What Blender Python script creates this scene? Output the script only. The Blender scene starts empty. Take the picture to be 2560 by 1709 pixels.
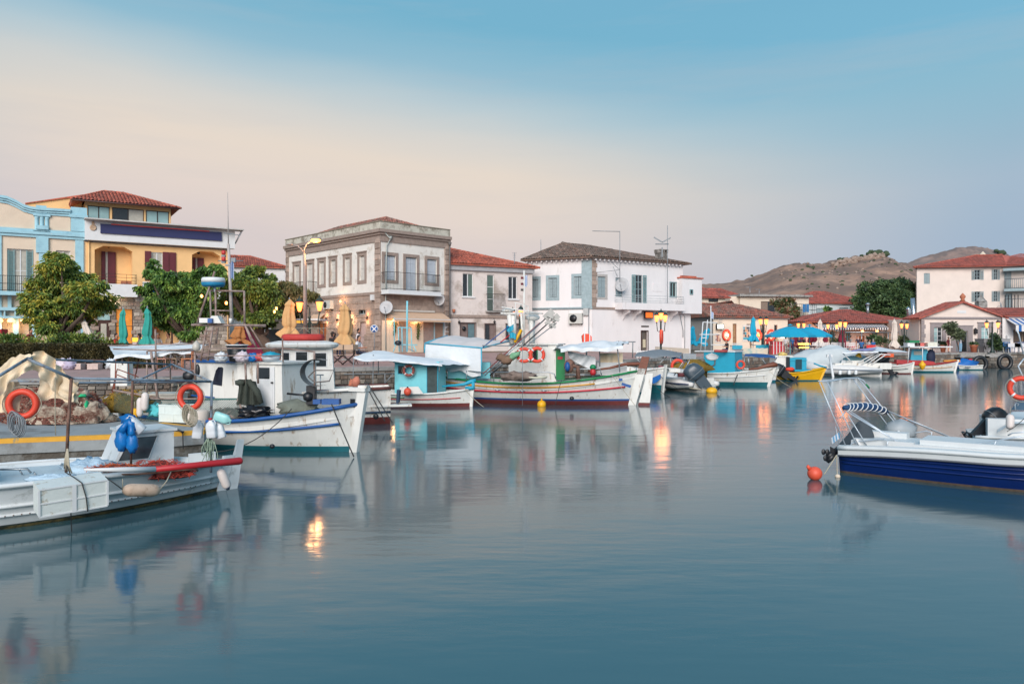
import bpy,math,random
from mathutils import Vector,Matrix,noise
from math import sin,cos,pi,radians,sqrt,atan2
V=Vector
RN=random.Random(11)
sc=bpy.context.scene
COL=sc.collection
# camera, sky, sun, exposure
F,HZ,CX,CH=1900.0,848.0,1280.0,3.0
cam=bpy.data.objects.new('camera',bpy.data.cameras.new('camera'))
COL.objects.link(cam);sc.camera=cam
cam.location=(0,0,CH);cam.rotation_euler=(radians(90),0,0)
cam.data.sensor_width=36;cam.data.lens=F/2560*36
cam.data.shift_y=-(854.5-HZ)/2560
cam.data.clip_end=8000;cam.data.clip_start=0.1
sc.view_settings.view_transform='Standard';sc.view_settings.look='None'
sc.view_settings.gamma=1;sc.view_settings.use_curve_mapping=False
EXPO=0.62
sc.view_settings.exposure=EXPO
sc.render.engine='CYCLES'
sc.cycles.use_denoising=True
sc.cycles.max_bounces=6;sc.cycles.diffuse_bounces=3;sc.cycles.glossy_bounces=3
sc.cycles.transmission_bounces=3;sc.cycles.transparent_max_bounces=6
sc.cycles.sample_clamp_indirect=4
sc.cycles.caustics_reflective=False;sc.cycles.caustics_refractive=False
def lin(c):
 return c/12.92 if c<=0.04045 else((c+0.055)/1.055)**2.4
def S(r,g,b):
 return(lin(r/255),lin(g/255),lin(b/255),1)
world=bpy.data.worlds.new('World');sc.world=world;world.use_nodes=True
nt=world.node_tree;N=nt.nodes;L=nt.links
for n in list(N):N.remove(n)
def nd(tree,typ,**kw):
 n=tree.nodes.new(typ)
 for k,v in kw.items():setattr(n,k,v)
 return n
def ramp(tree,stops,interp='LINEAR'):
 r=tree.nodes.new('ShaderNodeValToRGB');e=r.color_ramp.elements;r.color_ramp.interpolation=interp
 while len(e)<len(stops):e.new(0.5)
 for i,(p,c)in enumerate(stops):e[i].position=p;e[i].color=c
 return r
tc=nd(nt,'ShaderNodeTexCoord');sep=nd(nt,'ShaderNodeSeparateXYZ')
nrm=nd(nt,'ShaderNodeVectorMath',operation='NORMALIZE')
L.new(tc.outputs['Generated'],nrm.inputs[0]);L.new(nrm.outputs[0],sep.inputs[0])
ns=nd(nt,'ShaderNodeTexNoise');ns.inputs['Scale'].default_value=2.2;ns.inputs['Detail'].default_value=3
mp=nd(nt,'ShaderNodeMapping');mp.inputs['Scale'].default_value=(1,1,5);L.new(nrm.outputs[0],mp.inputs[0]);L.new(mp.outputs[0],ns.inputs[0])
el=nd(nt,'ShaderNodeMath',operation='MULTIPLY_ADD');L.new(ns.outputs[0],el.inputs[0]);el.inputs[1].default_value=0.05
el0=nd(nt,'ShaderNodeMath',operation='SUBTRACT');L.new(sep.outputs[2],el0 .inputs[0]);el0 .inputs[1].default_value=0.025;L.new(el0 .outputs[0],el.inputs[2])
cool=ramp(nt,[(0.0,S(168,180,197)),(0.109,S(163,183,204)),(0.174,S(166,187,205)),(0.215,S(155,186,205)),(0.275,S(142,187,208)),(0.35,S(125,183,211)),(0.45,S(112,174,204)),(0.7,S(122,170,204)),(1.0,S(116,162,200))])
warm=ramp(nt,[(0.0,S(210,197,198)),(0.07,S(214,202,202)),(0.13,S(218,206,204)),(0.18,S(228,214,205)),(0.24,S(230,217,204)),(0.28,S(213,212,208)),(0.31,S(187,204,211)),(0.35,S(147,189,209)),(0.41,S(119,179,206)),(0.7,S(122,170,204)),(1.0,S(116,162,200))])
L.new(el.outputs[0],cool.inputs[0]);tl_=nd(nt,'ShaderNodeMath',operation='MULTIPLY_ADD');L.new(sep.outputs[0],tl_.inputs[0]);tl_.inputs[1].default_value=0.10;tl_.inputs[2].default_value=0.03
tl2=nd(nt,'ShaderNodeMath',operation='ADD');L.new(tl_.outputs[0],tl2 .inputs[0]);L.new(el.outputs[0],tl2 .inputs[1]);L.new(tl2 .outputs[0],warm.inputs[0])
glow=V((-0.24,0.95,0.20)).normalized()
dt=nd(nt,'ShaderNodeVectorMath',operation='DOT_PRODUCT');L.new(nrm.outputs[0],dt.inputs[0]);dt.inputs[1].default_value=glow
gr=nd(nt,'ShaderNodeMapRange');L.new(dt.outputs['Value'],gr.inputs[0])
gr.inputs[1].default_value=0.69;gr.inputs[2].default_value=0.975
pw_=nd(nt,'ShaderNodeMath',operation='POWER');L.new(gr.outputs[0],pw_.inputs[0]);pw_.inputs[1].default_value=1.25
mx=nd(nt,'ShaderNodeMix',data_type='RGBA');L.new(pw_.outputs[0],mx.inputs[0]);L.new(cool.outputs[0],mx.inputs[6]);L.new(warm.outputs[0],mx.inputs[7])
bg=nd(nt,'ShaderNodeBackground');bg.inputs[1].default_value=1/2**EXPO
mp2=nd(nt,'ShaderNodeMapping');mp2 .inputs['Scale'].default_value=(1.3,1.3,13);mp2 .inputs['Rotation'].default_value=(0,radians(9),0);L.new(nrm.outputs[0],mp2 .inputs[0])
cn=nd(nt,'ShaderNodeTexNoise');cn.inputs['Scale'].default_value=1.6;cn.inputs['Detail'].default_value=5;cn.inputs['Roughness'].default_value=.62;L.new(mp2 .outputs[0],cn.inputs[0])
cr=nd(nt,'ShaderNodeMapRange');L.new(cn.outputs[0],cr.inputs[0]);cr.inputs[1].default_value=.52;cr.inputs[2].default_value=.74;cr.inputs[4].default_value=.20
mc=nd(nt,'ShaderNodeMix',data_type='RGBA');L.new(cr.outputs[0],mc.inputs[0]);L.new(mx.outputs[2],mc.inputs[6]);mc.inputs[7].default_value=S(188,192,200)
L.new(mc.outputs[2],bg.inputs[0]);wo=nd(nt,'ShaderNodeOutputWorld');L.new(bg.outputs[0],wo.inputs[0])
sun=bpy.data.objects.new('sun',bpy.data.lights.new('sun','SUN'));COL.objects.link(sun)
sun.data.energy=2.55;sun.data.angle=radians(40);sun.data.color=(1.0,0.91,0.86)
sun.rotation_euler=V((0.12,0.88,-0.42)).to_track_quat('-Z','Y').to_euler()
# measuring helpers (photo pixel at a distance -> metres)
def X(px,d):return(px-CX)/F*d
def Zp(py,d):return CH-(py-HZ)/F*d
def W(px,py,d):return V((X(px,d),d,Zp(py,d)))
def on(px,py,z=0.0):
 d=F*(CH-z)/(py-HZ);return V((X(px,d),d,z))
def zoomer(ox,oy,s):return lambda x,y:(ox+x/s,oy+y/s)
Z1=zoomer(0,440,3.408);Z2=zoomer(540,480,3.408);Z3=zoomer(1080,520,3.454);Z4=zoomer(1700,560,2.731)
# materials
MATS={}
def mat(name,col,rough=0.75,var=0.12,scale=4.0,bump=0.0,metal=0.0,stain=None,amt=0.35,sscale=1.3,emit=0.0,spec=0.5,stretch=None,alpha=1.0,trans=0.0,bscale=None,isl=0.0):
 """one procedural material: base colour broken up by noise, optional stains, fine relief"""
 if name in MATS:return MATS[name]
 m=bpy.data.materials.new(name);m.use_nodes=True;t=m.node_tree;n=t.nodes;l=t.links
 p=n['Principled BSDF'];p.inputs['Roughness'].default_value=rough;p.inputs['Metallic'].default_value=metal
 p.inputs['Specular IOR Level'].default_value=spec
 c=S(*col)
 geo=nd(t,'ShaderNodeNewGeometry');src=geo.outputs['Position']
 if stretch:
  q=nd(t,'ShaderNodeMapping');q.inputs['Scale'].default_value=stretch;l.new(src,q.inputs[0]);src=q.outputs[0]
 z=nd(t,'ShaderNodeTexNoise');z.inputs['Scale'].default_value=scale;z.inputs['Detail'].default_value=6;z.inputs['Roughness'].default_value=0.6
 l.new(src,z.inputs[0])
 a=tuple(max(0,x*(1-var))for x in c[:3])+(1,);b=tuple(min(1,x*(1+var))for x in c[:3])+(1,)
 r=ramp(t,[(0.33,a),(0.67,b)]);l.new(z.outputs[0],r.inputs[0]);out=r.outputs[0]
 if stain:
  z2=nd(t,'ShaderNodeTexNoise');z2 .inputs['Scale'].default_value=sscale;z2 .inputs['Detail'].default_value=9;z2 .inputs['Roughness'].default_value=0.68
  q2=nd(t,'ShaderNodeMapping');q2 .inputs['Location'].default_value=(13.7,4.1,7.7);l.new(src,q2 .inputs[0]);l.new(q2 .outputs[0],z2 .inputs[0])
  r2=ramp(t,[(0.62-amt*0.4,(0,0,0,1)),(0.70-amt*0.25,(1,1,1,1))]);l.new(z2 .outputs[0],r2 .inputs[0])
  x=nd(t,'ShaderNodeMix',data_type='RGBA');l.new(r2 .outputs[0],x.inputs[0]);l.new(out,x.inputs[6]);x.inputs[7].default_value=S(*stain);out=x.outputs[2]
 if isl:
  k=nd(t,'ShaderNodeMath',operation='MULTIPLY_ADD');l.new(geo.outputs['Random Per Island'],k.inputs[0]);k.inputs[1].default_value=2*isl;k.inputs[2].default_value=1-isl
  hv=nd(t,'ShaderNodeHueSaturation');l.new(k.outputs[0],hv.inputs['Value']);l.new(out,hv.inputs['Color']);out=hv.outputs[0]
 l.new(out,p.inputs['Base Color'])
 if bump:
  z3=nd(t,'ShaderNodeTexNoise');z3 .inputs['Scale'].default_value=bscale or scale*4;z3 .inputs['Detail'].default_value=5;l.new(src,z3 .inputs[0])
  bp=nd(t,'ShaderNodeBump');bp.inputs['Strength'].default_value=bump;bp.inputs['Distance'].default_value=0.05
  l.new(z3 .outputs[0],bp.inputs['Height']);l.new(bp.outputs[0],p.inputs['Normal'])
 if emit:
  p.inputs['Emission Color'].default_value=c;p.inputs['Emission Strength'].default_value=emit
 if trans:p.inputs['Transmission Weight'].default_value=trans
 if alpha<1:p.inputs['Alpha'].default_value=alpha
 MATS[name]=m;return m
 # mesh builder
class MB:
 def __init__(s,M=None):s.v=[];s.f=[];s.m=[];s.M=M;s.s=[]
 def add(s,vs,fs,mi=0,sm=False):
  k=len(s.v)
  s.v+=[tuple(s.M@V(p))if s.M else tuple(p)for p in vs]
  for f in fs:s.f.append([i+k for i in f]);s.m.append(mi);s.s.append(sm)
  return s
 def bx(s,x0,x1,y0,y1,z0,z1,mi=0):
  return s.add([(x0,y0,z0),(x1,y0,z0),(x1,y1,z0),(x0,y1,z0),(x0,y0,z1),(x1,y0,z1),(x1,y1,z1),(x0,y1,z1)],[(3,2,1,0),(4,5,6,7),(0,1,5,4),(1,2,6,5),(2,3,7,6),(3,0,4,7)],mi)
 def box(s,c,size,rz=0.0,mi=0,rx=0.0,ry=0.0):
  m=Matrix.Translation(c)@Matrix.Rotation(rz,4,'Z')@Matrix.Rotation(ry,4,'Y')@Matrix.Rotation(rx,4,'X')
  a,b,d=[q/2 for q in size]
  vs=[m@V((i*a,j*b,k*d))for k in(-1,1)for(i,j)in((-1,-1),(1,-1),(1,1),(-1,1))]
  return s.add(vs,[(3,2,1,0),(4,5,6,7),(0,1,5,4),(1,2,6,5),(2,3,7,6),(3,0,4,7)],mi)
 def quad(s,a,b,c,d,mi=0):return s.add([a,b,c,d],[(0,1,2,3)],mi)
 def tube(s,pts,r,n=6,mi=0,closed=False,sm=True):
  pts=[V(p)for p in pts];k=len(pts);vs=[];fs=[]
  rr=r if isinstance(r,(list,tuple))else[r]*k
  up=V((0,0,1));prev=None
  for i,p in enumerate(pts):
   if closed:t=pts[(i+1)%k]-pts[i-1]
   else:t=pts[min(i+1,k-1)]-pts[max(i-1,0)]
   t=t.normalized()if t.length>1e-9 else V((0,0,1))
   if prev is None:
    a=t.cross(up)
    if a.length<0.05:a=t.cross(V((1,0,0)))
   else:
    a=prev-t*prev.dot(t)
    if a.length<1e-4:a=t.cross(up)
   a.normalize();b=t.cross(a);prev=a
   vs+=[p+(a*cos(2*pi*j/n)+b*sin(2*pi*j/n))*rr[i]for j in range(n)]
  for i in range(k if closed else k-1):
   i2=(i+1)%k
   fs+=[(i*n+j,i*n+(j+1)%n,i2*n+(j+1)%n,i2*n+j)for j in range(n)]
  if not closed:fs+=[tuple(range(n))[::-1],tuple((k-1)*n+j for j in range(n))]
  return s.add(vs,fs,mi,sm)
 def lathe(s,prof,n=16,c=(0,0,0),mi=0,sm=True,Q=None):
  vs=[];fs=[];c=V(c)
  for(r,z)in prof:
   for j in range(n):
    p=V((r*cos(2*pi*j/n),r*sin(2*pi*j/n),z));p=Q@p if Q else p;vs.append(p+c)
  for i in range(len(prof)-1):
   fs+=[(i*n+j,i*n+(j+1)%n,(i+1)*n+(j+1)%n,(i+1)*n+j)for j in range(n)]
  fs+=[tuple(range(n))[::-1],tuple((len(prof)-1)*n+j for j in range(n))]
  return s.add(vs,fs,mi,sm)
 def prism(s,poly,y0,y1,mi=0):
  n=len(poly);vs=[(x,y0,z)for x,z in poly]+[(x,y1,z)for x,z in poly]
  fs=[tuple(range(n)),tuple(range(2*n-1,n-1,-1))]+[(i,i+n,(i+1)%n+n,(i+1)%n)for i in range(n)]
  return s.add(vs,fs,mi)
 def slab(s,poly,z0,z1,mi=0):
  n=len(poly);vs=[(x,y,z0)for x,y in poly]+[(x,y,z1)for x,y in poly]
  fs=[tuple(range(n))[::-1],tuple(range(n,2*n))]+[(i,(i+1)%n,(i+1)%n+n,i+n)for i in range(n)]
  return s.add(vs,fs,mi)
 def grid(s,fn,nu,nv,mi=0,sm=True):
  vs=[fn(i/nu,j/nv)for j in range(nv+1)for i in range(nu+1)]
  fs=[(j*(nu+1)+i,j*(nu+1)+i+1,(j+1)*(nu+1)+i+1,(j+1)*(nu+1)+i)for j in range(nv)for i in range(nu)]
  return s.add(vs,fs,mi,sm)
 def blob(s,c,r,n=10,k=7,amp=0.0,fr=2.0,seed=0,mi=0,flat=None,Q=None):
  c=V(c);vs=[];fs=[]
  for i in range(k+1):
   th=pi*i/k
   for j in range(n):
    ph=2*pi*j/n;d=V((sin(th)*cos(ph),sin(th)*sin(ph),cos(th)))
    q=1+amp*noise.noise(d*fr+V((seed*3.1,seed,0)))
    p=V((d.x*r[0],d.y*r[1],d.z*r[2]))*q;p=Q@p if Q else p;p=p+c
    if flat is not None:p.z=max(p.z,flat)
    vs.append(p)
  for i in range(k):fs+=[(i*n+j,(i+1)*n+j,(i+1)*n+(j+1)%n,i*n+(j+1)%n)for j in range(n)]
  return s.add(vs,fs,mi,True)
 def mesh(s,name,mats):
  me=bpy.data.meshes.new(name);me.from_pydata(s.v,[],s.f)
  for q in(mats if isinstance(mats,(list,tuple))else[mats]):me.materials.append(q)
  me.polygons.foreach_set('material_index',s.m);me.polygons.foreach_set('use_smooth',s.s);me.update();return me
WM={}
I4=Matrix.Identity(4)
def setw(o,M,parent=None):
 WM[o.name]=M.copy()
 if parent:o.parent=parent;o.matrix_local=WM[parent.name].inverted()@M
 else:o.matrix_local=M
def tag(o,label=None,cat=None,group=None,kind=None):
 if label:o['label']=label
 if cat:o['category']=cat
 if group:o['group']=group
 if kind:o['kind']=kind
 return o
def ob(name,mb,mats,parent=None,M=I4,kind=None,label=None):
 me=mb if isinstance(mb,bpy.types.Mesh)else mb.mesh(name,mats)
 o=bpy.data.objects.new(name,me);COL.objects.link(o);setw(o,M,parent)
 if kind:o['kind']=kind
 if label:o['label']=label
 return o
def thing(name,label,cat,M=I4,group=None):
 o=bpy.data.objects.new(name,None);COL.objects.link(o);o.empty_display_size=0.2;setw(o,M)
 return tag(o,label,cat,group)
def TR(x,y,z=0.0,rz=0.0):return Matrix.Translation((x,y,z))@Matrix.Rotation(rz,4,'Z')
def kids(o):return[c for c in KID.get(o.name,[])]
def dup(root,M,label=None,group=None):
 """copy a thing with its parts and sub-parts to a new place"""
 def cp(o,par,Mw):
  c=o.copy();COL.objects.link(c);WM[c.name]=Mw
  if par:c.parent=par;c.matrix_local=WM[par.name].inverted()@Mw
  else:c.parent=None;c.matrix_local=Mw
  for ch in[q for q in o.children]:
   cp(ch,c,Mw@WM[o.name].inverted()@WM[ch.name])
  return c
 c=cp(root,None,M)
 if label:c['label']=label
 if group:c['group']=group
 return c
def point(loc,power,col=(1,0.55,0.26),r=0.16):
 l=bpy.data.lights.new('lamp_light','POINT');l.energy=power;l.color=col;l.shadow_soft_size=r
 o=bpy.data.objects.new('lamp_light',l);COL.objects.link(o);o.location=loc;return o
 # shared materials
white_wall=mat('white_plaster',(220,217,215),.85,.05,1.2,.25,stain=(188,182,176),amt=.06,sscale=.9,bscale=14)
cream_wall=mat('cream_plaster',(214,196,174),.85,.05,1.5,.2,bscale=14)
yellow_wall=mat('yellow_plaster',(230,188,132),.85,.05,1.2,.2,bscale=14)
blue_trim=mat('blue_painted_trim',(152,194,206),.7,.06,2,.1,stain=(136,176,190),amt=.2,sscale=1.5)
pink_wall=mat('pale_pink_plaster',(218,204,194),.85,.05,1.0,.2,bscale=14)
grey_white=mat('weathered_white_plaster',(220,216,208),.9,.05,1.5,.3,stain=(190,182,170),amt=.2,sscale=1.1,bscale=12)
patchy=mat('peeling_plaster',(208,198,192),.9,.05,1.5,.4,stain=(158,146,136),amt=.3,sscale=.4,bscale=12)
stone_m=[mat('brown_stone_%s'%k,c,.9,.16,3,.5)for k,c in(('a',(156,138,126)),('b',(144,128,117)),('c',(168,149,136)))]
stone_trim=mat('stone_trim',(148,132,122),.9,.14,4,.4)
rubble_m=[mat('rubble_%s'%k,c,.95,.2,5,.6)for k,c in(('a',(126,116,106)),('b',(104,97,90)),('c',(148,138,126)),('d',(116,100,88)))]
mortar=mat('mortar',(112,104,96),.95,.2,6,.5)
glass_dark=mat('dark_window_glass',(38,42,44),.08,.1,2,spec=.8)
glass_pale=mat('curtained_window_glass',(176,172,160),.25,.12,3,spec=.6)
glass_sky=mat('pale_blue_glass',(150,182,182),.2,.08,1.5,spec=.7)
white_paint=mat('white_paint',(212,214,214),.5,.04,3)
shut_white=mat('white_shutter_paint',(198,194,186),.6,.07,6)
shut_grey=mat('grey_blue_shutter_paint',(140,156,160),.6,.07,6)
shut_green=mat('grey_green_shutter_paint',(122,156,158),.6,.07,6)
maroon=mat('maroon_paint',(92,32,42),.55,.08,5)
brown_door=mat('brown_door_wood',(72,46,40),.5,.15,6)
dark_brown=mat('dark_brown_wood',(52,40,36),.6,.15,6)
iron=mat('black_iron',(36,34,36),.5,.1,6)
steel=mat('steel_pipe',(150,156,160),.35,.08,6,metal=.7)
grey_pipe=mat('grey_painted_pipe',(128,134,138),.5,.1,6)
rust_pipe=mat('rusty_pipe',(120,88,74),.7,.2,8,stain=(84,60,50),amt=.4,sscale=6)
tile_red=mat('red_roof_tiles',(188,100,78),.85,.2,5,.3,stain=(150,88,72),amt=.4,sscale=1.6,isl=.24)
tile_old=mat('old_brown_roof_tiles',(138,110,96),.9,.25,6,.4,stain=(112,100,90),amt=.5,sscale=3,isl=.3)
tile_mix=mat('worn_terracotta_roof_tiles',(172,104,86),.9,.25,6,.4,stain=(132,106,94),amt=.5,sscale=1.2,isl=.3)
tile_far=mat('terracotta_roof_tiles',(170,90,76),.85,.2,4,.3,stain=(140,84,74),amt=.35,sscale=.7,isl=.2)
concrete=mat('concrete',(150,148,144),.9,.1,3,.4,stain=(116,112,108),amt=.3,sscale=1.4)
old_concrete=mat('weathered_pier_concrete',(118,118,114),.95,.2,3,.8,stain=(86,80,72),amt=.5,sscale=2.2)
lit=mat('lit_lantern_glass',(255,120,60),.4,.02,3,emit=2.9)
bulb=mat('warm_bulb',(255,160,84),.4,.02,3,emit=4.5)
lit_white=mat('white_lit_bulb',(255,236,205),.4,.02,3,emit=1.8)
warm_room=mat('warm_lit_room',(150,84,46),.8,.45,2.2,emit=.38)
rope_m=mat('rope',(168,160,140),.9,.1,20)
rope_d=mat('dark_rope',(56,56,56),.9,.1,20)
orange_ring=mat('orange_lifebuoy',(214,68,44),.5,.06,5)
red_paint=mat('red_paint',(176,36,44),.5,.08,5)
turq=mat('turquoise_paint',(28,150,178),.5,.06,4)
lturq=mat('pale_turquoise_paint',(118,198,208),.55,.05,4)
blue_paint=mat('blue_paint',(30,84,148),.5,.08,4)
green_paint=mat('green_paint',(18,122,78),.5,.08,4)
yellow_paint=mat('yellow_paint',(226,168,20),.5,.07,4)
boat_white=mat('boat_white_paint',(218,217,211),.45,.05,2.2,.08,stain=(166,148,128),amt=.13,sscale=2.2,stretch=(2.6,2.6,.7))
deck_grey=mat('deck_paint',(186,190,188),.7,.06,3)
anti_red=mat('antifouling_red',(104,46,44),.7,.15,5)
anti_teal=mat('antifouling_teal',(18,96,106),.6,.12,5)
canvas_w=mat('white_canvas',(212,216,218),.8,.05,3,.3,bscale=7)
canvas_b=mat('beige_canvas',(226,206,176),.85,.08,3,.4,bscale=7)
umb_tan=mat('tan_umbrella_cloth',(198,156,106),.85,.07,4,.2)
umb_green=mat('teal_umbrella_cloth',(46,150,138),.85,.07,4,.2)
umb_turq=mat('turquoise_umbrella_cloth',(10,152,186),.8,.06,4,.2)
umb_wine=mat('wine_umbrella_cloth',(118,26,48),.85,.08,4,.2)
umb_cream=mat('cream_umbrella_cloth',(208,196,184),.85,.06,4,.2)
black_pl=mat('black_plastic',(28,30,34),.4,.1,5)
motor_grey=mat('dark_grey_motor_cowl',(62,76,86),.3,.06,3)
terracotta=mat('terracotta_pot',(176,110,82),.85,.1,6)
varnish=mat('varnished_wood',(112,62,42),.45,.2,5,stretch=(1,1,6))
beige_awn=mat('beige_awning_cloth',(202,172,146),.85,.05,4)
# facade planes
class Face:
 """a vertical facade plane: origin x,y; direction along the wall; y axis points into the house"""
 def __init__(s,ox,oy,dx,dy,z=0.0):
  n=sqrt(dx*dx+dy*dy);s.o=V((ox,oy,0));s.d=V((dx/n,dy/n,0));s.i=V((-s.d.y,s.d.x,0))
  s.M=Matrix(((s.d.x,s.i.x,0,ox),(s.d.y,s.i.y,0,oy),(0,0,1,0),(0,0,0,1)))
 def u(s,px):
  k=(px-CX)/F;return(k*s.o.y-s.o.x)/(s.d.x-k*s.d.y)
 def uz(s,px,py):
  u=s.u(px);d=s.o.y+u*s.d.y;return u,Zp(py,d)
 def rect(s,a,b):
  xm,ym=(a[0]+b[0])/2,(a[1]+b[1])/2
  u0,u1=s.u(a[0]),s.u(b[0]);d=s.o.y+s.u(xm)*s.d.y
  return u0,u1,Zp(b[1],d),Zp(a[1],d)
 def off(s,k):return Face(s.o.x+s.i.x*k,s.o.y+s.i.y*k,s.d.x,s.d.y)
 def at(s,u,y=0,z=0):return s.M@V((u,y,z))
 def T(s,u,y=0,z=0):return s.M@Matrix.Translation((u,y,z))
def wall(parent,fc,u0,u1,z0,z1,holes,m,name='wall',reveal=0.22,thick=0.4):
 xs=sorted({u0,u1}|{min(max(h[i],u0),u1)for h in holes for i in(0,1)})
 zs=sorted({z0,z1}|{min(max(h[i],z0),z1)for h in holes for i in(2,3)})
 mb=MB()
 for a,b in zip(xs,xs[1:]):
  for c,d in zip(zs,zs[1:]):
   if b-a<1e-5 or d-c<1e-5:continue
   x,z=(a+b)/2,(c+d)/2
   if any(h[0]<x<h[1]and h[2]<z<h[3]for h in holes):continue
   mb.quad((a,0,c),(b,0,c),(b,0,d),(a,0,d))
 for h in holes:
  a,b,c,d=h[:4];r=reveal
  mb.quad((a,0,c),(a,r,c),(b,r,c),(b,0,c));mb.quad((a,0,d),(b,0,d),(b,r,d),(a,r,d))
  mb.quad((a,0,c),(a,0,d),(a,r,d),(a,r,c));mb.quad((b,0,c),(b,r,c),(b,r,d),(b,0,d))
 return ob(name,mb,m,parent,fc.M)
_WC={}
def cached(key,fn):
 if key not in _WC:_WC[key]=fn()
 return _WC[key]
def window(parent,fc,r,kind='glass',sur=None,sw=0.16,fm=None,pm=None,sm_=None,cols=2,rows=1,name='window',depth=0.16,sproud=0.05,lintel=True,sill=False,swing=1.0):
 """window or door filling the opening r on a facade; surround, frame, panes and shutters are its pieces"""
 u0,u1,z0,z1=r[:4];w,h=round(u1-u0,2),round(z1-z0,2);fm=fm or white_paint;pm=pm or glass_dark
 M=fc.T(u0,0,z0);f=0.06
 def frame():
  b=MB();y0,y1=depth-.03,depth+.05
  b.bx(0,f,y0,y1,0,h);b.bx(w-f,w,y0,y1,0,h);b.bx(f,w-f,y0,y1,h-f,h);b.bx(f,w-f,y0,y1,0,f)
  if kind!='shut':
   for c in range(1,cols):x=w*c/cols;b.bx(x-.035,x+.035,y0+.004,y1,f,h-f)
   for c in range(1,rows):z=h*c/rows;b.bx(f,w-f,y0+.008,y1,z-.02,z+.02)
  return b.mesh('frame',fm)
 W_=ob(name,cached(('fr',w,h,kind=='shut',cols,rows,fm.name,depth),frame),fm,parent,M)
 if kind=='shut':
  def leaf():
   b=MB();n=max(2,int(w/2/.16));pw=(w/2-f-.01)/n
   for i in range(n):b.bx(i*pw+.006,(i+1)*pw-.006,0,.035,.02,h-2*f-.02)
   for z in(.15,.5,.85):b.bx(.01,w/2-f-.02,-.02,0.004,(h-2*f)*z-.05,(h-2*f)*z+.05)
   return b.mesh('shutter',sm_)
  me=cached(('lf',w,h,sm_.name),leaf)
  for k in(0,1):ob('shutter',me,sm_,W_,M@Matrix.Translation((f if k==0 else w/2+.01,depth-.06,f)))
 else:
  n=0
  for c in range(cols):
   x0=f if c==0 else w*c/cols+.035;x1=w-f if c==cols-1 else w*(c+1)/cols-.035
   pp=pm[c%len(pm)]if isinstance(pm,(list,tuple))else pm
   ob('pane',cached(('pn',round(x1-x0,2),h,pp.name,depth),lambda:MB().bx(0,x1-x0,depth+.01,depth+.03,f,h-f).mesh('pane',pp)),pp,W_,M@Matrix.Translation((x0,0,0)))
  if kind=='open':
   def leaf2():
    b=MB();lw=w/2
    b.bx(0,.06,0,.04,0,h);b.bx(lw-.06,lw,0,.04,0,h)
    for z in(0,h/2-.04,h-.08):b.bx(.06,lw-.06,0,.04,z,z+.08)
    q=max(4,int(h/.12))
    for i in range(q):z=.1+(h-.2)*i/q;b.box((lw/2,.02,z),(lw-.12,.012,.09),rx=.6)
    return b.mesh('shutter',sm_)
   me=cached(('lo',w,h,sm_.name),leaf2)
   ob('shutter',me,sm_,W_,M@Matrix.Translation((-w/2*swing-.02,-.07,0))@Matrix.Rotation(0,4,'Z'))
   ob('shutter',me,sm_,W_,M@Matrix.Translation((w+.02,-.07,0)))
 if sur:
  b=MB();p=-sproud
  b.bx(-sw,-.002,p,.05,-(sw if not name=='door' else 0),h+sw);b.bx(w+.002,w+sw,p,.05,-(sw if not name=='door' else 0),h+sw)
  b.bx(-.002,w+.002,p,.05,h+.002,h+sw)
  if name!='door':b.bx(-.002,w+.002,p,.05,-sw,-.002)
  if lintel:b.bx(-sw-.06,w+sw+.06,p-.07,.05,h+sw,h+sw+.09)
  ob('surround',b,sur,W_,M)
 if sill:ob('sill',MB().bx(-.12,w+.12,-.12,.05,-.1,-.002),fm if not sur else sur,W_,M)
 return W_
def shell(parent,pts,z0,z1,m,name='side_wall'):
 """plain walls along an open chain of ground points plus a flat top"""
 b=MB()
 for p,q in zip(pts,pts[1:]):b.quad((p[0],p[1],z0),(q[0],q[1],z0),(q[0],q[1],z1),(p[0],p[1],z1))
 return ob(name,b,m,parent)
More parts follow.
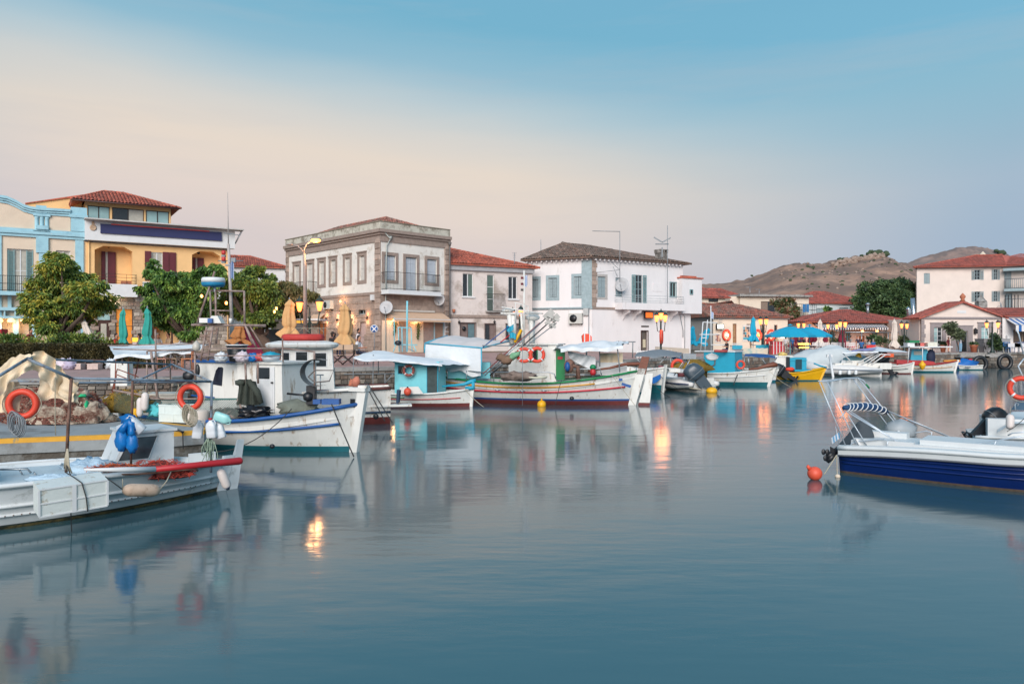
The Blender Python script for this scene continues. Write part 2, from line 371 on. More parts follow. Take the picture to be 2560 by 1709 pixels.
def tiles(parent,A,B,C,D,m,cw=.24,rh=.38,amp=.05,name='roof_tiles'):
 """one roof slope of barrel tiles: eave A->B, ridge D->C, courses stepping down the slope"""
 A,B,C,D=map(V,(A,B,C,D));e=(B-A).normalized();nrm_=e.cross((D+C)/2-(A+B)/2).normalized()
 if nrm_.z<0:nrm_=-nrm_
 up=nrm_.cross(e);up=up if up.z>0 else-up
 vtop=max((D-A).dot(up),(C-A).dot(up));nr=max(1,int(vtop/rh));b=MB();rh=vtop/nr
 uv=lambda p:((p-A).dot(e),(p-A).dot(up))
 pl=[uv(p)for p in(A,B,C,D)]
 def span(v):
  xs=[]
  for(x0,y0),(x1,y1)in zip(pl,pl[1:]+pl[:1]):
   if abs(y0-y1)>1e-6 and min(y0,y1)-1e-6<=v<=max(y0,y1)+1e-6:xs.append(x0+(x1-x0)*(v-y0)/(y1-y0))
  return(min(xs),max(xs))if len(xs)>1 else(0,0)
 rr=random.Random(5)
 for j in range(nr):
  v0,v1=j*rh,(j+1)*rh+.05
  l0,r0=span(j*rh+.001);l1,r1=span(min((j+1)*rh,vtop-.002));lo,hi=min(l0,l1),max(r0,r1)
  k=math.floor(lo/cw)
  while k*cw<hi:
   jz=rr.uniform(-.012,.012);jv=rr.uniform(-.02,.02)
   us=[k*cw+cw*q for q in(0,.25,.5,.75,1)];hs=[0,amp,amp*1.35,amp,0];row=[]
   for(v,lft,rgt,dz)in((v0+jv,l0,r0,.035),(v1,l1,r1,0)):
    for u_,h_ in zip(us,hs):uu=min(max(u_,lft),rgt);row.append(A+e*uu+up*v+nrm_*(h_+dz+jz))
   if(row[4]-row[0]).length+(row[9]-row[5]).length>.05:
    b.add(row,[(q,q+1,q+6,q+5)for q in range(4)],0,True)
   k+=1
 o=-nrm_*.12
 P=[A,B,C,D,A+o,B+o,C+o,D+o]
 b.add([p-nrm_*.0 for p in P],[(4,5,6,7),(0,1,5,4),(1,2,6,5),(2,3,7,6),(3,0,4,7),(0,3,2,1)])
 return ob(name,b,m,parent,kind='stuff')
def ridge(parent,pts,m,r=.1):
 b=MB();pts=[V(p)for p in pts]
 for p,q in zip(pts,pts[1:]):
  n=max(1,int((q-p).length/.4))
  for i in range(n):
   a=p.lerp(q,i/n);c=p.lerp(q,(i+1)/n+.02);b.tube([a+V((0,0,.03)),c+V((0,0,.01))],[r*1.12,r*.95],7)
 return ob('ridge_tiles',b,m,parent,kind='stuff')
def hip(parent,fp,ze,ztop,r0,r1,m,over=.35,cw=.24,rh=.4,caps=True):
 """hip roof over four footprint corners (front left, front right, back right, back left) with ridge r0-r1"""
 c=sum((V((p[0],p[1],0))for p in fp),V())/4
 E=[]
 for p in fp:
  d=V((p[0],p[1],0))-c;E.append(V((p[0],p[1],ze))+d.normalized()*over*1.4)
 R0,R1=V((r0[0],r0[1],ztop)),V((r1[0],r1[1],ztop))
 tiles(parent,E[0],E[1],R1,R0,m,cw,rh);tiles(parent,E[1],E[2],R1,R1,m,cw,rh)
 tiles(parent,E[2],E[3],R0,R1,m,cw*2,rh*2);tiles(parent,E[3],E[0],R0,R0,m,cw,rh)
 if caps:ridge(parent,[E[0],R0,R1,E[1]],m);ridge(parent,[E[3],R0],m);ridge(parent,[R1,E[2]],m)
 ob('eave_soffit',MB().add([E[0]-V((0,0,.12)),E[1]-V((0,0,.12)),E[2]-V((0,0,.12)),E[3]-V((0,0,.12))],[(0,1,2,3)]),white_paint,parent)
 return E,R0,R1
_UB={}
def unit_stone(k):
 if k not in _UB:
  r=random.Random(40+k);b=MB()
  v=[]
  for y,s in((0,1),(-.75,1),(-1,.86)):
   for(i,j)in((-1,-1),(1,-1),(1,1),(-1,1)):
    v.append((i*.5*s+r.uniform(-.03,.03),y+r.uniform(-.1,.1)*(y<0),j*.5*s+r.uniform(-.04,.04)))
  fs=[]
  for a in(0,4):fs+=[(a+q,a+(q+1)%4,a+4+(q+1)%4,a+4+q)for q in range(4)]
  fs.append((8,9,10,11));b.add(v,fs);_UB[k]=b
 return _UB[k]
def stones(parent,fc,u0,u1,z0,z1,ch,sw,ms,proud=.05,gap=.02,holes=(),jitter=.25,name='stone',limit=300,seed=3,irregular=False):
 """courses of separate stones laid over a wall plane; alike stones share their mesh"""
 r=random.Random(seed);z=z0;n=0;row=0;rest=MB()
 while z<z1-.04:
  h=min(ch*(1+r.uniform(-jitter,jitter)*irregular),z1-z);u=u0-(r.random()*sw*.8 if row%2 else 0)
  while u<u1-.03:
   w=sw*(1+r.uniform(-jitter,jitter));a,b=max(u,u0),min(u+w,u1)
   x,y=(a+b)/2,z+h/2
   if b-a>.06 and not any(q[0]-.02<x<q[1]+.02 and q[2]-.02<y<q[3]+.02 for q in holes):
    k=r.randrange(4);m=ms[r.randrange(len(ms))];pr=proud*(1+r.uniform(-.35,.35))
    Mx=fc.M@Matrix.Translation((x,0,y))@Matrix.Diagonal((b-a-gap,pr,h-gap,1))
    if n<limit:
     ob(name,cached(('st',k,m.name),lambda:unit_stone(k).mesh('stone',m)),m,parent,Mx)
    else:
     L_=Matrix.Translation((x,0,y))@Matrix.Diagonal((b-a-gap,pr,h-gap,1));us=unit_stone(k)
     rest.add([L_@V(p)for p in us.v],us.f,ms.index(m))
    n+=1
   u+=w
  z+=h;row+=1
 if rest.v:ob(name+'work',rest,ms,parent,fc.M,kind='stuff')
def railing(parent,fc,u0,u1,z0,h,y0,y1,m,step=.14,r=.012,name='railing',sides=True,rail=.02,rows=()):
 """balcony railing: top and bottom rails with uprights round three sides"""
 b=MB();path=[(u0,y0),(u0,y1),(u1,y1),(u1,y0)]if sides else[(u0,y1),(u1,y1)]
 for p,q in zip(path,path[1:]):
  for z in(z0+.08,z0+h)+tuple(z0+h*k for k in rows):b.tube([(p[0],p[1],z),(q[0],q[1],z)],rail,4)
  d=sqrt((p[0]-q[0])**2+(p[1]-q[1])**2);n=max(1,int(d/step))
  for i in range(n+1):
   t=i/n;x,y=p[0]+(q[0]-p[0])*t,p[1]+(q[1]-p[1])*t;b.tube([(x,y,z0+.0),(x,y,z0+h)],r,4)
 return ob(name,b,m,parent,fc.M)
def text(parent,s,M,size,m,name='lettering',ext=.01):
 cu=bpy.data.curves.new('lettering','FONT');cu.body=s;cu.size=size;cu.extrude=ext;cu.align_x='CENTER';cu.align_y='CENTER'
 o=bpy.data.objects.new('tmp',cu);me=bpy.data.meshes.new_from_object(o);bpy.data.objects.remove(o);me.materials.clear();me.materials.append(m)
 return ob(name,me,m,parent,M@Matrix.Rotation(pi/2,4,'X'))
 # water, ground, quay, hills
def water_mat():
 m=bpy.data.materials.new('harbour_water');m.use_nodes=True;t=m.node_tree;l=t.links;p=t.nodes['Principled BSDF']
 p.inputs['Base Color'].default_value=(0.036,0.098,0.116,1);p.inputs['Roughness'].default_value=0.105
 p.inputs['IOR'].default_value=1.74;p.inputs['Specular IOR Level'].default_value=0.5
 g=nd(t,'ShaderNodeNewGeometry');hs=[]
 for sc_,amp,det in(((.34,.9,1),1.0,3),((1.5,4.5,1),.20,3),((5,15,1),.03,2)):
  q=nd(t,'ShaderNodeMapping');q.inputs['Scale'].default_value=sc_;l.new(g.outputs['Position'],q.inputs[0])
  z=nd(t,'ShaderNodeTexNoise');z.inputs['Scale'].default_value=1;z.inputs['Detail'].default_value=det;l.new(q.outputs[0],z.inputs[0])
  k=nd(t,'ShaderNodeMath',operation='MULTIPLY');l.new(z.outputs[0],k.inputs[0]);k.inputs[1].default_value=amp;hs.append(k)
 a=nd(t,'ShaderNodeMath',operation='ADD');l.new(hs[0].outputs[0],a.inputs[0]);l.new(hs[1].outputs[0],a.inputs[1])
 a2=nd(t,'ShaderNodeMath',operation='ADD');l.new(a.outputs[0],a2 .inputs[0]);l.new(hs[2].outputs[0],a2 .inputs[1])
 q=nd(t,'ShaderNodeMapping');q.inputs['Scale'].default_value=(.05,.16,1);l.new(g.outputs['Position'],q.inputs[0])
 z=nd(t,'ShaderNodeTexNoise');z.inputs['Scale'].default_value=1;z.inputs['Detail'].default_value=2;l.new(q.outputs[0],z.inputs[0])
 st=nd(t,'ShaderNodeMapRange');l.new(z.outputs[0],st.inputs[0]);st.inputs[1].default_value=.35;st.inputs[2].default_value=.65;st.inputs[3].default_value=.04;st.inputs[4].default_value=.15
 bp=nd(t,'ShaderNodeBump');bp.inputs['Distance'].default_value=.12;l.new(st.outputs[0],bp.inputs['Strength']);l.new(a2 .outputs[0],bp.inputs['Height']);l.new(bp.outputs[0],p.inputs['Normal'])
 return m
QZ=1.6
QE=[(-60,22.5),(-20,25.5),(-12.4,27.6),(-10.5,32.5),(-8.6,36.8),(-4.5,39),(4,47),(12,57),(24,69),(45,78),(80,90),(160,110)]
BL=[(-70,52),(-44,52),(-33,58),(-22,58),(-16,58),(-10,57),(7,65),(16,71),(26,86),(55,86),(100,100),(200,125)]
w_=MB();w_.quad((-400,-60,0),(400,-60,0),(400,130,0),(-400,130,0))
ob('water',w_,water_mat(),kind='structure')
paving=mat('promenade_paving',(172,138,130),.9,.08,2,.2,stain=(138,118,110),amt=.25,sscale=1)
asph=mat('street_surface',(128,120,114),.95,.1,3,.3)
dryland=mat('dry_ground',(122,104,86),.95,.18,.2,.3)
g=MB()
for(a,b),(c,d)in zip(zip(QE,QE[1:]),zip(BL,BL[1:])):
 m0=(a[0]*.6+c[0]*.4,a[1]*.6+c[1]*.4);m1=(b[0]*.6+d[0]*.4,b[1]*.6+d[1]*.4)
 za=1.95 if a[0]<10 else 1.6;zb=1.95 if b[0]<10 else 1.6
 g.quad((a[0],a[1],QZ),(b[0],b[1],QZ),(m1[0],m1[1],QZ+.02),(m0[0],m0[1],QZ+.02),0)
 g.quad((m0[0],m0[1],QZ+.02),(m1[0],m1[1],QZ+.02),(d[0],d[1],zb),(c[0],c[1],za),0)
ob('promenade',g,[paving],kind='structure')
g=MB()
for a,b in zip(BL,BL[1:]):
 za=1.95 if a[0]<10 else 1.6;zb=1.95 if b[0]<10 else 1.6
 g.quad((a[0],a[1],za),(b[0],b[1],zb),(b[0]*2.2,330,5),(a[0]*2.2,330,5))
g.quad((-154,330,5),(440,330,5),(5000,7000,6),(-5000,7000,6));g.quad((-70,52,1.95),(-154,330,5),(-5000,7000,6),(-5000,20,1.0))
g.quad((-60,22.5,1.5),(-70,52,1.95),(-5000,20,1.0),(-5000,10,1.0))
g.quad((200,125,1.6),(160,110,1.5),(5000,110,1.0),(5000,130,1.6));g.quad((200,125,1.6),(5000,130,1.6),(5000,7000,6),(440,330,5))
ob('ground',g,dryland,kind='structure')
g=MB()
for a,b in zip(QE,QE[1:]):g.quad((a[0],a[1],-1.5),(b[0],b[1],-1.5),(b[0],b[1],QZ),(a[0],a[1],QZ))
qw=ob('quay_wall',g,mortar,kind='structure')
cop=MB()
for a,b in zip(QE,QE[1:]):
 f=Face(a[0],a[1],b[0]-a[0],b[1]-a[1]);Ln=sqrt((b[0]-a[0])**2+(b[1]-a[1])**2)
 n=max(1,int(Ln/1.2))
 for i in range(n):
  p=[f.at(Ln*i/n+.01,-.06,QZ-.16),f.at(Ln*(i+1)/n-.01,-.06,QZ-.16),f.at(Ln*(i+1)/n-.01,.45,QZ-.16),f.at(Ln*i/n+.01,.45,QZ-.16)]
  cop.add(p+[q+V((0,0,.19))for q in p],[(3,2,1,0),(4,5,6,7),(0,1,5,4),(1,2,6,5),(2,3,7,6),(3,0,4,7)])
ob('coping_stones',cop,concrete,qw,kind='stuff')
lim={1:120,2:60,8:110}
for k,(a,b)in enumerate(zip(QE,QE[1:])):
 if k in(0,10):continue
 Ln=sqrt((b[0]-a[0])**2+(b[1]-a[1])**2)
 stones(qw,Face(a[0],a[1],b[0]-a[0],b[1]-a[1]),0,Ln,.0,QZ-.18,(.2 if k<6 else .28),(.3 if k<6 else .55),rubble_m,.07,.03,seed=k+9,irregular=True,limit=lim.get(k,0),name='stone')
pier_poly=[(-16,15.9),(-11.5,17.05),(-8.3,18.2),(-7.6,18.75),(-7.75,19.3),(-9.4,20.5),(-12.9,22.8),(-14.5,26.8),(-24,25.0),(-26,20)]
pr=ob('pier',MB().slab(pier_poly,.42,.76),mat('smooth_pier_concrete',(146,150,150),.85,.08,1.6,.3,stain=(120,120,118),amt=.3,sscale=.9),kind='structure')
b=MB();cc=V((-15,21,0));inn=[(cc.x+(x-cc.x)*.992,cc.y+(y-cc.y)*.988)for x,y in pier_poly]
ob('pier_base',b.slab(inn,-1.5,.42),old_concrete,pr)
st=MB();e=pier_poly[:6]
for p,q in zip(e,e[1:]):
 P,Q=V((*p,0)),V((*q,0));d=(Q-P).normalized();nn=V((-d.y,d.x,0))
 st.add([P+V((0,0,.764)),Q+V((0,0,.764)),Q+nn*.16+V((0,0,.764)),P+nn*.16+V((0,0,.764))],[(0,1,2,3)])
 st.add([P-nn*.004+V((0,0,.66)),Q-nn*.004+V((0,0,.66)),Q-nn*.004+V((0,0,.764)),P-nn*.004+V((0,0,.764))],[(0,1,2,3)])
ob('yellow_edge_stripe',st,mat('worn_yellow_line',(214,158,54),.8,.1,4,stain=(150,140,110),amt=.12,sscale=5),pr)
ridge1=[(-200,300),(100,405),(170,405),(300,400),(450,375),(560,335),(640,305),(740,270),(850,266),(920,266),(980,265),(1030,258),(1100,240),(1160,236),(1200,222),(1240,216),(1290,205),(1310,196),(1340,187),(1375,195),(1400,225),(1440,243),(1480,262),(1540,266),(1600,285),(1700,300),(1850,320),(2000,330),(2400,360),(3000,380)]
ridge1[0]=(-600,450)
ridge2=[(900,430),(1300,300),(1480,268),(1540,268),(1590,248),(1640,225),(1680,214),(1720,205),(1760,196),(1800,185),(1850,170),(1900,160),(1940,157),(1990,150),(2040,154),(2100,162),(2150,176),(2200,190),(2260,215),(2349,255),(2600,330),(3200,400)]
def hill_mat(col,name,dark):
 m=mat(name,col,.95,.3,.03,.9,stain=dark,amt=.55,sscale=.05,bscale=.22)
 return m
def hill(rid,D,depth,name,m,seed):
 P=[Z4(x,y)for x,y in rid]
 def top(px):
  for(x0,y0),(x1,y1)in zip(P,P[1:]):
   if x0<=px<=x1:return y0+(y1-y0)*(px-x0)/(x1-x0)
  return P[-1][1]
 x0,x1=P[0][0],P[-1][0]
 def fn(u,v):
  px=x0+(x1-x0)*u;H=max(4,Zp(top(px),D));xx=X(px,D)
  if v<=.5:k=(2*v)**1.25;dist=D-depth*(1-v*2)
  else:k=1-(v-.5)*2;dist=D+depth*(v-.5)*3
  z=3+(H-3)*k
  if .02<v<.98:z+=k*(1-k)*3*(noise.fractal(V((xx*.012,dist*.012,seed)),1,2.1,5))*7+k*abs(noise.fractal(V((xx*.07,dist*.07,seed)),.7,2,5))*2.2-k*.8
  if v==0:z=0
  return V((xx*(1+(dist-D)/D*.6),dist,z))
 ob(name,MB().grid(fn,330,90),m,kind='structure');return fn
hf1=hill(ridge1,620,330,'hill',hill_mat((160,126,106),'dry_hillside',(120,98,86)),1)
hf2=hill(ridge2,950,330,'hill',hill_mat((150,124,112),'far_dry_hillside',(120,104,98)),5)
b=MB();r=random.Random(3);rk=MB()
def hilltop(zx,zy,D=600):return W(*Z4(zx,zy),D)
for zx,zy,s_ in((1362,204,5.5),(1378,208,5),(1345,200,4),(1330,190,3),(1305,198,3),(1100,238,3.5),(1120,238,2.5),(1085,242,2),(1183,247,3),(885,298,3),(1085,282,2.6),(1083,305,2.2),(640,404,2.4),(835,468,7),(850,466,6),(815,470,5),(1240,215,2),(490,352,1.5),(1190,290,1.6)):
 p=hilltop(zx,zy,560 if zy>400 else 596)
 for k in range(5):b.blob(p+V((r.gauss(0,s_*.5),0,r.gauss(0,s_*.15))),(s_*.5,s_*.5,s_*.38),8,5,.5,3,k)
for zx,zy,s_ in((2198,196,5),(2160,182,3),(2182,190,3)):
 p=W(*Z4(zx,zy),930);b.blob(p,(s_,s_,s_*.7),8,5,.5,3,1)
for i in range(420):
 u_=r.uniform(.34,.75);p=hf1(u_,r.uniform(.12,.49));q=r.uniform(.4,1.5);(b if r.random()<.45 else rk).blob(p,(q,q,q*.7),6,4,.6,3,i)
for i in range(190):
 t_=r.random();zx=1060+320*t_+r.gauss(0,14);zy=262-62*t_+abs(r.gauss(0,16));p=hilltop(zx,zy,594);q=r.uniform(.7,2.4)
 rk.blob(p,(q,q,q*r.uniform(.5,1.1)),6,4,.7,3,i)
ob('hill_scrub',b,mat('dark_scrub',(62,76,54),.95,.3,.5,.5),kind='stuff');ob('hill_rocks',rk,mat('hill_rock',(146,128,116),.95,.25,.4,.8),kind='stuff')
# pale blue and cream house, far left
D0=(.845,.535)
fA=Face(-33.7-.845*12,60-.535*12,*D0)
G=1.95
def R1(fc,x0,y0,x1,y1,zz=Z1):return fc.rect(zz(x0,y0),zz(x1,y1))
t=thing('town_house','cream house with pale blue pilasters, curved parapet and black balcony at the far left','house',fA.M@Matrix.Translation((0,0,G)))
u2=fA.u(213)
hA=[R1(fA,60,622,286,990),R1(fA,478,635,600,862),R1(fA,0,1215,108,1442),R1(fA,165,1215,290,1442),R1(fA,497,1290,535,1400)]
zz=lambda x,y,f=fA:f.uz(*Z1(x,y))
ztop=zz(600,275)[1];zc=zz(500,520)[1]
hA=[(a,b,c,d)for a,b,c,d in hA]
hA[2]=(fA.u(0)-1.6,hA[2][1],G,hA[2][3]);hA[3]=(hA[3][0],hA[3][1],G,hA[3][3])
wall(t,fA,0,u2,G-.3,ztop-.3,hA,cream_wall)
ob('side_wall',MB().bx(0,u2,.5,9,G-.3,ztop-.4),cream_wall,t,fA.M)
window(t,fA,hA[0],'glass',cols=2,rows=2,pm=glass_pale,name='balcony_door')
W0=t
for k in(0,1):
 w=(hA[0][1]-hA[0][0])*.26;x=hA[0][0]+.03 if k==0 else hA[0][1]-w-.03
 b=MB().bx(0,.06,0,.04,0,hA[0][3]-hA[0][2]-.1).bx(w-.06,w,0,.04,0,hA[0][3]-hA[0][2]-.1)
 for i in range(26):b.box((w/2,.02,.08+i*(hA[0][3]-hA[0][2]-.2)/26),(w-.12,.012,.1),rx=.6)
 ob('shutter',b,shut_green,t,fA.T(x,.05,hA[0][2]+.03))
window(t,fA,hA[1],'glass',pm=glass_pale,cols=2,rows=2)
window(t,fA,hA[4],'glass',pm=glass_dark,cols=1,rows=3)
for i in(2,3):ob('shop_opening',MB().bx(hA[i][0],hA[i][1],.9,1.0,G,hA[i][3]),warm_room,t,fA.M)
b=MB()
def band(x0,y0,x1,y1,p,m=0,f=fA,zo=Z1):
 """raised moulding between two pixel corners"""
 r=f.rect(zo(x0,y0),zo(x1,y1));b.bx(r[0],r[1],-p,.02,r[2],r[3],m)
zc0,zc1=zz(500,535)[1],zz(500,490)[1]
for(p,a,c)in((.16,zc0,zc0+.22),(.28,zc0+.22,zc0+.42),(.20,zc0+.42,zc0+.62)):b.bx(0,u2+.05,-p,.02,a,c)
for(x0,x1,w)in((-60,14,.1),(306,412,.13),(640,712,.1)):
 a,c=zz(x0,600)[0],zz(x1,600)[0]
 if x0==306:b.bx(a,c,-w-.06,.02,zz(350,655)[1],zc0-.002);b.bx(zz(330,700)[0],zz(382,700)[0],-w,.02,G+4,zz(350,655)[1]-.002);b.bx(a,c,-w-.2,.02,zc0+.62,zc1+.5)
 else:b.bx(a,c,-w,.02,G,zc0-.002)
ob('cornice_and_pilasters',b,blue_trim,t,fA.M)
b=MB()
a,c=zz(590,400)[0],u2+.12
b.bx(a+.1,c,-.15,.5,zc0+.66,ztop+.1);b.bx(a,c+.05,-.25,.5,zz(650,345)[1]-.1,zz(650,345)[1]+.12);ob('parapet_block',b,blue_trim,t,fA.M);b=MB()
pa,pb=zz(290,420)[0],zz(422,420)[0]
b.bx(pa-.06,pb+.06,-.2,.0,zz(350,345)[1],zz(350,325)[1]);ob('parapet_capital',b,blue_trim,t,fA.M);b=MB();b.bx(pa-.06,pb+.06,-.2,.0,zz(350,485)[1]+.02,zz(350,468)[1]);ob('parapet_base',b,blue_trim,t,fA.M);b=MB()
b.bx(pa+.12,pb-.2,-.16,.2,zz(350,322)[1]+.02,ztop+.02)
ob('parapet_block',b,blue_trim,t,fA.M)
for i in range(3):
 uc=pa+(pb-pa)*(.17+.33*i);ob('half_column',MB().lathe([(.17,0),(.17,.08),(.13,.1),(.14,zz(350,348)[1]-zz(350,468)[1]-.12),(.18,zz(350,348)[1]-zz(350,468)[1]-.03)],12,(uc,-.03,zz(350,468)[1]+.01)),blue_trim,t,fA.M)
b=MB();ctl=[(-260,100),(-120,118),(0,165),(60,175),(140,210),(200,245),(260,262),(330,272),(480,280),(600,288)]
pts=[zz(x,y)for x,y in ctl]
for off_,p,hh in((0,.3,.2),(-.22,.2,.14),(-.4,.12,.14)):
 for(q0,q1)in zip(pts,pts[1:]):
  b.add([(q0[0],-p,q0[1]+off_),(q1[0],-p,q1[1]+off_),(q1[0],.3,q1[1]+off_),(q0[0],.3,q0[1]+off_),(q0[0],-p,q0[1]+off_-hh),(q1[0],-p,q1[1]+off_-hh),(q1[0],.3,q1[1]+off_-hh),(q0[0],.3,q0[1]+off_-hh)],[(0,1,2,3),(4,7,6,5),(0,4,5,1),(3,2,6,7)])
ob('curved_parapet_moulding',b,blue_trim,t,fA.M)
b=MB()
for(q0,q1)in zip(pts,pts[1:]):b.quad((q0[0],-.02,zc0+.6),(q1[0],-.02,zc0+.6),(q1[0],-.02,q1[1]-.3),(q0[0],-.02,q0[1]-.3));b.quad((q0[0],.28,zc0),(q1[0],.28,zc0),(q1[0],.28,q1[1]-.3),(q0[0],.28,q0[1]-.3))
ob('parapet_panel',b,cream_wall,t,fA.M)
zb=zz(200,990)[1];ub=zz(318,990)[0]
ob('balcony_slab',MB().bx(0,ub,-1.1,.02,zb-.28,zb),blue_trim,t,fA.M)
railing(t,fA,.1,ub-.08,zb,zz(200,860)[1]-zb,0,-1.02,iron,.13,rows=(.5,))
b=MB();zs=zz(100,1135)[1]
b.bx(0,zz(280,1135)[0],-.5,.02,zs-.1,zs+.14);b.bx(0,zz(280,1135)[0],-.45,.0,hA[2][3]+.02,hA[2][3]+.2)
for x in(-50,40,130,215,270):u=zz(x,1200)[0];b.bx(u-.05,u+.05,-.4,.0,hA[2][3]+.2,zs-.1)
for x in(137,285):u=zz(x,1200)[0];b.bx(u-.16,u+.16,-.2,.05,G,hA[2][3])
u=zz(82,1060)[0];b.bx(u-.12,u+.12,-.3,.0,zs+.14,zb-.3)
ob('shopfront_frame',b,blue_trim,t,fA.M)
b=MB();r=R1(fA,595,1288,702,1378);b.bx(r[0],r[1],-.08,.0,r[2],r[3]);nb=ob('notice_board',b,blue_trim,t,fA.M)
ob('board_panel',MB().bx(r[0]+.12,r[1]-.12,-.1,-.07,r[2]+.12,r[3]-.12),mat('grey_board',(150,142,138)),nb,fA.M)
# yellow house with navy fascia board
fB=Face(-33.7,60,*D0);LB=10.96;zz=lambda x,y,f=fB:f.uz(*Z1(x,y))
t=thing('yellow_house','yellow house with maroon shutters, long navy board and red tiled top storey','house',fB.M@Matrix.Translation((0,0,G)))
zst=zz(1100,1012)[1];zct=zz(1200,595)[1]
n1=R1(fB,806,598,1128,925);n3=R1(fB,1636,642,1878,940);w2=R1(fB,1290,650,1385,888)
zfl=n1[2];n3=(n3[0],n3[1],zfl,n3[3])
dr=[R1(fB,820,1132,946,1445),R1(fB,986,1125,1133,1430)];dr[0]=(dr[0][0],dr[0][1],G,dr[0][3])
cafe=(zz(1290,1300)[0],zz(1640,1300)[0],G,zz(1400,1250)[1])
wall(t,fB,0,LB,zst,zct+.05,[n1,w2,n3],yellow_wall,reveal=.0)
wall(t,fB,0,LB,G-.3,zst,dr+[cafe],mortar,name='stone_wall',reveal=.3)
sp=random.Random(4)
stones(t,fB,0,LB,G,zst-.05,.30,.42,[mat('pale_rubble_%d'%i,c,.95,.18,5,.5)for i,c in enumerate(((164,154,142),(140,130,120),(182,172,160),(150,132,120)))],.05,.03,holes=dr+[cafe],irregular=True,limit=290,name='stone')
for nc in(n1,n3):
 a,c,z0,z1=nc;b=MB();dp=1.25;h=.35
 b.quad((a,0,z0),(a,0,z1),(a,dp,z1),(a,dp,z0));b.quad((c,0,z0),(c,dp,z0),(c,dp,z1),(c,0,z1))
 b.quad((a,dp,z0),(c,dp,z0),(c,dp,z1),(a,dp,z1));b.quad((a,0,z1),(c,0,z1),(c,dp,z1),(a,dp,z1));b.quad((a,0,z0),(a,dp,z0),(c,dp,z0),(c,0,z0))
 for s_,x0 in((1,a),(-1,c)):b.add([(x0,-.003,z1),(x0+s_*.62,-.003,z1),(x0,-.003,z1-h),(x0,dp,z1),(x0+s_*.62,dp,z1),(x0,dp,z1-h)],[(0,1,2),(1,4,5,2)])
 ob('loggia',b,yellow_wall,t,fB.M)
fL=fB.off(1.22)
for(x0,x1)in((862,985),(1637,1735)):
 r=fL.rect(Z1(x0,645 if x0<900 else 697),Z1(x1,920));r=(r[0],r[1],zfl+.02,r[3]);w=r[1]-r[0]
 D_=ob('balcony_door',MB().bx(r[0]+w*.30,r[0]+w*.46,-.03,.0,r[2],r[3]-.05),glass_pale,t,fL.M)
 ob('shutter',MB().bx(r[0],r[0]+w*.28,-.09,-.03,r[2],r[3]).bx(r[0]+.06,r[0]+w*.22,-.11,-.088,r[2]+.15,r[3]-.15),maroon,D_,fL.M)
 ob('shutter',MB().bx(r[0]+w*.45,r[1],-.09,-.03,r[2],r[3]).bx(r[0]+w*.51,r[1]-.06,-.11,-.088,r[2]+.15,r[3]-.15),maroon,D_,fL.M)
 u=r[0]+w*.5;lm=ob('wall_lantern',MB().tube([(u,0,r[3]+.75),(u,-.25,r[3]+.8),(u,-.3,r[3]+.65)],.02,5).lathe([(.04,0),(.13,.08),(.15,.3),(.02,.38)],6,(u,-.3,r[3]+.28)),iron,t,fL.M)
W_=window(t,fB,w2,'glass',pm=[glass_pale,glass_pale],cols=2,rows=3,depth=.1)
s1,s2=R1(fB,1233,640,1286,890),R1(fB,1386,650,1500,872)
ob('shutter',MB().bx(s1[0],s1[1],-.1,-.04,s1[2],s1[3]).bx(s1[0]+.08,s1[1]-.08,-.12,-.098,s1[2]+.12,s1[3]-.12),maroon,W_,fB.M)
for k in(0,1):
 a=s2[0]+(s2[1]-s2[0])*.5*k;c=a+(s2[1]-s2[0])*.5-.02
 ob('shutter',MB().bx(a,c,-.1,-.04,s2[2],s2[3]).bx(a+.08,c-.08,-.12,-.098,s2[2]+.12,s2[3]-.12),maroon,W_,fB.M)
for(x0,x1,ya)in((795,1158,925),(1640,1900,985)):
 a,c=zz(x0,950)[0],zz(x1,950)[0]
 B_=ob('balcony',MB().bx(a,c,-1.05,0,zfl-1.0,zfl),white_paint,t,fB.M)
 railing(B_,fB,a+.1,c-.06,zfl,.78,0,-.98,iron,.6,rows=(.35,.68),rail=.014)
pl=ob('balcony_plant_trough',MB().bx(zz(1022,900)[0],zz(1110,900)[0],-.9,-.65,zfl+.02,zfl+.25),terracotta,t,fB.M)
zf0,zf1=zz(800,552)[1],zz(800,386)[1]
fF=fB.off(-.55)
ob('fascia',MB().bx(-.05,LB+.3,-.0,.6,zf0,zf1),white_paint,t,fF.M)
zb0,zb1=zz(860,510)[1]+.0,zz(860,412)[1]-.05
bd=ob('navy_board',MB().bx(fF.u(Z1(855,0)[0]),fF.u(Z1(1887,0)[0]),-.14,-.005,zb0+.15,zb1+.02),mat('navy_board',(38,44,88),.6,.04,2),t,fF.M)
ob('board_edge',MB().bx(fF.u(Z1(945,0)[0]),fF.u(Z1(1780,0)[0]),-.22,-.145,zb1-.02,zb1+.07),mat('faded_red_trim',(178,70,72)),bd,fF.M)
ob('roof_edge_slab',MB().bx(-.1,LB+.9,-.75,.4,zf1+.0,zf1+.1),mat('roof_edge',(186,184,180)),t,fF.M)
ob('brackets',MB().tube([(LB+.32,-.0,zf0+.4),(LB+.85,-.3,zf1)],.03).tube([(LB+.32,.3,zf0+.4),(LB+.85,.3,zf1)],.03),steel,t,fF.M)
for(x,y)in((793,440),):
 u,z=fF.uz(*Z1(x,y));ob('wall_medallion',MB().lathe([(.0,0),(.24,0),(.24,.06),(.17,.08),(.13,.04),(.0,.1)],16,(0,0,0)).bx(-.09,.09,.22,.5,0,.05),mat('sandstone',(186,160,134)),t,fF.T(u,0,z)@Matrix.Rotation(pi/2,4,'X'))
ob('drainpipe',MB().tube([(.25,-.08,zf0),(.25,-.08,zst+.3),(.4,-.08,zst-.4)],.06,6),yellow_wall,t,fB.M)
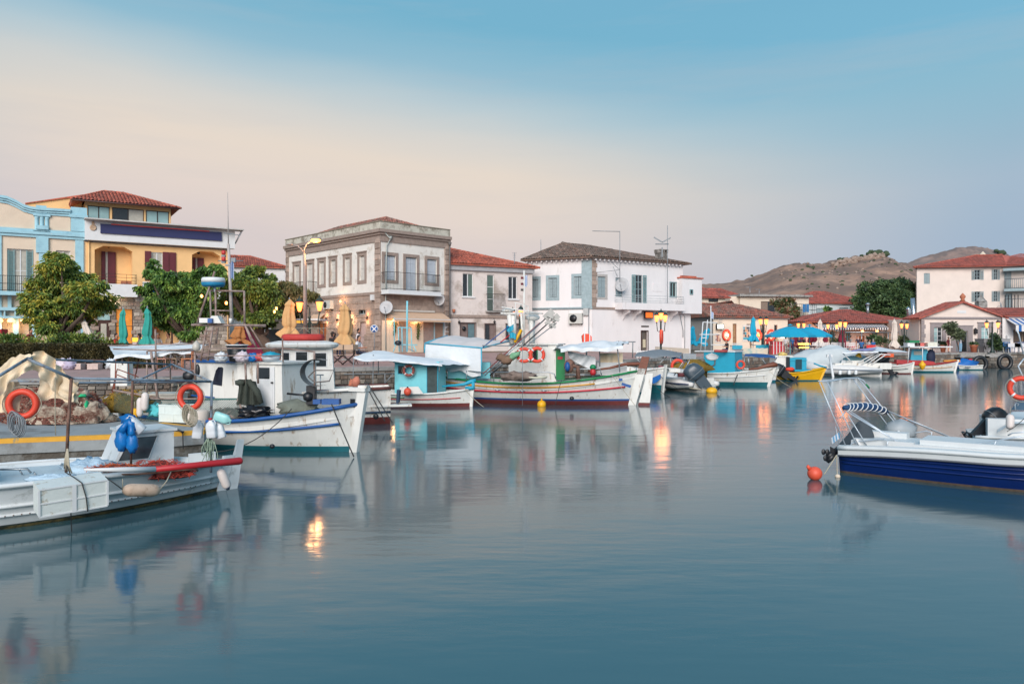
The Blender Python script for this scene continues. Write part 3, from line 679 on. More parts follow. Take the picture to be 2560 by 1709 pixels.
ob('drainpipe',MB().tube([(LB-.2,-.08,zf0),(LB-.2,-.08,G)],.06,6),yellow_wall,t,fB.M)
door=window(t,fB,dr[0],'glass',fm=brown_door,pm=glass_sky,cols=1,rows=1,name='door')
r=dr[0];zm=zz(880,1225)[1]
ob('door_leaf',MB().bx(r[0]+.06,r[1]-.06,.1,.16,G,zm).bx(r[0]+.2,r[1]-.2,.07,.1,G+.15,G+.7).bx(r[0]+.06,r[1]-.06,.06,.1,zm-.08,zm),brown_door,door,fB.M)
ob('door_grille',MB().bx(r[0]+.32,r[1]-.32,.06,.095,G+.95,zm-.3),glass_pale,door,fB.M)
window(t,fB,dr[1],'glass',fm=brown_door,pm=mat('amber_lit_glass',(190,120,50),.3,.25,3,emit=.35),cols=2,rows=2)
ob('cafe_interior',MB().bx(cafe[0],cafe[1],2.6,2.7,G,cafe[3]).bx(cafe[0],cafe[1],.3,2.6,cafe[3]-.02,cafe[3]),warm_room,t,fB.M)
ob('cafe_post',MB().bx(cafe[1]-.15,cafe[1],.05,.2,G,cafe[3]),brown_door,t,fB.M);ob('cafe_frame',MB().bx(cafe[0],cafe[0]+.15,.05,.2,G,cafe[3]).bx((cafe[0]+cafe[1])/2-.07,(cafe[0]+cafe[1])/2+.07,.05,.2,G,cafe[3]).bx(cafe[0]+.15,(cafe[0]+cafe[1])/2-.07,.06,.19,cafe[3]-.25,cafe[3]),brown_door,t,fB.M)
u=zz(960,1030)[0];ob('ceiling_lamp',MB().lathe([(.0,0),(.16,.02),(.16,.07),(0,.08)],10,(u,-.5,zfl-1.09)),lit_white,t,fB.M)
point(fB.at(u,-.5,zfl-1.25),22,(1,.85,.6),.15)
r=R1(fB,1212,903,1330,1012);sg=ob('sign_board',MB().bx(r[0],r[1],-.28,-.02,r[2],r[3]),white_paint,t,fB.M)
ob('sign_face',MB().bx(r[0]+.14,r[1]-.08,-.3,-.275,r[2]+.12,r[3]-.1),mat('sign_blue',(20,92,170),.4,.03,emit=.5),sg,fB.M)
ob('body',MB().bx(.02,LB-.02,1.3,11,G-.3,zct).bx(0,.02,0,1.3,G-.3,zct).bx(LB-.02,LB,0,11,G-.3,zct+.8),yellow_wall,t,fB.M)
ob('flat_roof',MB().bx(0,LB,.05,11,zct+.05,zct+.25),concrete,t,fB.M)
fP=fB.off(1.6);zz=lambda x,y,f=fP:f.uz(*Z1(x,y))
pw=[R1(fP,745,240,935,385),R1(fP,955,268,1226,405),R1(fP,1243,305,1440,420)]
a,c=zz(725,300)[0],zz(1456,350)[0];z0=zct+.25;ze=zz(1000,240)[1]
pw=[(q[0],q[1],min(k[2]for k in pw)-.1,ze-.28)for q in pw]
wall(t,fP,a,c,z0,ze,pw,yellow_wall,name='top_storey_wall',reveal=.15)
window(t,fP,pw[0],pm=glass_sky,fm=dark_brown,depth=.08);window(t,fP,pw[1],pm=[glass_dark,glass_pale],fm=dark_brown,depth=.08);window(t,fP,pw[2],pm=glass_sky,fm=dark_brown,depth=.08)
ob('top_storey_body',MB().bx(a,c,.2,8.5,z0,ze).bx(a-.0,a+.02,0,8.5,z0,ze).bx(c-.02,c,0,8.5,z0,ze),yellow_wall,t,fP.M)
fW=fP.off(3.2);zw_=lambda x,y:fW.uz(*Z1(x,y));ob('rear_wing',MB().prism([zw_(225,420),zw_(700,420),zw_(700,172),zw_(225,238)],0,5),yellow_wall,t,fW.M);ob('wing_roof_edge',MB().prism([zw_(215,238),zw_(700,172),zw_(700,160),zw_(215,230)],-.15,5),tile_red,t,fW.M)
lp=lambda x,y,z:tuple(fP.at(x,y,z))
hh=zz(820,120,fP.off(3))[1]
E=[lp(a-1.0,-.75,ze),lp(c+.6,-.75,ze),lp(c+.6,9,ze),lp(a-1.0,9,ze)]
r0,r1=lp(a+1.6,3.3,hh),lp(a+3.0,3.3,hh)
tiles(t,E[0],E[1],r1,r0,tile_red,.27,.42,.06);tiles(t,E[1],E[2],r1,r1,tile_red);tiles(t,E[3],E[0],r0,r0,tile_red);tiles(t,E[2],E[3],r0,r1,tile_red,.5,.8)
ridge(t,[E[0],r0,r1,E[1]],tile_red)
ob('gutter',MB().tube([lp(a-1.0,-.82,ze-.06),lp(c+.6,-.82,ze-.06)],.07,6),brown_door,t)
# white house behind the trees
fC=Face(X(600,82)-6,80,.93,.36)
t=thing('back_house','low white house with orange tiled hip roof behind the trees','house',fC.M@Matrix.Translation((0,0,G)))
b=MB();ze=Zp(665,82);b.bx(0,11,0,8,G,ze);ob('wall',b,white_wall,t,fC.M)
hip(t,[fC.at(*q)[:2]for q in((0,0),(11,0),(11,8),(0,8))],ze,Zp(640,86),fC.at(3.6,4)[:2],fC.at(7.5,4)[:2],tile_red,.4)
fD=Face(X(690,76),76,.9,.4)
t=thing('shed','small shed with sloping red roof beside the grey stone house','shed',fD.M)
ob('wall',MB().prism([(0,G),(3.0,G),(3.0,8.7),(0,7.6)],0,3),rubble_m[0],t,fD.M)
tiles(t,fD.at(-.3,-.3,7.7),fD.at(-.3,3.3,7.7),fD.at(3.2,3.3,9.0),fD.at(3.2,-.3,9.0),tile_red)
# grey stone corner house
cx,cy=X(952,58),58
fE=Face(cx-.688*15.2,cy+.726*15.2,.688,-.726)
fR=Face(cx,cy,.716,.698);LL,LR=15.2,6.75
t=thing('stone_corner_house','two storey corner house of brown stone and white plaster with weathered cream parapet','house',Matrix.Translation((cx,cy,G)))
zl=lambda x,y:fE.uz(*Z2(x,y));zr=lambda x,y:fR.uz(*Z2(x,y))
zt,zco,zst=11.98,zl(1300,340)[1]-.5,zl(1300,868)[1]
LW=[R1(fE,668,635,712,800,Z2),R1(fE,775,615,825,800,Z2),R1(fE,880,598,922,790,Z2),R1(fE,977,580,1020,780,Z2),R1(fE,1098,557,1142,765,Z2),R1(fE,1222,538,1268,748,Z2)]
z0m=sum(q[2]for q in LW[2:])/4;z1m=sum(q[3]for q in LW[2:])/4
LW=[(q[0],q[1],z0m-(.9 if i<2 else 0),z1m)for i,q in enumerate(LW)]
LG=[R1(fE,868,1108,940,1340,Z2),R1(fE,1120,1005,1150,1055,Z2),R1(fE,1210,1000,1276,1040,Z2),R1(fE,1208,1088,1280,1340,Z2),R1(fE,740,1100,800,1340,Z2)]
for i in(0,3,4):LG[i]=(LG[i][0],LG[i][1],G,LG[i][3])
RW=[R1(fR,1435,540,1530,750,Z2),R1(fR,1615,552,1710,840,Z2),R1(fR,1797,570,1880,775,Z2)]
z1m=RW[0][3];z0m=RW[0][2];zbal=zr(1600,845)[1]
RW=[(RW[0][0],RW[0][1],z0m,z1m),(RW[1][0],RW[1][1],zbal,z1m),(RW[2][0],RW[2][1],z0m,z1m)]
wall(t,fE,0,LL,zst,zco,LW,grey_white,'wall',.2);wall(t,fR,0,LR,zst,zco,RW,grey_white,'wall',.2)
wall(t,fE,0,LL,G-.3,zst,LG,stone_m[0],'stone_wall',.3);wall(t,fR,0,LR,G-.3,zst,[],stone_m[1],'stone_wall',.3)
stones(t,fE,0,LL-.75,G,zst-.5,.48,1.0,stone_m,.05,.02,holes=LG,jitter=.12,limit=240,seed=8)
stones(t,fR,.8,LR,zr(1500,1010)[1],zst-.08,.45,.95,stone_m,.03,.012,jitter=.12,limit=60,seed=9)
for i,q in enumerate(LW):window(t,fE,q,'shut',sur=stone_trim,sw=.26,fm=shut_white,sm_=shut_white,name='balcony_door' if i<2 else 'window')
for i,q in enumerate(RW):window(t,fR,q,'shut',sur=stone_trim,sw=.24,fm=shut_grey,sm_=mat('pale_grey_shutter_paint',(176,184,192),.6,.06),name='balcony_door' if i==1 else 'window',lintel=False)
window(t,fE,LG[1],fm=dark_brown,cols=1);window(t,fE,LG[2],fm=shut_grey,cols=2);window(t,fE,LG[3],'shut',fm=shut_white,sm_=mat('pinkish_door_paint',(188,166,160)),name='door',sur=stone_m[2],sw=.2)
dd=window(t,fE,LG[0],fm=mat('blue_grey_door_frame',(84,110,126)),pm=mat('lit_doorway',(120,70,40),.5,.5,4,emit=.5),cols=2,name='door')
window(t,fE,LG[4],fm=dark_brown,pm=warm_room,cols=2,name='door')
def wrap(p,z0,z1,m,name,back=.35):
 b=MB();b.M=None
 for f,a,c in((fE,0,LL),(fR,0,LR)):
  P=[f.at(a,-p),f.at(c,-p),f.at(c,back),f.at(a,back)]
  if f is fE:P[1]=fE.at(LL,-p)+fE.d*p*.98
  else:P[0]=fR.at(0,-p)-fR.d*p*.98
  vs=[V((q.x,q.y,z0+(.003 if f is fR else 0)))for q in P]+[V((q.x,q.y,z1-(.003 if f is fR else 0)))for q in P]
  b.add(vs,[(3,2,1,0),(4,5,6,7),(0,1,5,4),(1,2,6,5),(2,3,7,6),(3,0,4,7)])
 return ob(name,b,m,t)
par=mat('weathered_parapet',(190,186,172),.95,.08,2,.4,stain=(132,124,110),amt=.34,sscale=1.2)
wrap(.12,zco+.55,zt-.0,par,'parapet');wrap(.36,zco+.30,zco+.55,stone_trim,'cornice');wrap(.22,zco+.12,zco+.30,stone_trim,'cornice');wrap(.1,zco-.38,zco+.12,stone_trim,'frieze')
wrap(.08,zst-.1,zst+.12,stone_trim,'string_course',.02);wrap(.18,zt,zt+.06,mat('lichen_coping',(136,128,112),.95,.25,5),'coping')
for f,a0,a1 in((fE,LL-.72,LL),(fR,LR-.5,LR),(fR,0,.0),(fE,0,.45)):
 if a1<=a0:continue
 z=G;k=0
 while z<zco-.42:
  h=.42;p=.10+(.02 if k%2 else 0);ob('quoin',cached(('st',k%4,stone_m[k%3].name),lambda:unit_stone(k%4).mesh('stone',stone_m[k%3])),stone_m[k%3],t,f.M@Matrix.Translation(((a0+a1)/2,0,z+h/2))@Matrix.Diagonal((a1-a0+.02,p,h-.015,1)));z+=h;k+=1
b=MB()
ob('body',MB().add([(*fE.at(0,0)[:2],G),(*fE.at(0,0)[:2],zt-.3),(*fR.at(LR,0)[:2],zt-.3),(*fR.at(LR,0)[:2],G),(*(fE.at(0,0)+fR.d*LR)[:2],G),(*(fE.at(0,0)+fR.d*LR)[:2],zt-.3)],[(0,1,5,4),(3,2,5,4)]),grey_white,t)
q0,q1,q3=fE.at(LL,0),fR.at(LR,0),fE.at(0,0);q2=q3+fR.d*LR
ins=lambda p:p+((q0+q2)/2-p)*.05
E=[V((*ins(p)[:2],zt-.25))for p in(q3,q0,q1,q2)]
mid=lambda k:V((*(q0+fR.d*LR*.5-fE.d*k)[:2],zt+1.15))
r0,r1=mid(4.2),mid(LL-3.5)
tiles(t,E[0],E[1],r0,r1,tile_mix,.24,.4,.055);tiles(t,E[1],E[2],r0,r0,tile_mix,.24,.4,.055);tiles(t,E[2],E[3],r1,r0,tile_mix,.5,.8);tiles(t,E[3],E[0],r1,r1,tile_mix,.4,.6)
ridge(t,[E[1],r0,r1,E[0]],tile_mix);ridge(t,[r0,E[2]],tile_mix)
zb=zl(770,868)[1];a,c=zl(690,860)[0],zl(862,860)[0]
B_=ob('balcony',MB().bx(a,c,-1.0,0,zb-.15,zb),concrete,t,fE.M);railing(B_,fE,a+.05,c-.05,zb,.95,0,-.95,iron,.14)
a,c=zr(1395,845)[0]-.0,zr(1850,850)[0]
B_=ob('balcony',MB().bx(a+.1,c,-1.05,0,zbal-.25,zbal).bx(a+.05,c+.05,-1.1,0,zbal-.32,zbal-.25),white_paint,t,fR.M);railing(B_,fR,a+.16,c-.06,zbal,1.35,0,-1.0,iron,.13,r=.011)
ob('downpipe',MB().tube([(.2,-.2,zco+.3),(.75,-.2,zco-.15),(.45,-.12,zco-.7),(.38,-.1,zst),(.38,-.1,G)],.055,6).lathe([(.08,0),(.18,.25)],4,(.75,-.2,zco-.2)),mat('pale_grey_pipe',(160,166,162)),t,fR.M)
ob('downpipe',MB().tube([(LR-.12,-.2,zco),(LR-.12,-.2,G)],.07,6).lathe([(.1,0),(.2,.3)],4,(LR-.12,-.22,zco-.2)),mat('dark_grey_pipe',(96,92,90)),t,fR.M)
def ac(fc,u,z,w=.85,h=.62,label='white air conditioning unit fixed to the stone wall above the cafe terrace'):
 A=thing('air_conditioner',label,'air conditioner',fc.T(u,-.4,z));M=fc.T(u,-.4,z)
 ob('casing',MB().bx(0,w,0,.36,0,h),mat('ac_casing',(190,190,184),.5,.05),A,M)
 ob('fan_grille',MB().lathe([(0,0),(h*.38,0),(h*.38,.02),(0,.03)],16,(0,0,0)),black_pl,A,M@Matrix.Translation((h*.5,-.001,h*.5))@Matrix.Rotation(pi/2,4,'X'))
 ob('bracket',MB().bx(.08,.12,.1,.4,-.1,-.002).bx(w-.12,w-.08,.1,.4,-.1,-.002),iron,A,M)
u,z=zl(948,998);ac(fE,u,z,1.1,.68)
def dish(fc,u,z,r,yaw,tilt,label):
 M=fc.T(u,-.55,z)@Matrix.Rotation(yaw,4,'Z')@Matrix.Rotation(pi/2-tilt,4,'X');A=thing('satellite_dish',label,'satellite dish',M)
 ob('reflector',MB().lathe([(0.001,-.12*r),(r*.5,-.09*r),(r,.09*r),(r*.98,.11*r),(r*.5,-.07*r),(0.001,-.10*r)],20),mat('dish_grey',(170,172,174),.5,.06),A,M)
 ob('feed_arm',MB().tube([(0,-r*.9,.0),(0,-r*.25,r*.75)],.02,5).lathe([(.04,0),(.05,.1)],8,(0,-r*.25,r*.7)),steel,A,M)
 ob('wall_bracket',MB().tube([(0,0,-.08),(0,.05,-.35),(0,-.3,-.6)],.025,5),steel,A,M)
u,z=zr(1415,985);dish(fR,u,z,.52,-.9,.25,'grey satellite dish on the corner of the stone house')
u,z=zr(1868,920);dish(fR,u,z,.48,-1.15,.15,'grey satellite dish beneath the right end of the railed balcony')
u0,z1=zr(1450,1015);u1=zr(1930,1015)[0];z2=zr(1600,1105)[1]-.0
b=MB();b.add([(u0,0,z1),(u1,0,z1),(u1,-1.1,z1-.55),(u0,-1.1,z1-.55),(u0,-1.1,z2),(u1,-1.1,z2)],[(0,1,2,3),(3,2,5,4)]);b.add([(u0,0,z1),(u0,-1.1,z1-.55),(u0,0,z1-.55)],[(0,1,2)]);b.add([(u1,0,z1),(u1,-1.1,z1-.55),(u1,0,z1-.55)],[(0,1,2)])
A=thing('awning','beige cloth awning with white stripe under the railed balcony','awning',fR.T(u0,0,z1));ob('cloth',b,beige_awn,A,fR.M)
ob('stripe',MB().bx(u0,u1,-1.112,-1.104,z1-.62,z1-.56),white_paint,A,fR.M);ob('cassette',MB().bx(u0+.6,u1-.9,-.14,-.005,z1+.01,z1+.14),shut_white,A,fR.M)
zsh=z2+.08
for(x0,x1,m,nm)in((1412,1475,cream_wall,'shop_panel'),(1475,1555,cream_wall,'shop_panel'),(1625,1762,cream_wall,'shop_panel'),(1765,1850,mat('grey_brown_shutter',(146,128,120)),'shop_shutter'),(1555,1625,mat('grey_shutter',(160,150,142)),'shop_shutter'),(1940,1985,white_wall,'shop_panel')):
 a,c=zr(x0,1200)[0],zr(x1,1200)[0];ob(nm,MB().bx(a+.01,c-.01,-.10 if nm[-1]=='l' else-.06,0,G,zsh),m,t,fR.M)
a,c=zr(1852,1200)[0],zr(1938,1200)[0]
d_=ob('door',MB().bx(a,a+.1,-.1,0,G,zsh).bx(c-.1,c,-.1,0,G,zsh).bx(a+.1,c-.1,-.1,0,zsh-.12,zsh).bx(a+.1,c-.1,-.1,0,G,G+.7),mat('pale_blue_door',(150,176,186)),t,fR.M)
ob('pane',MB().bx(a+.1,c-.1,-.04,-.01,G+.7,zsh-.12),mat('brown_paper_pane',(150,122,104)),d_,fR.M)
ob('meter_box',MB().bx(0,.32,0,.2,0,.42),white_paint,t,fE.T(*[zl(1342,922)[0],-.32,zl(1342,922)[1]]))
for x,y in((950,1080),(1045,1090),(1165,1090),(1300,1072)):
 u,z=zl(x,y);ob('wall_light',MB().lathe([(.0,-.12),(.07,-.12),(.07,.12),(.0,.12)],8,(u,-.16,z)).lathe([(.0,-.125),(.05,-.124),(0,-.123)],8,(u,-.16,z-.002),1).lathe([(.0,.123),(.05,.124),(0,.125)],8,(u,-.16,z+.002),1),[iron,lit],t,fE.M)
 for k in(-.3,.3):point(fE.at(u,-.22,z+k),9,(1,.5,.22),.1)
u,z=zl(1088,932);ob('wall_bulb',MB().blob((u,-.3,z),(.09,.09,.09)),bulb,t,fE.M);point(fE.at(u,-.5,z),30)
u0,z0=zl(832,1040);u1=zl(932,1040)[0];b=MB();n=9
for i in range(n):
 a,c=u0+(u1-u0)*i/n,u0+(u1-u0)*(i+1)/n;b.quad((a,-.02,z0),(c,-.02,z0),(c,-.7,z0-.55),(a,-.7,z0-.55));b.add([(a,-.7,z0-.55),(c,-.7,z0-.55),(c,-.71,z0-.75),((a+c)/2,-.71,z0-.85),(a,-.71,z0-.75)],[(0,1,2,3,4)])
A=thing('awning','small scalloped tan awning over the blue cafe door','awning',fE.T(u0,0,z0));ob('cloth',b,beige_awn,A,fE.M)
for x,y0,y1,nm in((1500,1100,1215,'left'),(1702,1105,1250,'right')):
 u,z=zr(x,y0);P=thing('hanging_plant','trailing green plant under a warm spotlight, %s end of the beige awning'%nm,'plant',fR.T(u,-.25,z));h=z-zr(x,y1)[1];b=MB();r=random.Random(x)
 for i in range(160):
  k=r.random();p=V((u+r.gauss(0,.10*(1.1-k))+.06*sin(k*4),-.25+r.gauss(0,.06),z-k*h));s_=.07
  b.quad(p,p+V((s_,r.uniform(-.05,.05),-.02)),p+V((s_,0,-s_)),p+V((0,r.uniform(-.05,.05),-s_)))
 ob('leaves',b,mat('plant_leaf',(70,92,44),.7,.3,9),P,fR.M,kind='stuff');ob('spotlight',MB().lathe([(.0,0),(.06,0),(.04,.12)],8,(u-.12,-.3,z+.02)),bulb,P,fR.M);point(fR.at(u-.1,-.4,z+.05),22)
u,z=zl(1163,1110);P=thing('hanging_plant','trailing green plant lit from above beside the pinkish door','plant',fE.T(u,-.2,z));b=MB();r=random.Random(3)
for i in range(150):
 k=r.random();p=V((u+r.gauss(0,.12),-.25+r.gauss(0,.06),z-k*1.0));b.quad(p,p+V((.07,.02,-.02)),p+V((.07,0,-.07)),p+V((0,-.02,-.07)))
ob('leaves',b,mat('plant_leaf',(70,92,44)),P,fE.M,kind='stuff');point(fE.at(u,-.4,z+.1),22)
p=W(*Z2(1348,1165),55);M=TR(p.x,p.y,0)
S_=thing('road_sign','round blue road sign with a pale cross on a thin pole by the stone corner','sign',TR(p.x,p.y,1.7))
ob('pole',MB().tube([(0,.03,1.7),(0,.03,p.z+.35)],.03,8),grey_pipe,S_,M)
ob('sign_disc',MB().lathe([(0,-.01),(.30,-.01),(.30,.01),(0,.01)],28),white_paint,S_,Matrix.Translation(p)@Matrix.Rotation(pi/2,4,'X'))
ob('blue_disc',MB().lathe([(0,-.005),(.25,-.005),(.25,.005),(0,.005)],28),mat('road_sign_blue',(40,92,158)),S_,Matrix.Translation(p+V((0,-.016,0)))@Matrix.Rotation(pi/2,4,'X'))
ob('cross',MB().box((0,-.026,0),(.46,.006,.07),ry=pi/4).box((0,-.0262,0),(.46,.006,.07),ry=-pi/4),white_paint,S_,Matrix.Translation(p))
# peeling white house with bright red roof
fG=Face(-5.25,63,.884,.467);LG_=7.95;zz=lambda x,y:fG.uz(*Z3(x,y))
t=thing('peeling_house','narrow white house with peeling plaster, wavy balcony rail and bright red roof','house',fG.M@Matrix.Translation((0,0,G)))
ze=zz(500,548)[1];H=[R1(fG,265,565,357,765,Z3),R1(fG,475,575,537,792,Z3),R1(fG,660,592,737,785,Z3),R1(fG,245,992,375,1150,Z3),R1(fG,458,1000,545,1150,Z3),R1(fG,640,1000,765,1150,Z3)]
H[1]=(H[1][0],H[1][1],zz(500,890)[1],H[1][3])
wall(t,fG,0,LG_,G-.3,ze,H,patchy,reveal=.25)
ob('body',MB().bx(0.0,LG_,.3,9,G-.3,ze+.2),patchy,t,fG.M)
window(t,fG,H[0],cols=2,sill=True,depth=.12,sur=None,pm=[glass_dark,mat('grey_green_glass',(88,104,96),.2,.1,3)]);window(t,fG,H[1],cols=1,rows=3,name='balcony_door',pm=mat('grey_green_glass',(88,104,96)),depth=.12);window(t,fG,H[2],cols=2,sill=True,depth=.12)
wd=mat('brown_grey_window_wood',(98,82,80),.7,.12,6)
for q in H[3:]:window(t,fG,q,cols=2,fm=wd,pm=[mat('painted_panel',(120,104,100)),mat('blue_grey_glass',(92,116,122),.2,.1,3)]if q is H[3]else[glass_dark,mat('painted_panel',(120,104,100))],sur=wd,sw=.06,lintel=False,depth=.1)
ob('string_course',MB().bx(0,LG_,-.14,.02,zz(500,948)[1],zz(500,925)[1]),stone_trim,t,fG.M)
ob('fascia',MB().bx(-.0,LG_+.1,-.22,.02,ze-.0,ze+.35).bx(-.0,LG_+.16,-.3,.0,ze+.35,ze+.48),mat('grey_fascia',(158,158,160)),t,fG.M)
B_=ob('balcony',MB().bx(H[1][0]-.15,H[1][1]+.9,-.5,0,H[1][2]-.1,H[1][2]),concrete,t,fG.M)
b=MB();a,c=H[1][0]-.1,H[1][1]+.85
for i in range(15):
 u=a+(c-a)*i/14;b.tube([(u,-.45-.14*sin(k/7*2*pi),H[1][2]+1.45*k/7)for k in range(8)],.013,4)
b.tube([(a,0,H[1][2]+1.45),(a,-.45,H[1][2]+1.45),(c,-.45,H[1][2]+1.45),(c,0,H[1][2]+1.45)],.02,4);b.tube([(a,-.45,H[1][2]+.03),(c,-.45,H[1][2]+.03)],.02,4)
ob('wavy_railing',b,iron,B_,fG.M)
E0,E1=fG.at(-.0,-.45,ze+.5),fG.at(LG_+.35,-.45,ze+.5);TL=fG.at(0,4.2,fG.off(4.2).uz(*Z3(152,335))[1]);BR=fG.at(LG_+.35,8.6,ze+.5);BL_=fG.at(0,8.6,ze+.5)
tiles(t,E0,E1,TL+fG.d*.6,TL,tile_red,.25,.4,.06);tiles(t,E1,BR,TL+fG.d*.6,TL+fG.d*.6,tile_red,.25,.4,.06);tiles(t,BR,BL_,TL,TL+fG.d*.6,tile_red,.5,.8);ridge(t,[TL+fG.d*.6,E1],tile_red)
for x,y in((225,985),(530,982)):
 u,z=zz(x,y);ob('wall_lantern',MB().tube([(u,0,z+.25),(u,-.2,z+.25),(u,-.22,z+.1)],.015,4).lathe([(.03,-.15),(.1,-.05),(.11,.06),(.02,.12)],6,(u,-.22,z)),iron,t,fG.M)
u,z=zz(275,1040);ob('fan_vent',MB().lathe([(0,0),(.18,0),(.18,.04),(0,.05)],12),black_pl,t,fG.T(u,-.02,z)@Matrix.Rotation(pi/2,4,'X'))
u,z=zz(182,902);ob('flower_pot',MB().lathe([(.1,0),(.14,.28),(.0,.28)],10,(u,-.15,z)),terracotta,t,fG.M)
# big white house with grey-blue shutters
kx,ky=X(1480,66),66
fH=Face(kx-.903*6.3,ky+.429*6.3,.903,-.429);LH=6.3;fI=Face(kx,ky,.845,.535);LI=10.9
t=thing('white_house','large white house with grey-blue shutters and old brown tiled roof','house',Matrix.Translation((kx,ky,G)))
zl=lambda x,y:fH.uz(*Z3(x,y));zr=lambda x,y:fI.uz(*Z3(x,y));ze=zr(1500,440)[1];zstr=zl(1300,862)[1]
HL=[R1(fH,858,615,918,775,Z3),R1(fH,1005,603,1078,775,Z3),R1(fH,1226,590,1301,757,Z3)]
HR=[R1(fI,1432,592,1500,770,Z3),R1(fI,1585,602,1643,765,Z3),R1(fI,1755,578,1817,822,Z3),R1(fI,2055,643,2108,765,Z3),R1(fI,1808,1062,1862,1215,Z3)]
HR[4]=(HR[4][0],HR[4][1],G,HR[4][3])
wh=mat('limewashed_wall',(224,220,219),.85,.035,1.2,.25,bscale=10,stain=(206,201,198),amt=.04,sscale=1.6,stretch=(1,1,.3))
wall(t,fH,0,LH,G-.3,ze,HL,wh);wall(t,fI,0,LI,G-.3,ze,HR,wh)
for q in HL:window(t,fH,q,'shut',sur=mat('blue_grey_trim',(148,166,170)),sw=.24,fm=shut_grey,sm_=shut_grey,lintel=False,depth=.12,sproud=.02)
window(t,fI,HR[0],'shut',sur=mat('flaking_trim',(172,168,164),.9,.15,6),sw=.2,fm=shut_grey,sm_=shut_grey,lintel=False,depth=.1,sproud=.02)
window(t,fI,HR[1],'shut',fm=shut_grey,sm_=shut_grey,depth=.1)
window(t,fI,HR[2],'open',fm=shut_grey,sm_=shut_green,cols=2,rows=4,name='balcony_door',depth=.1)
window(t,fI,HR[3],'glass',fm=shut_green,cols=2,depth=.1,sur=mat('blue_grey_trim',(148,166,170)),sw=.08,lintel=False)
dr=window(t,fI,HR[4],'glass',fm=brown_door,cols=1,name='door',pm=mat('dusty_door_glass',(98,90,82),.3,.2,5),sur=brown_door,sw=.07,lintel=False);q=HR[4]
ob('notice',MB().bx(q[0]+.3,q[0]+.62,.12,.16,q[3]-1.5,q[3]-.75),mat('paper',(196,186,160)),dr,fI.M)
r=R1(fI,1902,648,1990,720,Z3);ob('blind_niche',MB().bx(r[0],r[1],-.03,0,r[2],r[3]),wh,t,fI.M)
ob('string_course',MB().bx(0,LH+.05,-.1,.02,zstr-.1,zstr+.08),mat('blue_grey_trim',(148,166,170)),t,fH.M);ob('string_course',MB().bx(.0,zr(1578,860)[0],-.09,.02,zstr-.1,zstr+.08),stone_trim,t,fI.M)
ob('corner_pilaster',MB().bx(LH-.95,LH-.0,-.05,.02,zstr+.08,ze),mat('blue_grey_trim',(148,166,170)),t,fH.M)
z=zstr+.1;k=0
while z<ze-.3:ob('quoin',cached(('st',k%4,stone_m[k%3].name),lambda:unit_stone(k%4).mesh('stone',stone_m[k%3])),stone_m[k%3],t,fI.M@Matrix.Translation((.22+.06*(k%2),0,z+.19))@Matrix.Diagonal((.44+.12*(k%2),.05,.36,1)));z+=.38;k+=1
Bk=fI.at(LI,8);Bl=fH.at(0,7)
shell(t,[tuple(fI.at(LI)[:2]),tuple(Bk[:2]),tuple(Bl[:2]),tuple(fH.at(0)[:2])],G,ze,wh)
def ring(k,dz):
 c=(fH.at(0)+fI.at(LI)+Bk+Bl)/4
 return[V((*(p+(p-c).normalized()*k)[:2],ze+dz))for p in(fH.at(0),fI.at(0),fI.at(LI),Bk,Bl)]
E=ring(.62,.08);r0=fI.at(.6,5.2,fI.off(5).uz(*Z3(1345,320))[1]);r1=fI.at(3.4,5.4,r0 .z-.02)
tiles(t,E[0],E[1],r0,r0,tile_old,.25,.4,.07);tiles(t,E[1],E[2],r1,r0,tile_old,.25,.4,.07);tiles(t,E[2],E[3],r1,r1,tile_old,.4,.6);tiles(t,E[3],E[4],r0,r1,tile_old,.5,.8);tiles(t,E[4],E[0],r0,r0,tile_old,.5,.8)
ridge(t,[E[1],r0,r1,E[2]],tile_old)
for f,Ln in((fH,LH),(fI,LI)):
 b=MB();b.bx(-.0,Ln,-.12,.02,ze-.12,ze-.002)
 for i in range(int(Ln/.48)):b.bx(.15+i*.48,.27+i*.48,-.32,-.12,ze-.2,ze-.02)
 ob('dentil_cornice',b,wh,t,f.M)
u=zr(2006,420)[0];zc=zr(2006,365)[1]
ch=ob('chimney',MB().bx(u-.42,u+.42,0.05,.8,ze-.4,zc-.25).bx(u-.48,u-.3,0,.85,zc-.24,zc).bx(u+.3,u+.48,0,.85,zc-.24,zc).bx(u-.5,u+.5,-.02,.87,zc,zc+.1).bx(u-.05,u+.05,0,.85,zc-.24,zc),mat('stained_chimney',(176,168,160),.9,.1,3,stain=(110,104,98),amt=.5,sscale=2),t,fI.M)
a,c=zr(1575,850)[0],zr(2112,850)[0];zb0,zb1=zr(1800,883)[1],zr(1800,826)[1]
B_=ob('balcony',MB().bx(a,c,-1.1,-.95,zb0,zb1).bx(a,a+.15,-.95,0,zb0,zb1).bx(c-.15,c,-.95,0,zb0,zb1).bx(a+.15,c-.15,-.95,0,zb0,zb0+.16),wh,t,fI.M)
railing(B_,fI,a+.05,c-.1,zb1,zr(1800,760)[1]-zb1,0,-1.02,mat('pale_rail',(170,178,180)),1.3,rows=(.35,.65),rail=.014)
for x in(1650,1745,1960,2060):
 u=zr(x,900)[0];b=MB();b.M=Matrix.Rotation(pi/2,4,'Z');ob('bracket',MB().add([(u-.08,0,zb0),(u-.08,-.95,zb0),(u-.08,-.85,zb0-.25),(u-.08,-.3,zb0-.5),(u-.08,0,zb0-.95),(u+.08,0,zb0),(u+.08,-.95,zb0),(u+.08,-.85,zb0-.25),(u+.08,-.3,zb0-.5),(u+.08,0,zb0-.95)],[(0,1,2,3,4),(9,8,7,6,5),(1,6,7,2),(2,7,8,3),(3,8,9,4)]),wh,t,fI.M)
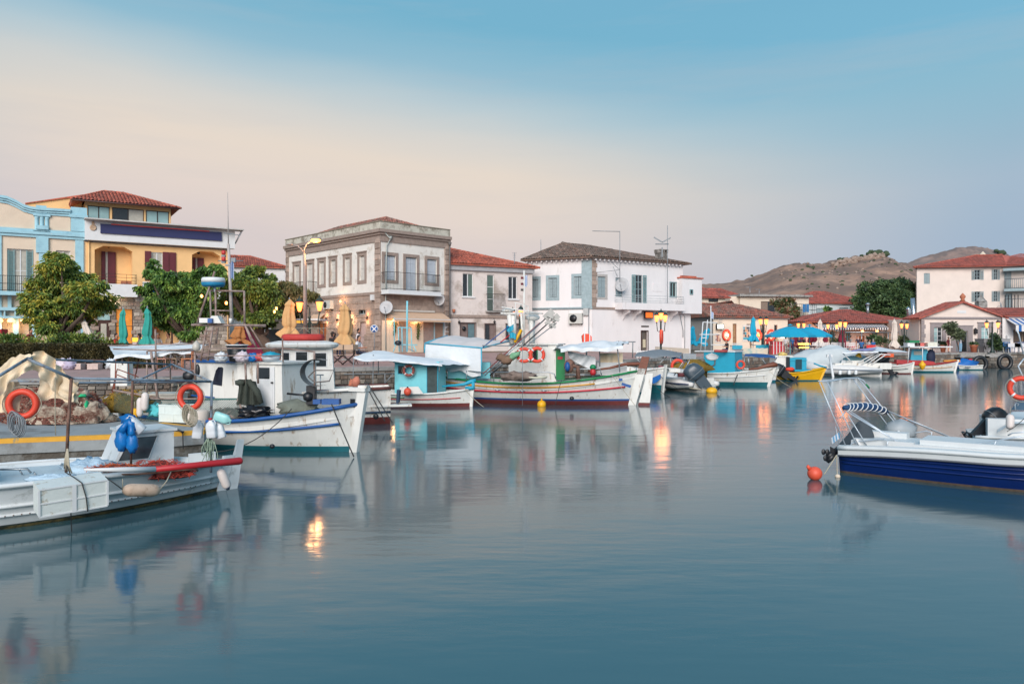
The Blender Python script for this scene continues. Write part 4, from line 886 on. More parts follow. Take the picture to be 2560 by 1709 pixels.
r=R1(fI,1806,895,1878,955,Z3);sb=ob('hanging_sign',MB().bx(r[0],r[1],-.5,-.35,r[2],r[3]),iron,t,fI.M);ob('sign_face',MB().bx(r[0]+.1,r[1]-.08,-.52,-.498,r[2]+.08,r[3]-.08),mat('orange_lit_sign',(206,92,30),.4,.25,5,emit=1.0),sb,fI.M)
r=R1(fI,1806,1015,1870,1026,Z3);ob('name_plate',MB().bx(r[0],r[1],-.05,0,r[2],r[3]),dark_brown,t,fI.M)
u,z=zl(1192,998);ac(fH,u,z,1.25,.9,'white air conditioning unit with black fan on the large white house')
ob('cable',MB().tube([fH.at(0,-.12,zstr),fH.at(LH-.2,-.14,zstr-.05)],.02,4).tube([fH.at(LH-.2,-.14,zstr),fH.at(LH-.25,-.14,zstr-.5),fH.at(LH-.25,-.12,G)],.03,5),grey_pipe,t)
u,z=zl(1338,900);ob('meter_box',MB().bx(u-.25,u+.2,-.25,0,z-.25,z+.35),mat('box_grey',(176,178,176)),t,fH.M)
u0,u1=zr(2122,700)[0],fI.u(Z3(2290,0)[0]);za0,za1=zr(2200,912)[1],zr(2200,612)[1];hw=R1(fI.off(-.6),2224,702,2250,745,Z3)
An=ob('annex',MB().bx(u0,u1+.0,-.6,2.2,za0,za1),wh,t,fI.M)
ob('annex_roof',MB().bx(u0-.1,u1+.12,-.72,2.3,za1,za1+.12).bx(u0+.3,u1-.4,-.3,1.8,za1+.12,za1+.28),tile_red,t,fI.M)
fw=fI.off(-.6);window(t,fw,hw,fm=shut_green,cols=1,depth=-.06)
ob('lower_annex',MB().bx(LI,LI+.9,-.1,2.2,G-.3,za0),wh,t,fI.M)
ob('downpipe',MB().tube([(LI-.5,-.1,za0),(LI-.1,-.12,za0-1.6),(LI-.1,-.12,za0-2.2)],.035,5).tube([(LI+.1,-.14,za0-.2),(LI+.1,-.14,G+.2)],.03,5),grey_pipe,t,fI.M)
def aerial(px0,ptop,pbase,d,label,kind):
 p0,p1=W(*pbase,d),W(*ptop,d);A=thing('roof_aerial',label,'aerial',Matrix.Translation(p0))
 ob('mast',MB().tube([p0,V((p0 .x,p0 .y,p1 .z))],.03,6),grey_pipe,A);b=MB();x,y,z=p0 .x,p0 .y,p1 .z
 if kind==0:b.tube([(x,y,z-.05),(x-2.4,y,z+.0)],.03,5);b.tube([(x,y,z-3.4),(x-2.6,y-.3,z-3.7)],.018,4);b.tube([(x-.9,y,z-2.6),(x,y,z-3.4)],.02,4);b.tube([(x-.6,y,z-3.1),(x-.2,y,z-4)],.02,4)
 elif kind==1:
  for k in range(3):a_=k*2.1+.5;b.box((x-.5+.45*cos(a_),y-.1,z-1.7+.75*sin(a_)),(.9,.03,.12),ry=-a_)
  b.tube([(x-1.1,y,z-1.7),(x+.1,y,z-1.7)],.05,5)
 elif kind==2:b.box((x,y,z-.05),(.05,.05,.3))
 else:
  for k in range(5):b.tube([(x-.2+.03*k,y,z-.15*k),(x+.2-.03*k,y,z-.15*k)],.012,4)
 ob('antenna',b,grey_pipe,A)
aerial(0,Z3(1625,198),Z3(1622,640),66.5,'tall television aerial with side arm standing on the white house wall',0)
aerial(0,Z3(2037,152),Z3(2033,822),70,'tall mast with small wind turbine beside the stained chimney',1)
aerial(0,Z3(940,280),Z3(940,440),70,'plain thin rod aerial on the brown tiled roof',2)
aerial(0,Z3(710,385),Z3(712,530),66,'small television aerial above the bright red roof',3)
u,z=zr(1605,665);dish(fI,u,z,.62,-1.0,.2,'pale satellite dish on the upper wall of the large white house')
# right-hand side of the harbour
GR=1.6
def simple_house(label,d,pL,pR,ytop,ybot_z,side=(.99,.14),depth=9,m=None,name='house',cat='house'):
 """box house whose front wall spans two photo columns at distance d"""
 f=Face(X(pL,d),d,*side);L_=f.u(pR);z1=Zp(ytop,d)
 t_=thing(name,label,cat,f.M@Matrix.Translation((0,0,ybot_z)));return t_,f,L_,z1
fJ=Face(X(1783,86),86,.985,.17);LJ=fJ.u(1969);zz=lambda x,y:fJ.uz(*Z4(x,y));ze=zz(400,632)[1]
t=thing('low_cream_building','long low cream building with worn terracotta roof and wall posters','building',fJ.M@Matrix.Translation((0,0,GR)))
cw=mat('warm_cream_plaster',(216,202,184),.85,.05,1.2,.2)
H=[R1(fJ,x0,y0,x1,y1,Z4)for x0,y0,x1,y1 in((360,680,386,838),(555,684,580,838),(643,688,665,838),(455,682,480,750))]
H=[(a,b_,GR if i<3 else c,d_)for i,(a,b_,c,d_)in enumerate(H)]
wall(t,fJ,0,LJ,GR-.2,ze,H,cw)
for i,q in enumerate(H):window(t,fJ,q,cols=1,rows=2,fm=mat('reddish_wood',(128,78,58),.6,.15,6),pm=mat('lit_dim_glass',(140,110,80),.3,.3,3,emit=.12)if i==0 else glass_dark,name='door' if i<3 else 'window')
fK=Face(X(1722,92),92,X(1783,86)-X(1722,92),-6);LK=sqrt((X(1783,86)-X(1722,92))**2+36)
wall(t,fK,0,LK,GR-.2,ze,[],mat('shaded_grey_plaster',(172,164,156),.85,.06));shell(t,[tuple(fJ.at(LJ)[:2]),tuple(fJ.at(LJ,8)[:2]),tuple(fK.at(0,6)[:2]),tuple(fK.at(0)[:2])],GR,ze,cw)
ob('fascia',MB().bx(-.1,LJ+.2,-.12,.02,ze-.3,ze),mat('grey_fascia',(158,158,160)),t,fJ.M);ob('fascia',MB().bx(0,LK,-.12,.02,ze-.3,ze),mat('grey_fascia',(158,158,160)),t,fK.M)
zr_=Zp(Z4(300,540)[1],91);E0,E1,E2,E3=fJ.at(-.4,-.5,ze),fJ.at(LJ+.3,-.5,ze),fJ.at(LJ+.3,10,ze),fK.at(0,-.4,ze)
r0,r1=fJ.at(-1.2,4.6,zr_+.1),fJ.at(LJ-4.2,4.8,zr_-.3)
worn=mat('worn_terracotta_roof_tiles',(150,84,72))
tiles(t,E0,E1,r1,r0,worn,.26,.45,.07);tiles(t,E1,E2,r1,r1,worn,.3,.5);tiles(t,E3,E0,r0,r0,worn,.26,.45,.07);tiles(t,E2,E3,r0,r1,worn,.6,.9);ridge(t,[E0,r0,r1,E1],worn)
for x0,y0,x1,y1,ma,lab,c2 in((238,745,280,808,(124,66,66),'dark red poster on the cream wall beneath the lit sign',(190,180,170)),(427,688,478,800,(60,150,170),'turquoise and white poster on the cream wall behind the closed turquoise umbrella',(60,70,80))):
 r=R1(fJ,x0,y0,x1,y1,Z4);P=thing('wall_poster',lab,'poster',fJ.T(r[0],-.04,r[2]));ob('backing',MB().bx(r[0],r[1],-.05,-.01,r[2],r[3]),mat('poster_paper',(206,200,194)),P,fJ.M)
 w,h=r[1]-r[0],r[3]-r[2];b=MB();rr=random.Random(x0)
 for i in range(4):
  for j in range(5):b.bx(r[0]+w*(.08+.21*i),r[0]+w*(.27+.21*i),-.062-.001*i,-.052,r[2]+h*(.1+.16*j),r[2]+h*(.24+.16*j),rr.randrange(3))
 ob('printed_panel',b,[mat('poster_a_%d'%x0,ma),mat('poster_b_%d'%x0,c2),mat('poster_c',(196,150,120))],P,fJ.M)
r=R1(fJ,236,680,284,718,Z4);sg=thing('lit_sign','small white illuminated box sign projecting above the dark red poster','sign',fJ.T(r[0],-.5,r[2]))
ob('casing',MB().bx(r[0],r[1],-.6,-.35,r[2],r[3]),iron,sg,fJ.M);ob('sign_face',MB().bx(r[0]+.07,r[1]-.07,-.62,-.598,r[2]+.07,r[3]-.07),mat('white_sign_face',(244,244,226),.4,.02,3,emit=1.1),sg,fJ.M)
b=MB();rr=random.Random(2)
for j in range(4):b.bx(r[0]+.2,r[1]-.2-rr.random()*.4,-.626,-.62,r[2]+.25+j*.25,r[2]+.32+j*.25)
ob('printed_lines',b,grey_pipe,sg,fJ.M)
for x,y,nm in((314,758,'left'),(527,758,'middle'),(618,758,'right')):
 u,z=zz(x,y);P=thing('wall_lamp_ring','orange lifebuoy round a lit wall lamp on the cream building, %s of three'%nm,'lamp',fJ.T(u,-.15,z))
 M=fJ.T(u,-.15,z)@Matrix.Rotation(pi/2,4,'X')
 ob('ring',MB().tube([(.42*cos(k*pi/8),.58*sin(k*pi/8),0)for k in range(16)],.13,6,closed=True),orange_ring,P,M);ob('bulb',MB().blob((0,0,.15),(.17,.17,.17)),lit_white if nm=='left' else lit,P,M);point(fJ.at(u,-.6,z),14,(1,.7,.45))
t,f,L_,z1=simple_house('red roofed cream house directly behind the white annex',100,1738,1812,743,3,(.97,.24));ob('wall',MB().bx(0,L_,0,8,1.6,z1),cw,t,f.M)
window(t,f,f.rect(Z4(195,505),Z4(258,531)),fm=dark_brown,depth=-.06);hip(t,[f.at(*q)[:2]for q in((-3,0),(L_,0),(L_,8),(-3,8))],z1,Zp(705,104),f.at(-2.5,4)[:2],f.at(.6,4)[:2],tile_far,.5)
f2=Face(X(1690,96),96,.97,.2);b2=f2 .u(1775);ob('lower_roof_wall',MB().bx(0,b2,0,3,1.6,Zp(765,96)),cw,t,f2 .M);tiles(t,f2 .at(0,-.4,Zp(768,96)),f2 .at(b2,-.4,Zp(768,96)),f2 .at(b2-1,3.8,Zp(744,99)),f2 .at(0,3.8,Zp(744,99)),tile_far)
t,f,L_,z1=simple_house('cream house with low brown-red roof between the annex and the flat roofed block',108,1790,1884,752,3,(.98,.18));ob('wall',MB().bx(0,L_,0,8,1.6,z1),cw,t,f.M)
hip(t,[f.at(*q)[:2]for q in((-2,0),(L_,0),(L_,8),(-2,8))],z1,Zp(722,112),f.at(-.6,4)[:2],f.at(2.6,4)[:2],tile_far,.5);window(t,f,f.rect(Z4(322,535),Z4(360,560)),fm=dark_brown,depth=-.06)
t,f,L_,z1=simple_house('flat roofed cream block with ragged slab edge and railed balcony',104,1850,2022,741,1.6,(.985,.17));zz=lambda x,y:f.uz(*Z4(x,y))
H=[R1(f,552,528,700,610,Z4),R1(f,760,532,800,610,Z4)];wall(t,f,0,L_,1.6,z1,H,cw);ob('body',MB().bx(0,L_,.3,9,1.6,z1-.02),cw,t,f.M)
for q in H:window(t,f,q,cols=3 if q is H[0]else 2,fm=mat('grey_brown_frame',(120,108,100)),pm=[mat('brown_shutter_pane',(128,112,100)),glass_dark,mat('brown_shutter_pane',(128,112,100))])
b=MB();rr=random.Random(6);n=16
for i in range(n):b.bx(-.3+(L_+.6)*i/n,-.3+(L_+.6)*(i+1)/n-.004,-.6+rr.uniform(-.06,.06),9,z1+.002,z1+.28+rr.uniform(-.05,.06))
ob('roof_slab',b,concrete,t,f.M);ob('stair_box',MB().bx(-1.2,.3,.5,3,1.6,zz(420,492)[1]),cw,t,f.M)
a,c=zz(690,620)[0],zz(900,620)[0];zb=zz(800,628)[1];B_=ob('balcony',MB().bx(a,c,-1.4,0,zb-.2,zb),white_paint,t,f.M);railing(B_,f,a+.1,c-.1,zb,1.6,0,-1.3,iron,.3,r=.02,rail=.03,rows=(.5,))
ob('towels',MB().bx(zz(800,600)[0],zz(820,600)[0],-1.42,-1.38,zb+.5,zb+1.6).bx(zz(824,600)[0],zz(842,600)[0],-1.42,-1.38,zb+.5,zb+1.6),mat('blue_towel',(50,110,160),.9,.3,8),B_,f.M)
for k in range(3):u=zz((765,800,840)[k],640)[0];ob('festoon_lamp',MB().blob((u,-1.4,zb-.35),(.12,.12,.12)),lit_white,t,f.M)
b=MB();u0,u1=zz(730,650)[0],zz(905,650)[0]
for i in range(14):a=u0+(u1-u0)*i/14;b.bx(a,a+(u1-u0)/28,-1.5,-1.45,zb-.8,zb-.55)
ob('fringe',b,shut_green,t,f.M)
ob('roof_pipes',MB().tube([(3,3,z1),(3,3,z1+1.6)],.03).tube([(2.3,3,z1+1.5),(3.7,3,z1+1.5)],.02).tube([(4.4,3,z1),(4.4,3,z1+1.3)],.03).tube([(3.8,3,z1+1.2),(5,3,z1+1.2)],.02),steel,t,f.M)
t,f,L_,z1=simple_house('pale blue-white house with wide terracotta hip roof behind the cafe',118,2020,2140,757,1.6,(.985,.17));pale=mat('pale_blue_white_wall',(196,204,206),.85,.04,1.2);zz=lambda x,y:f.uz(*Z4(x,y))
H=[R1(f,930,574,978,630,Z4),R1(f,1088,570,1148,600,Z4)];wall(t,f,0,L_,1.6,z1,H,pale);ob('body',MB().bx(0,L_,.3,9,1.6,z1-.02),pale,t,f.M)
for q in H:window(t,f,q,'shut',fm=shut_grey,sm_=shut_grey)
hip(t,[f.at(*q)[:2]for q in((-.4,0),(L_+2,0),(L_+2,9),(-.4,9))],z1,Zp(728,122),f.at(3.6,4.5)[:2],f.at(L_-2.5,4.5)[:2],tile_far,.5)
fC_=Face(X(2010,92),92,.992,.13);LC=fC_.u(2208);zz=lambda x,y:fC_.uz(*Z4(x,y));ze=zz(1300,668)[1]
t=thing('cafe_building','harbour cafe with wide terracotta roof and warm lit stone front','cafe',fC_.M@Matrix.Translation((0,0,GR)))
pkst=mat('pinkish_render',(186,158,148),.9,.1,2,.3);HC=[R1(fC_,x0,y0,x1,y1,Z4)for x0,y0,x1,y1 in((1020,735,1060,820),(1130,740,1165,800),(1205,762,1260,840),(1310,740,1350,800),(880,740,960,830))]
HC[2]=(HC[2][0],HC[2][1],GR,HC[2][3]);wall(t,fC_,0,LC,GR-.2,ze,HC,pkst);
for i,q in enumerate(HC):window(t,fC_,q,fm=mat('blue_frame',(70,130,150))if i!=2 else brown_door,pm=warm_room if i in(2,4)else mat('dim_warm_glass',(84,70,60),.2,.3,3,emit=.15),rows=2 if i!=2 else 1,name='door' if i==2 else 'window')
fc2=Face(*fC_.at(LC)[:2],.93,.37);L2=fc2 .u(2286);wall(t,fc2,0,L2,GR-.2,ze,[],white_wall);stones(t,fc2,0,.5,GR,ze-.3,.35,.5,stone_m,.05,.02,limit=20)
shell(t,[tuple(fc2 .at(L2)[:2]),tuple(fC_.at(LC+6,11)[:2]),tuple(fC_.at(0,11)[:2]),tuple(fC_.at(0)[:2])],GR,ze,white_wall)
zt_=Zp(774,97);E=[fC_.at(-.6,-.9,ze),fC_.at(LC+.4,-.9,ze),fc2 .at(L2+.3,-.5,ze+.05),fC_.at(LC+5,11,ze),fC_.at(-.6,11,ze)]
r0,r1=fC_.at(7.8,5.5,zt_),fC_.at(9.3,5.5,zt_)
tiles(t,E[0],E[1],r1,r0,tile_far,.28,.5,.05);tiles(t,E[1],E[2],r1,r1,tile_far,.28,.5,.05);tiles(t,E[4],E[0],r0,r0,tile_far,.5,.8);tiles(t,E[3],E[4],r0,r1,tile_far,.6,.9);tiles(t,E[2],E[3],r1,r1,tile_far,.5,.8);ridge(t,[E[0],r0,r1,E[1]],tile_far)
p=W(*Z4(1282,592),97);ob('roof_vent',MB().tube([p-V((0,0,.6)),p+V((0,0,.7))],.17,8).lathe([(.3,0),(.3,.1),(.1,.3)],8,p+V((0,0,.75))),steel,t)
def striped(label,f,u0,u1,z0,z1,out,n,ma,mb_,val=.35):
 b=MB();A=thing('striped_awning',label,'awning',f.T(u0,0,z0));stripes=MB()
 for i in range(n):
  a,c=u0+(u1-u0)*i/n,u0+(u1-u0)*(i+1)/n
  b.add([(a,0,z0),(c,0,z0),(c,-out,z1),(a,-out,z1),(c,-out,z1-val),(a,-out,z1-val)],[(0,1,2,3),(3,2,4,5)],i%2)
  b.add([(a,.02,z0-.02),(c,.02,z0-.02),(c,-out+.02,z1-.02),(a,-out+.02,z1-.02),(c,-out+.02,z1-val),(a,-out+.02,z1-val)],[(3,2,1,0),(5,4,2,3)],i%2)
 ob('cloth',b,[ma,mb_],A,f.M);ob('front_bar',MB().tube([(u0,-out+.01,z1),(u1,-out+.01,z1)],.03,6),steel,A,f.M);return A
navy_st=mat('navy_stripe',(44,52,72),.85);wht_st=mat('white_stripe',(214,210,208),.85);blu_st=mat('blue_stripe',(36,96,160),.85)
a,c=zz(900,690)[0],zz(1368,690)[0]
striped('black and white striped awning under the terracotta cafe roof',fC_,a,c,zz(1200,676)[1],zz(1200,706)[1],1.6,56,navy_st,wht_st,.3)
b=MB()
for x in(1010,1125,1300,1418):
 u,z=zz(x,740);b.tube([(u,-3.5,GR),(u,-3.5,z)],.07,6)
u0,z=zz(1010,740);u1=zz(1418,740)[0];b.tube([(u0,-3.5,z),(u1,-3.5,z)],.08,6);b.tube([(u0,-3.5,z),(u0,0,z+.4)],.06,6);b.tube([(u1,-3.5,z),(u1,0,z+.4)],.06,6);b.tube([(u0+2.5,-2,z+.55),(u1-2.8,-2,z+.55)],.06,6)
P=thing('pergola_frame','pale metal pergola frame in front of the cafe','pergola',fC_.T(u0,-3.5,GR));ob('frame',b,steel,P,fC_.M)
for x in(1180,1278):u,z=zz(x,732);ob('lamp',MB().blob((u,-2,z),(.16,.16,.12)),bulb,P,fC_.M);point(fC_.at(u,-2,z-.3),12,(1,.62,.36),.3)
for x,y in((890,745),(950,742),(700,760)):u,z=zz(x,y);point(fC_.at(u,-1.2,z),35,(1,.65,.4),.12)
du=thing('exhaust_duct','pair of shiny metal exhaust ducts rising beside the cafe','duct',TR(*W(*Z4(1600,700),97)[:2],GR));d_=96.5
w3=lambda x,y,dd=d_:W(*Z4(x,y),dd)
chrome=mat('shiny_duct_metal',(176,182,188),.25,.06,3,metal=.85)
ob('duct',MB().tube([w3(1480,735,94),w3(1530,722,95),w3(1570,702),w3(1590,682),w3(1600,670),w3(1595,640),w3(1588,505)],.26,10),chrome,du);ob('duct',MB().tube([w3(1563,672),w3(1563,600),w3(1560,582),w3(1550,575)],.26,10),chrome,du)
ob('fan_box',MB().blob(w3(1612,698),(.9,.6,.75),10,6),chrome,du)
fM_=Face(X(2292,108),108,.985,-.17);fM2=Face(*fM_.at(fM_.u(2508))[:2],.80,-.60);LM=fM_.u(2508);L2=fM2 .u(2720)if False else 9
t=thing('apartment_block','three storey pale block with red roof and grey-blue shutters and balconies','building',fM_.M@Matrix.Translation((0,0,GR)))
zz=lambda x,y:fM_.uz(*Z4(x,y));z2=lambda x,y:fM2 .uz(*Z4(x,y));ze=zz(2000,290)[1]
HM=[R1(fM_,x0,y0,x1,y1,Z4)for x0,y0,x1,y1 in((1665,335,1706,408),(2008,312,2050,380),(2008,460,2050,530),(2140,308,2168,380),(2140,457,2168,528))]
wall(t,fM_,0,LM,GR,ze,HM,pink_wall)
for i,q in enumerate(HM):
 if i==0:window(t,fM_,q,'shut',fm=shut_grey,sm_=shut_grey,depth=.1)
 else:window(t,fM_,q,'open',fm=shut_grey,sm_=shut_grey,depth=.1,cols=2,rows=3,swing=.8)
H2=[R1(fM2,x0,y0,x1,y1,Z4)for x0,y0,x1,y1 in((2214,320,2262,445),(2222,470,2268,585))]
wall(t,fM2,0,L2,GR,ze,H2,pink_wall)
for q in H2:window(t,fM2,q,'shut',fm=shut_grey,sm_=shut_grey,name='balcony_door',depth=.1)
for zb_,nm in((445,0),(580,1)):
 z=z2(2250,zb_)[1];B_=ob('balcony',MB().bx(.2,L2,-1.6,0,z-.35,z),mat('blue_grey_trim',(148,166,170)),t,fM2 .M);railing(B_,fM2,.3,L2-.1,z,1.35,0,-1.5,grey_pipe,.22,r=.03,rail=.05)
ob('beam',MB().bx(.1,L2,-1.5,.0,ze-.8,ze-.45),mat('blue_grey_trim',(148,166,170)),t,fM2 .M)
ob('body',MB().slab([(0,.3),(LM,.3),(LM,10),(7,10),(2.2,4)],GR,ze-.03),pink_wall,t,fM_.M)
F0,F1,F2_=fM_.at(-.7,-.7,ze),fM_.at(LM,-.9,ze),fM2 .at(L2,-1.9,ze);r0,r1=fM_.at(9,3.2,Zp(641,111)),fM_.at(12.4,3.2,Zp(641,111));B0,B1=fM_.at(2.6,6,ze),fM_.at(LM+9,9,ze)
tiles(t,F0,F1,r1,r0,tile_far,.28,.5);tiles(t,F1,F2_,fM_.at(LM+4,4,Zp(648,112)),r1,tile_far,.28,.5);tiles(t,B0,F0,r0,r0,tile_far,.5,.9);tiles(t,B1,B0,r0,r1,tile_far,.6,.9);ridge(t,[F0,r0,r1],tile_far)
p=W(*Z4(2080,222),111);ob('chimney',MB().bx(p.x-.45,p.x+.45,p.y,p.y+.8,p.z-1.6,p.z+.1).lathe([(.7,0),(.5,.25),(.05,.7)],4,(p.x,p.y+.4,p.z+.1)),cream_wall,t)
p=W(*Z4(2071,570),101);c_=thing('chimney_stack','grey chimney with pointed cap behind the gabled building','chimney',TR(p.x,p.y,5));ob('stack',MB().bx(p.x-.55,p.x+.55,p.y,p.y+1,5,Zp(Z4(0,530)[1],101)),concrete,c_);ob('cap',MB().lathe([(.8,0),(.75,.12),(.1,.8),(.05,1.0)],4,(p.x,p.y+.5,Zp(Z4(0,530)[1],101)+.02)),concrete,c_)
dish(Face(p.x+2,p.y,1,0),0,Zp(Z4(0,560)[1],101),.55,.9,.2,'dark satellite dish beside the pointed chimney')
fN=Face(X(2303,84),84,.998,.06);LN=fN.u(2506);zz=lambda x,y:fN.uz(*Z4(x,y));ze=zz(1700,640)[1];zg=zz(1922,535)[1];um=zz(1922,600)[0]
t=thing('gabled_building','pale gabled building with grey stone door surround and tiled verge','building',fN.M@Matrix.Translation((0,0,GR)))
HN=[R1(fN,x0,y0,x1,y1,Z4)for x0,y0,x1,y1 in((1733,703,1792,822),(2056,700,2112,822),(1882,730,1965,880))];HN[2]=(HN[2][0],HN[2][1],GR,HN[2][3])
trans=R1(fN,1882,698,1965,722,Z4)
wall(t,fN,0,LN,GR-.1,ze,HN+[trans],pink_wall);ob('gable',MB().prism([(0,ze),(LN,ze),(um,zg)],0,2.6),pink_wall,t,fN.M)
ob('body',MB().slab([(0,.4),(LN,.4),(LN,9),(1.2,9)],GR,ze-.02),pink_wall,t,fN.M)
gs=mat('grey_stone_surround',(142,134,134),.85,.08,4)
for q in HN[:2]:window(t,fN,q,rows=4,sur=gs,sw=.42,pm=[glass_sky,glass_dark]if q is HN[0]else glass_sky)
window(t,fN,HN[2],rows=1,name='door',sur=gs,sw=.55,fm=mat('grey_door',(118,124,130)),pm=[mat('grey_door_leaf',(118,124,130),.6,.05),glass_dark]);window(t,fN,trans,fm=gs,cols=1)
ob('string_course',MB().bx(-.1,LN+.1,-.15,.02,ze-.12,ze+.1),gs,t,fN.M)
for i in range(11):
 for x0 in(0,LN):w_=.5 if i%2 else .35;ob('quoin',cached(('st',i%4,gs.name),lambda:unit_stone(i%4).mesh('stone',gs)),gs,t,fN.M@Matrix.Translation((x0+(w_/2 if x0==0 else-w_/2),0,GR+.3+i*.5))@Matrix.Diagonal((w_,.05,.42 if i%2 else .5,1)))if GR+.5+i*.5<ze-.2 else None
for s_,x0 in((1,-.5),(-1,LN+.5)):tiles(t,fN.at(x0,-.4,ze-.05),fN.at(x0,2.8,ze-.05),fN.at(um,2.8,zg+.1),fN.at(um,-.4,zg+.1),tile_far,.3,.5,.06)
ob('finial',MB().lathe([(.3,0),(.16,.2),(.3,.4),(.3,.55),(.1,.8),(0,.9)],8,fN.at(um,-.2,zg+.15)),terracotta,t);ob('plaque',MB().bx(um-.5,um+.5,-.04,0,zz(1920,608)[1],zz(1920,590)[1]),white_paint,t,fN.M)
for x in(1831,2012):u,z=zz(x,730);ob('wall_lantern',MB().bx(u-.15,u+.15,-.3,0,z-.3,z+.2).lathe([(.2,0),(.05,.15)],4,(u,-.15,z+.2)),iron,t,fN.M)
fO=Face(X(2506,84.2),84.2,.998,.06);zz=lambda x,y:fO.uz(*Z4(x,y))
t=thing('taverna','low white taverna with blue striped awning at the right edge','building',fO.M@Matrix.Translation((0,0,GR)));ze=zz(2250,625)[1]
q=R1(fO,2275,720,2349,812,Z4);wall(t,fO,0,12,GR-.1,ze,[(q[0],q[0]+3.5,q[2],q[3])],white_wall);window(t,fO,(q[0],q[0]+3.5,q[2],q[3]),fm=mat('stone_beige',(170,150,130)),pm=mat('dim_warm_glass',(84,70,60)),cols=3)
ob('body',MB().bx(0,12,.3,8,GR,ze),white_wall,t,fO.M);tiles(t,fO.at(0,-.4,ze),fO.at(12,-.4,ze),fO.at(12,4,ze+1.0),fO.at(0,4,ze+1.0),tile_far,.3,.5)
ob('meter_box',MB().bx(zz(2222,770)[0],zz(2238,770)[0],-.3,0,zz(2230,785)[1],zz(2230,757)[1]),white_paint,t,fO.M)
striped('blue and white striped awning on the taverna at the right edge',fO,zz(2222,650)[0],9,zz(2230,645)[1],zz(2230,690)[1],1.6,26,wht_st,blu_st,.7)
b=MB()
for i in range(5):p=W(*Z4(2220+i*22,610),90);b.tube([p-V((0,0,1)),p+V((0,0,2.2))],.05,5)
ob('roof_posts',b,iron,t)
# trees
def leaf_mat(name,a,b_,c):
 m=bpy.data.materials.new(name);m.use_nodes=True;t=m.node_tree;l=t.links;p=t.nodes['Principled BSDF'];p.inputs['Roughness'].default_value=.6
 g=nd(t,'ShaderNodeNewGeometry');z=nd(t,'ShaderNodeTexNoise');z.inputs['Scale'].default_value=1.1;z.inputs['Detail'].default_value=5;l.new(g.outputs['Position'],z.inputs[0])
 k=nd(t,'ShaderNodeMath',operation='MULTIPLY_ADD');l.new(g.outputs['Random Per Island'],k.inputs[0]);k.inputs[1].default_value=.45;k2=nd(t,'ShaderNodeMath',operation='MULTIPLY_ADD');l.new(z.outputs[0],k2 .inputs[0]);k2 .inputs[1].default_value=1.5;k2 .inputs[2].default_value=-.45;l.new(k2 .outputs[0],k.inputs[2])
 r=ramp(t,[(.15,S(*a)),(.5,S(*b_)),(.9,S(*c))]);l.new(k.outputs[0],r.inputs[0]);l.new(r.outputs[0],p.inputs['Base Color'])
 p.inputs['Subsurface Weight'].default_value=0;return m
def leaves(clumps,n,size,seed,droop=.3,long=1.6,mb=None):
 """n small folded leaves spread through a list of clumps (centre, radii)"""
 r=random.Random(seed);b=mb or MB();wts=[c[1][0]*c[1][1]+c[1][0]*c[1][2]for c in clumps]
 vs,fs=[],[]
 tufts=[]
 for c,rad in clumps:
  tl=[]
  for _ in range(15):
   a_=r.uniform(0,2*pi);z_=r.uniform(-.8,1);q_=sqrt(1-z_*z_);k_=r.uniform(.62,1.12);tl.append((rad[0]*q_*cos(a_)*k_,rad[1]*q_*sin(a_)*k_,rad[2]*z_*k_))
  tufts.append(tl)
 for ci in r.choices(range(len(clumps)),wts,k=n):
  c,rad=clumps[ci]
  th=r.uniform(0,2*pi);u=r.uniform(-1,1);q=sqrt(1-u*u);rr=r.random()**.33
  rr=.45+.55*rr if r.random()<.75 else rr*1.3
  p=V((c[0]+rad[0]*q*cos(th)*rr,c[1]+rad[1]*q*sin(th)*rr,c[2]+rad[2]*u*rr))
  if r.random()<.72:o_=r.choice(tufts[ci]);g_=.20;p=V((c[0]+o_[0]+r.gauss(0,rad[0]*g_),c[1]+o_[1]+r.gauss(0,rad[1]*g_),c[2]+o_[2]+r.gauss(0,rad[2]*g_*.8)))
  out=V((q*cos(th),q*sin(th),u*.5-droop)).normalized();s_=size*r.uniform(.6,1.3)
  side=out.cross(V((r.uniform(-1,1),r.uniform(-1,1),r.uniform(-.3,1)))).normalized();up=side.cross(out)
  k=len(vs);a=out*s_*long;w=side*s_*.5
  vs+=[p,p+a*.5+w+up*s_*.12,p+a-V((0,0,droop*s_)),p+a*.5-w+up*s_*.12];fs+=[(k,k+1,k+2),(k,k+2,k+3)]
 return b.add(vs,fs)
def tree(name,label,base,h,clumps,n,size,lm,trunk,seed,droop=.3,long=1.6,group=None,r0=.22,limbs=True,cat='tree'):
 T_=thing(name,label,cat,TR(*base),group);b=MB();B=V(base);r=random.Random(seed)
 top=V((sum(c[0][0]for c in clumps)/len(clumps),B.y,B.z+h*.42));mid_=B.lerp(top,.5)+V((r.uniform(-.1,.1)*h*.3,0,0))
 b.tube([B,B.lerp(mid_,.3),mid_,top],[r0*1.35,r0,r0*.8,r0*.65],9)
 if limbs:
  for c,rad in clumps[::2]:C_=V(c);m_=mid_.lerp(C_,.5)+V((r.uniform(-.2,.2),r.uniform(-.2,.2),-.15));b.tube([mid_+V((0,0,.1)),m_,C_],[r0*.55,r0*.3,r0*.08],6)
 ob('trunk',b,trunk,T_);ob('crown',leaves(clumps,n,size,seed,droop,long),lm,T_,kind='stuff');return T_
bark=mat('bark',(92,78,68),.95,.25,6,.8)
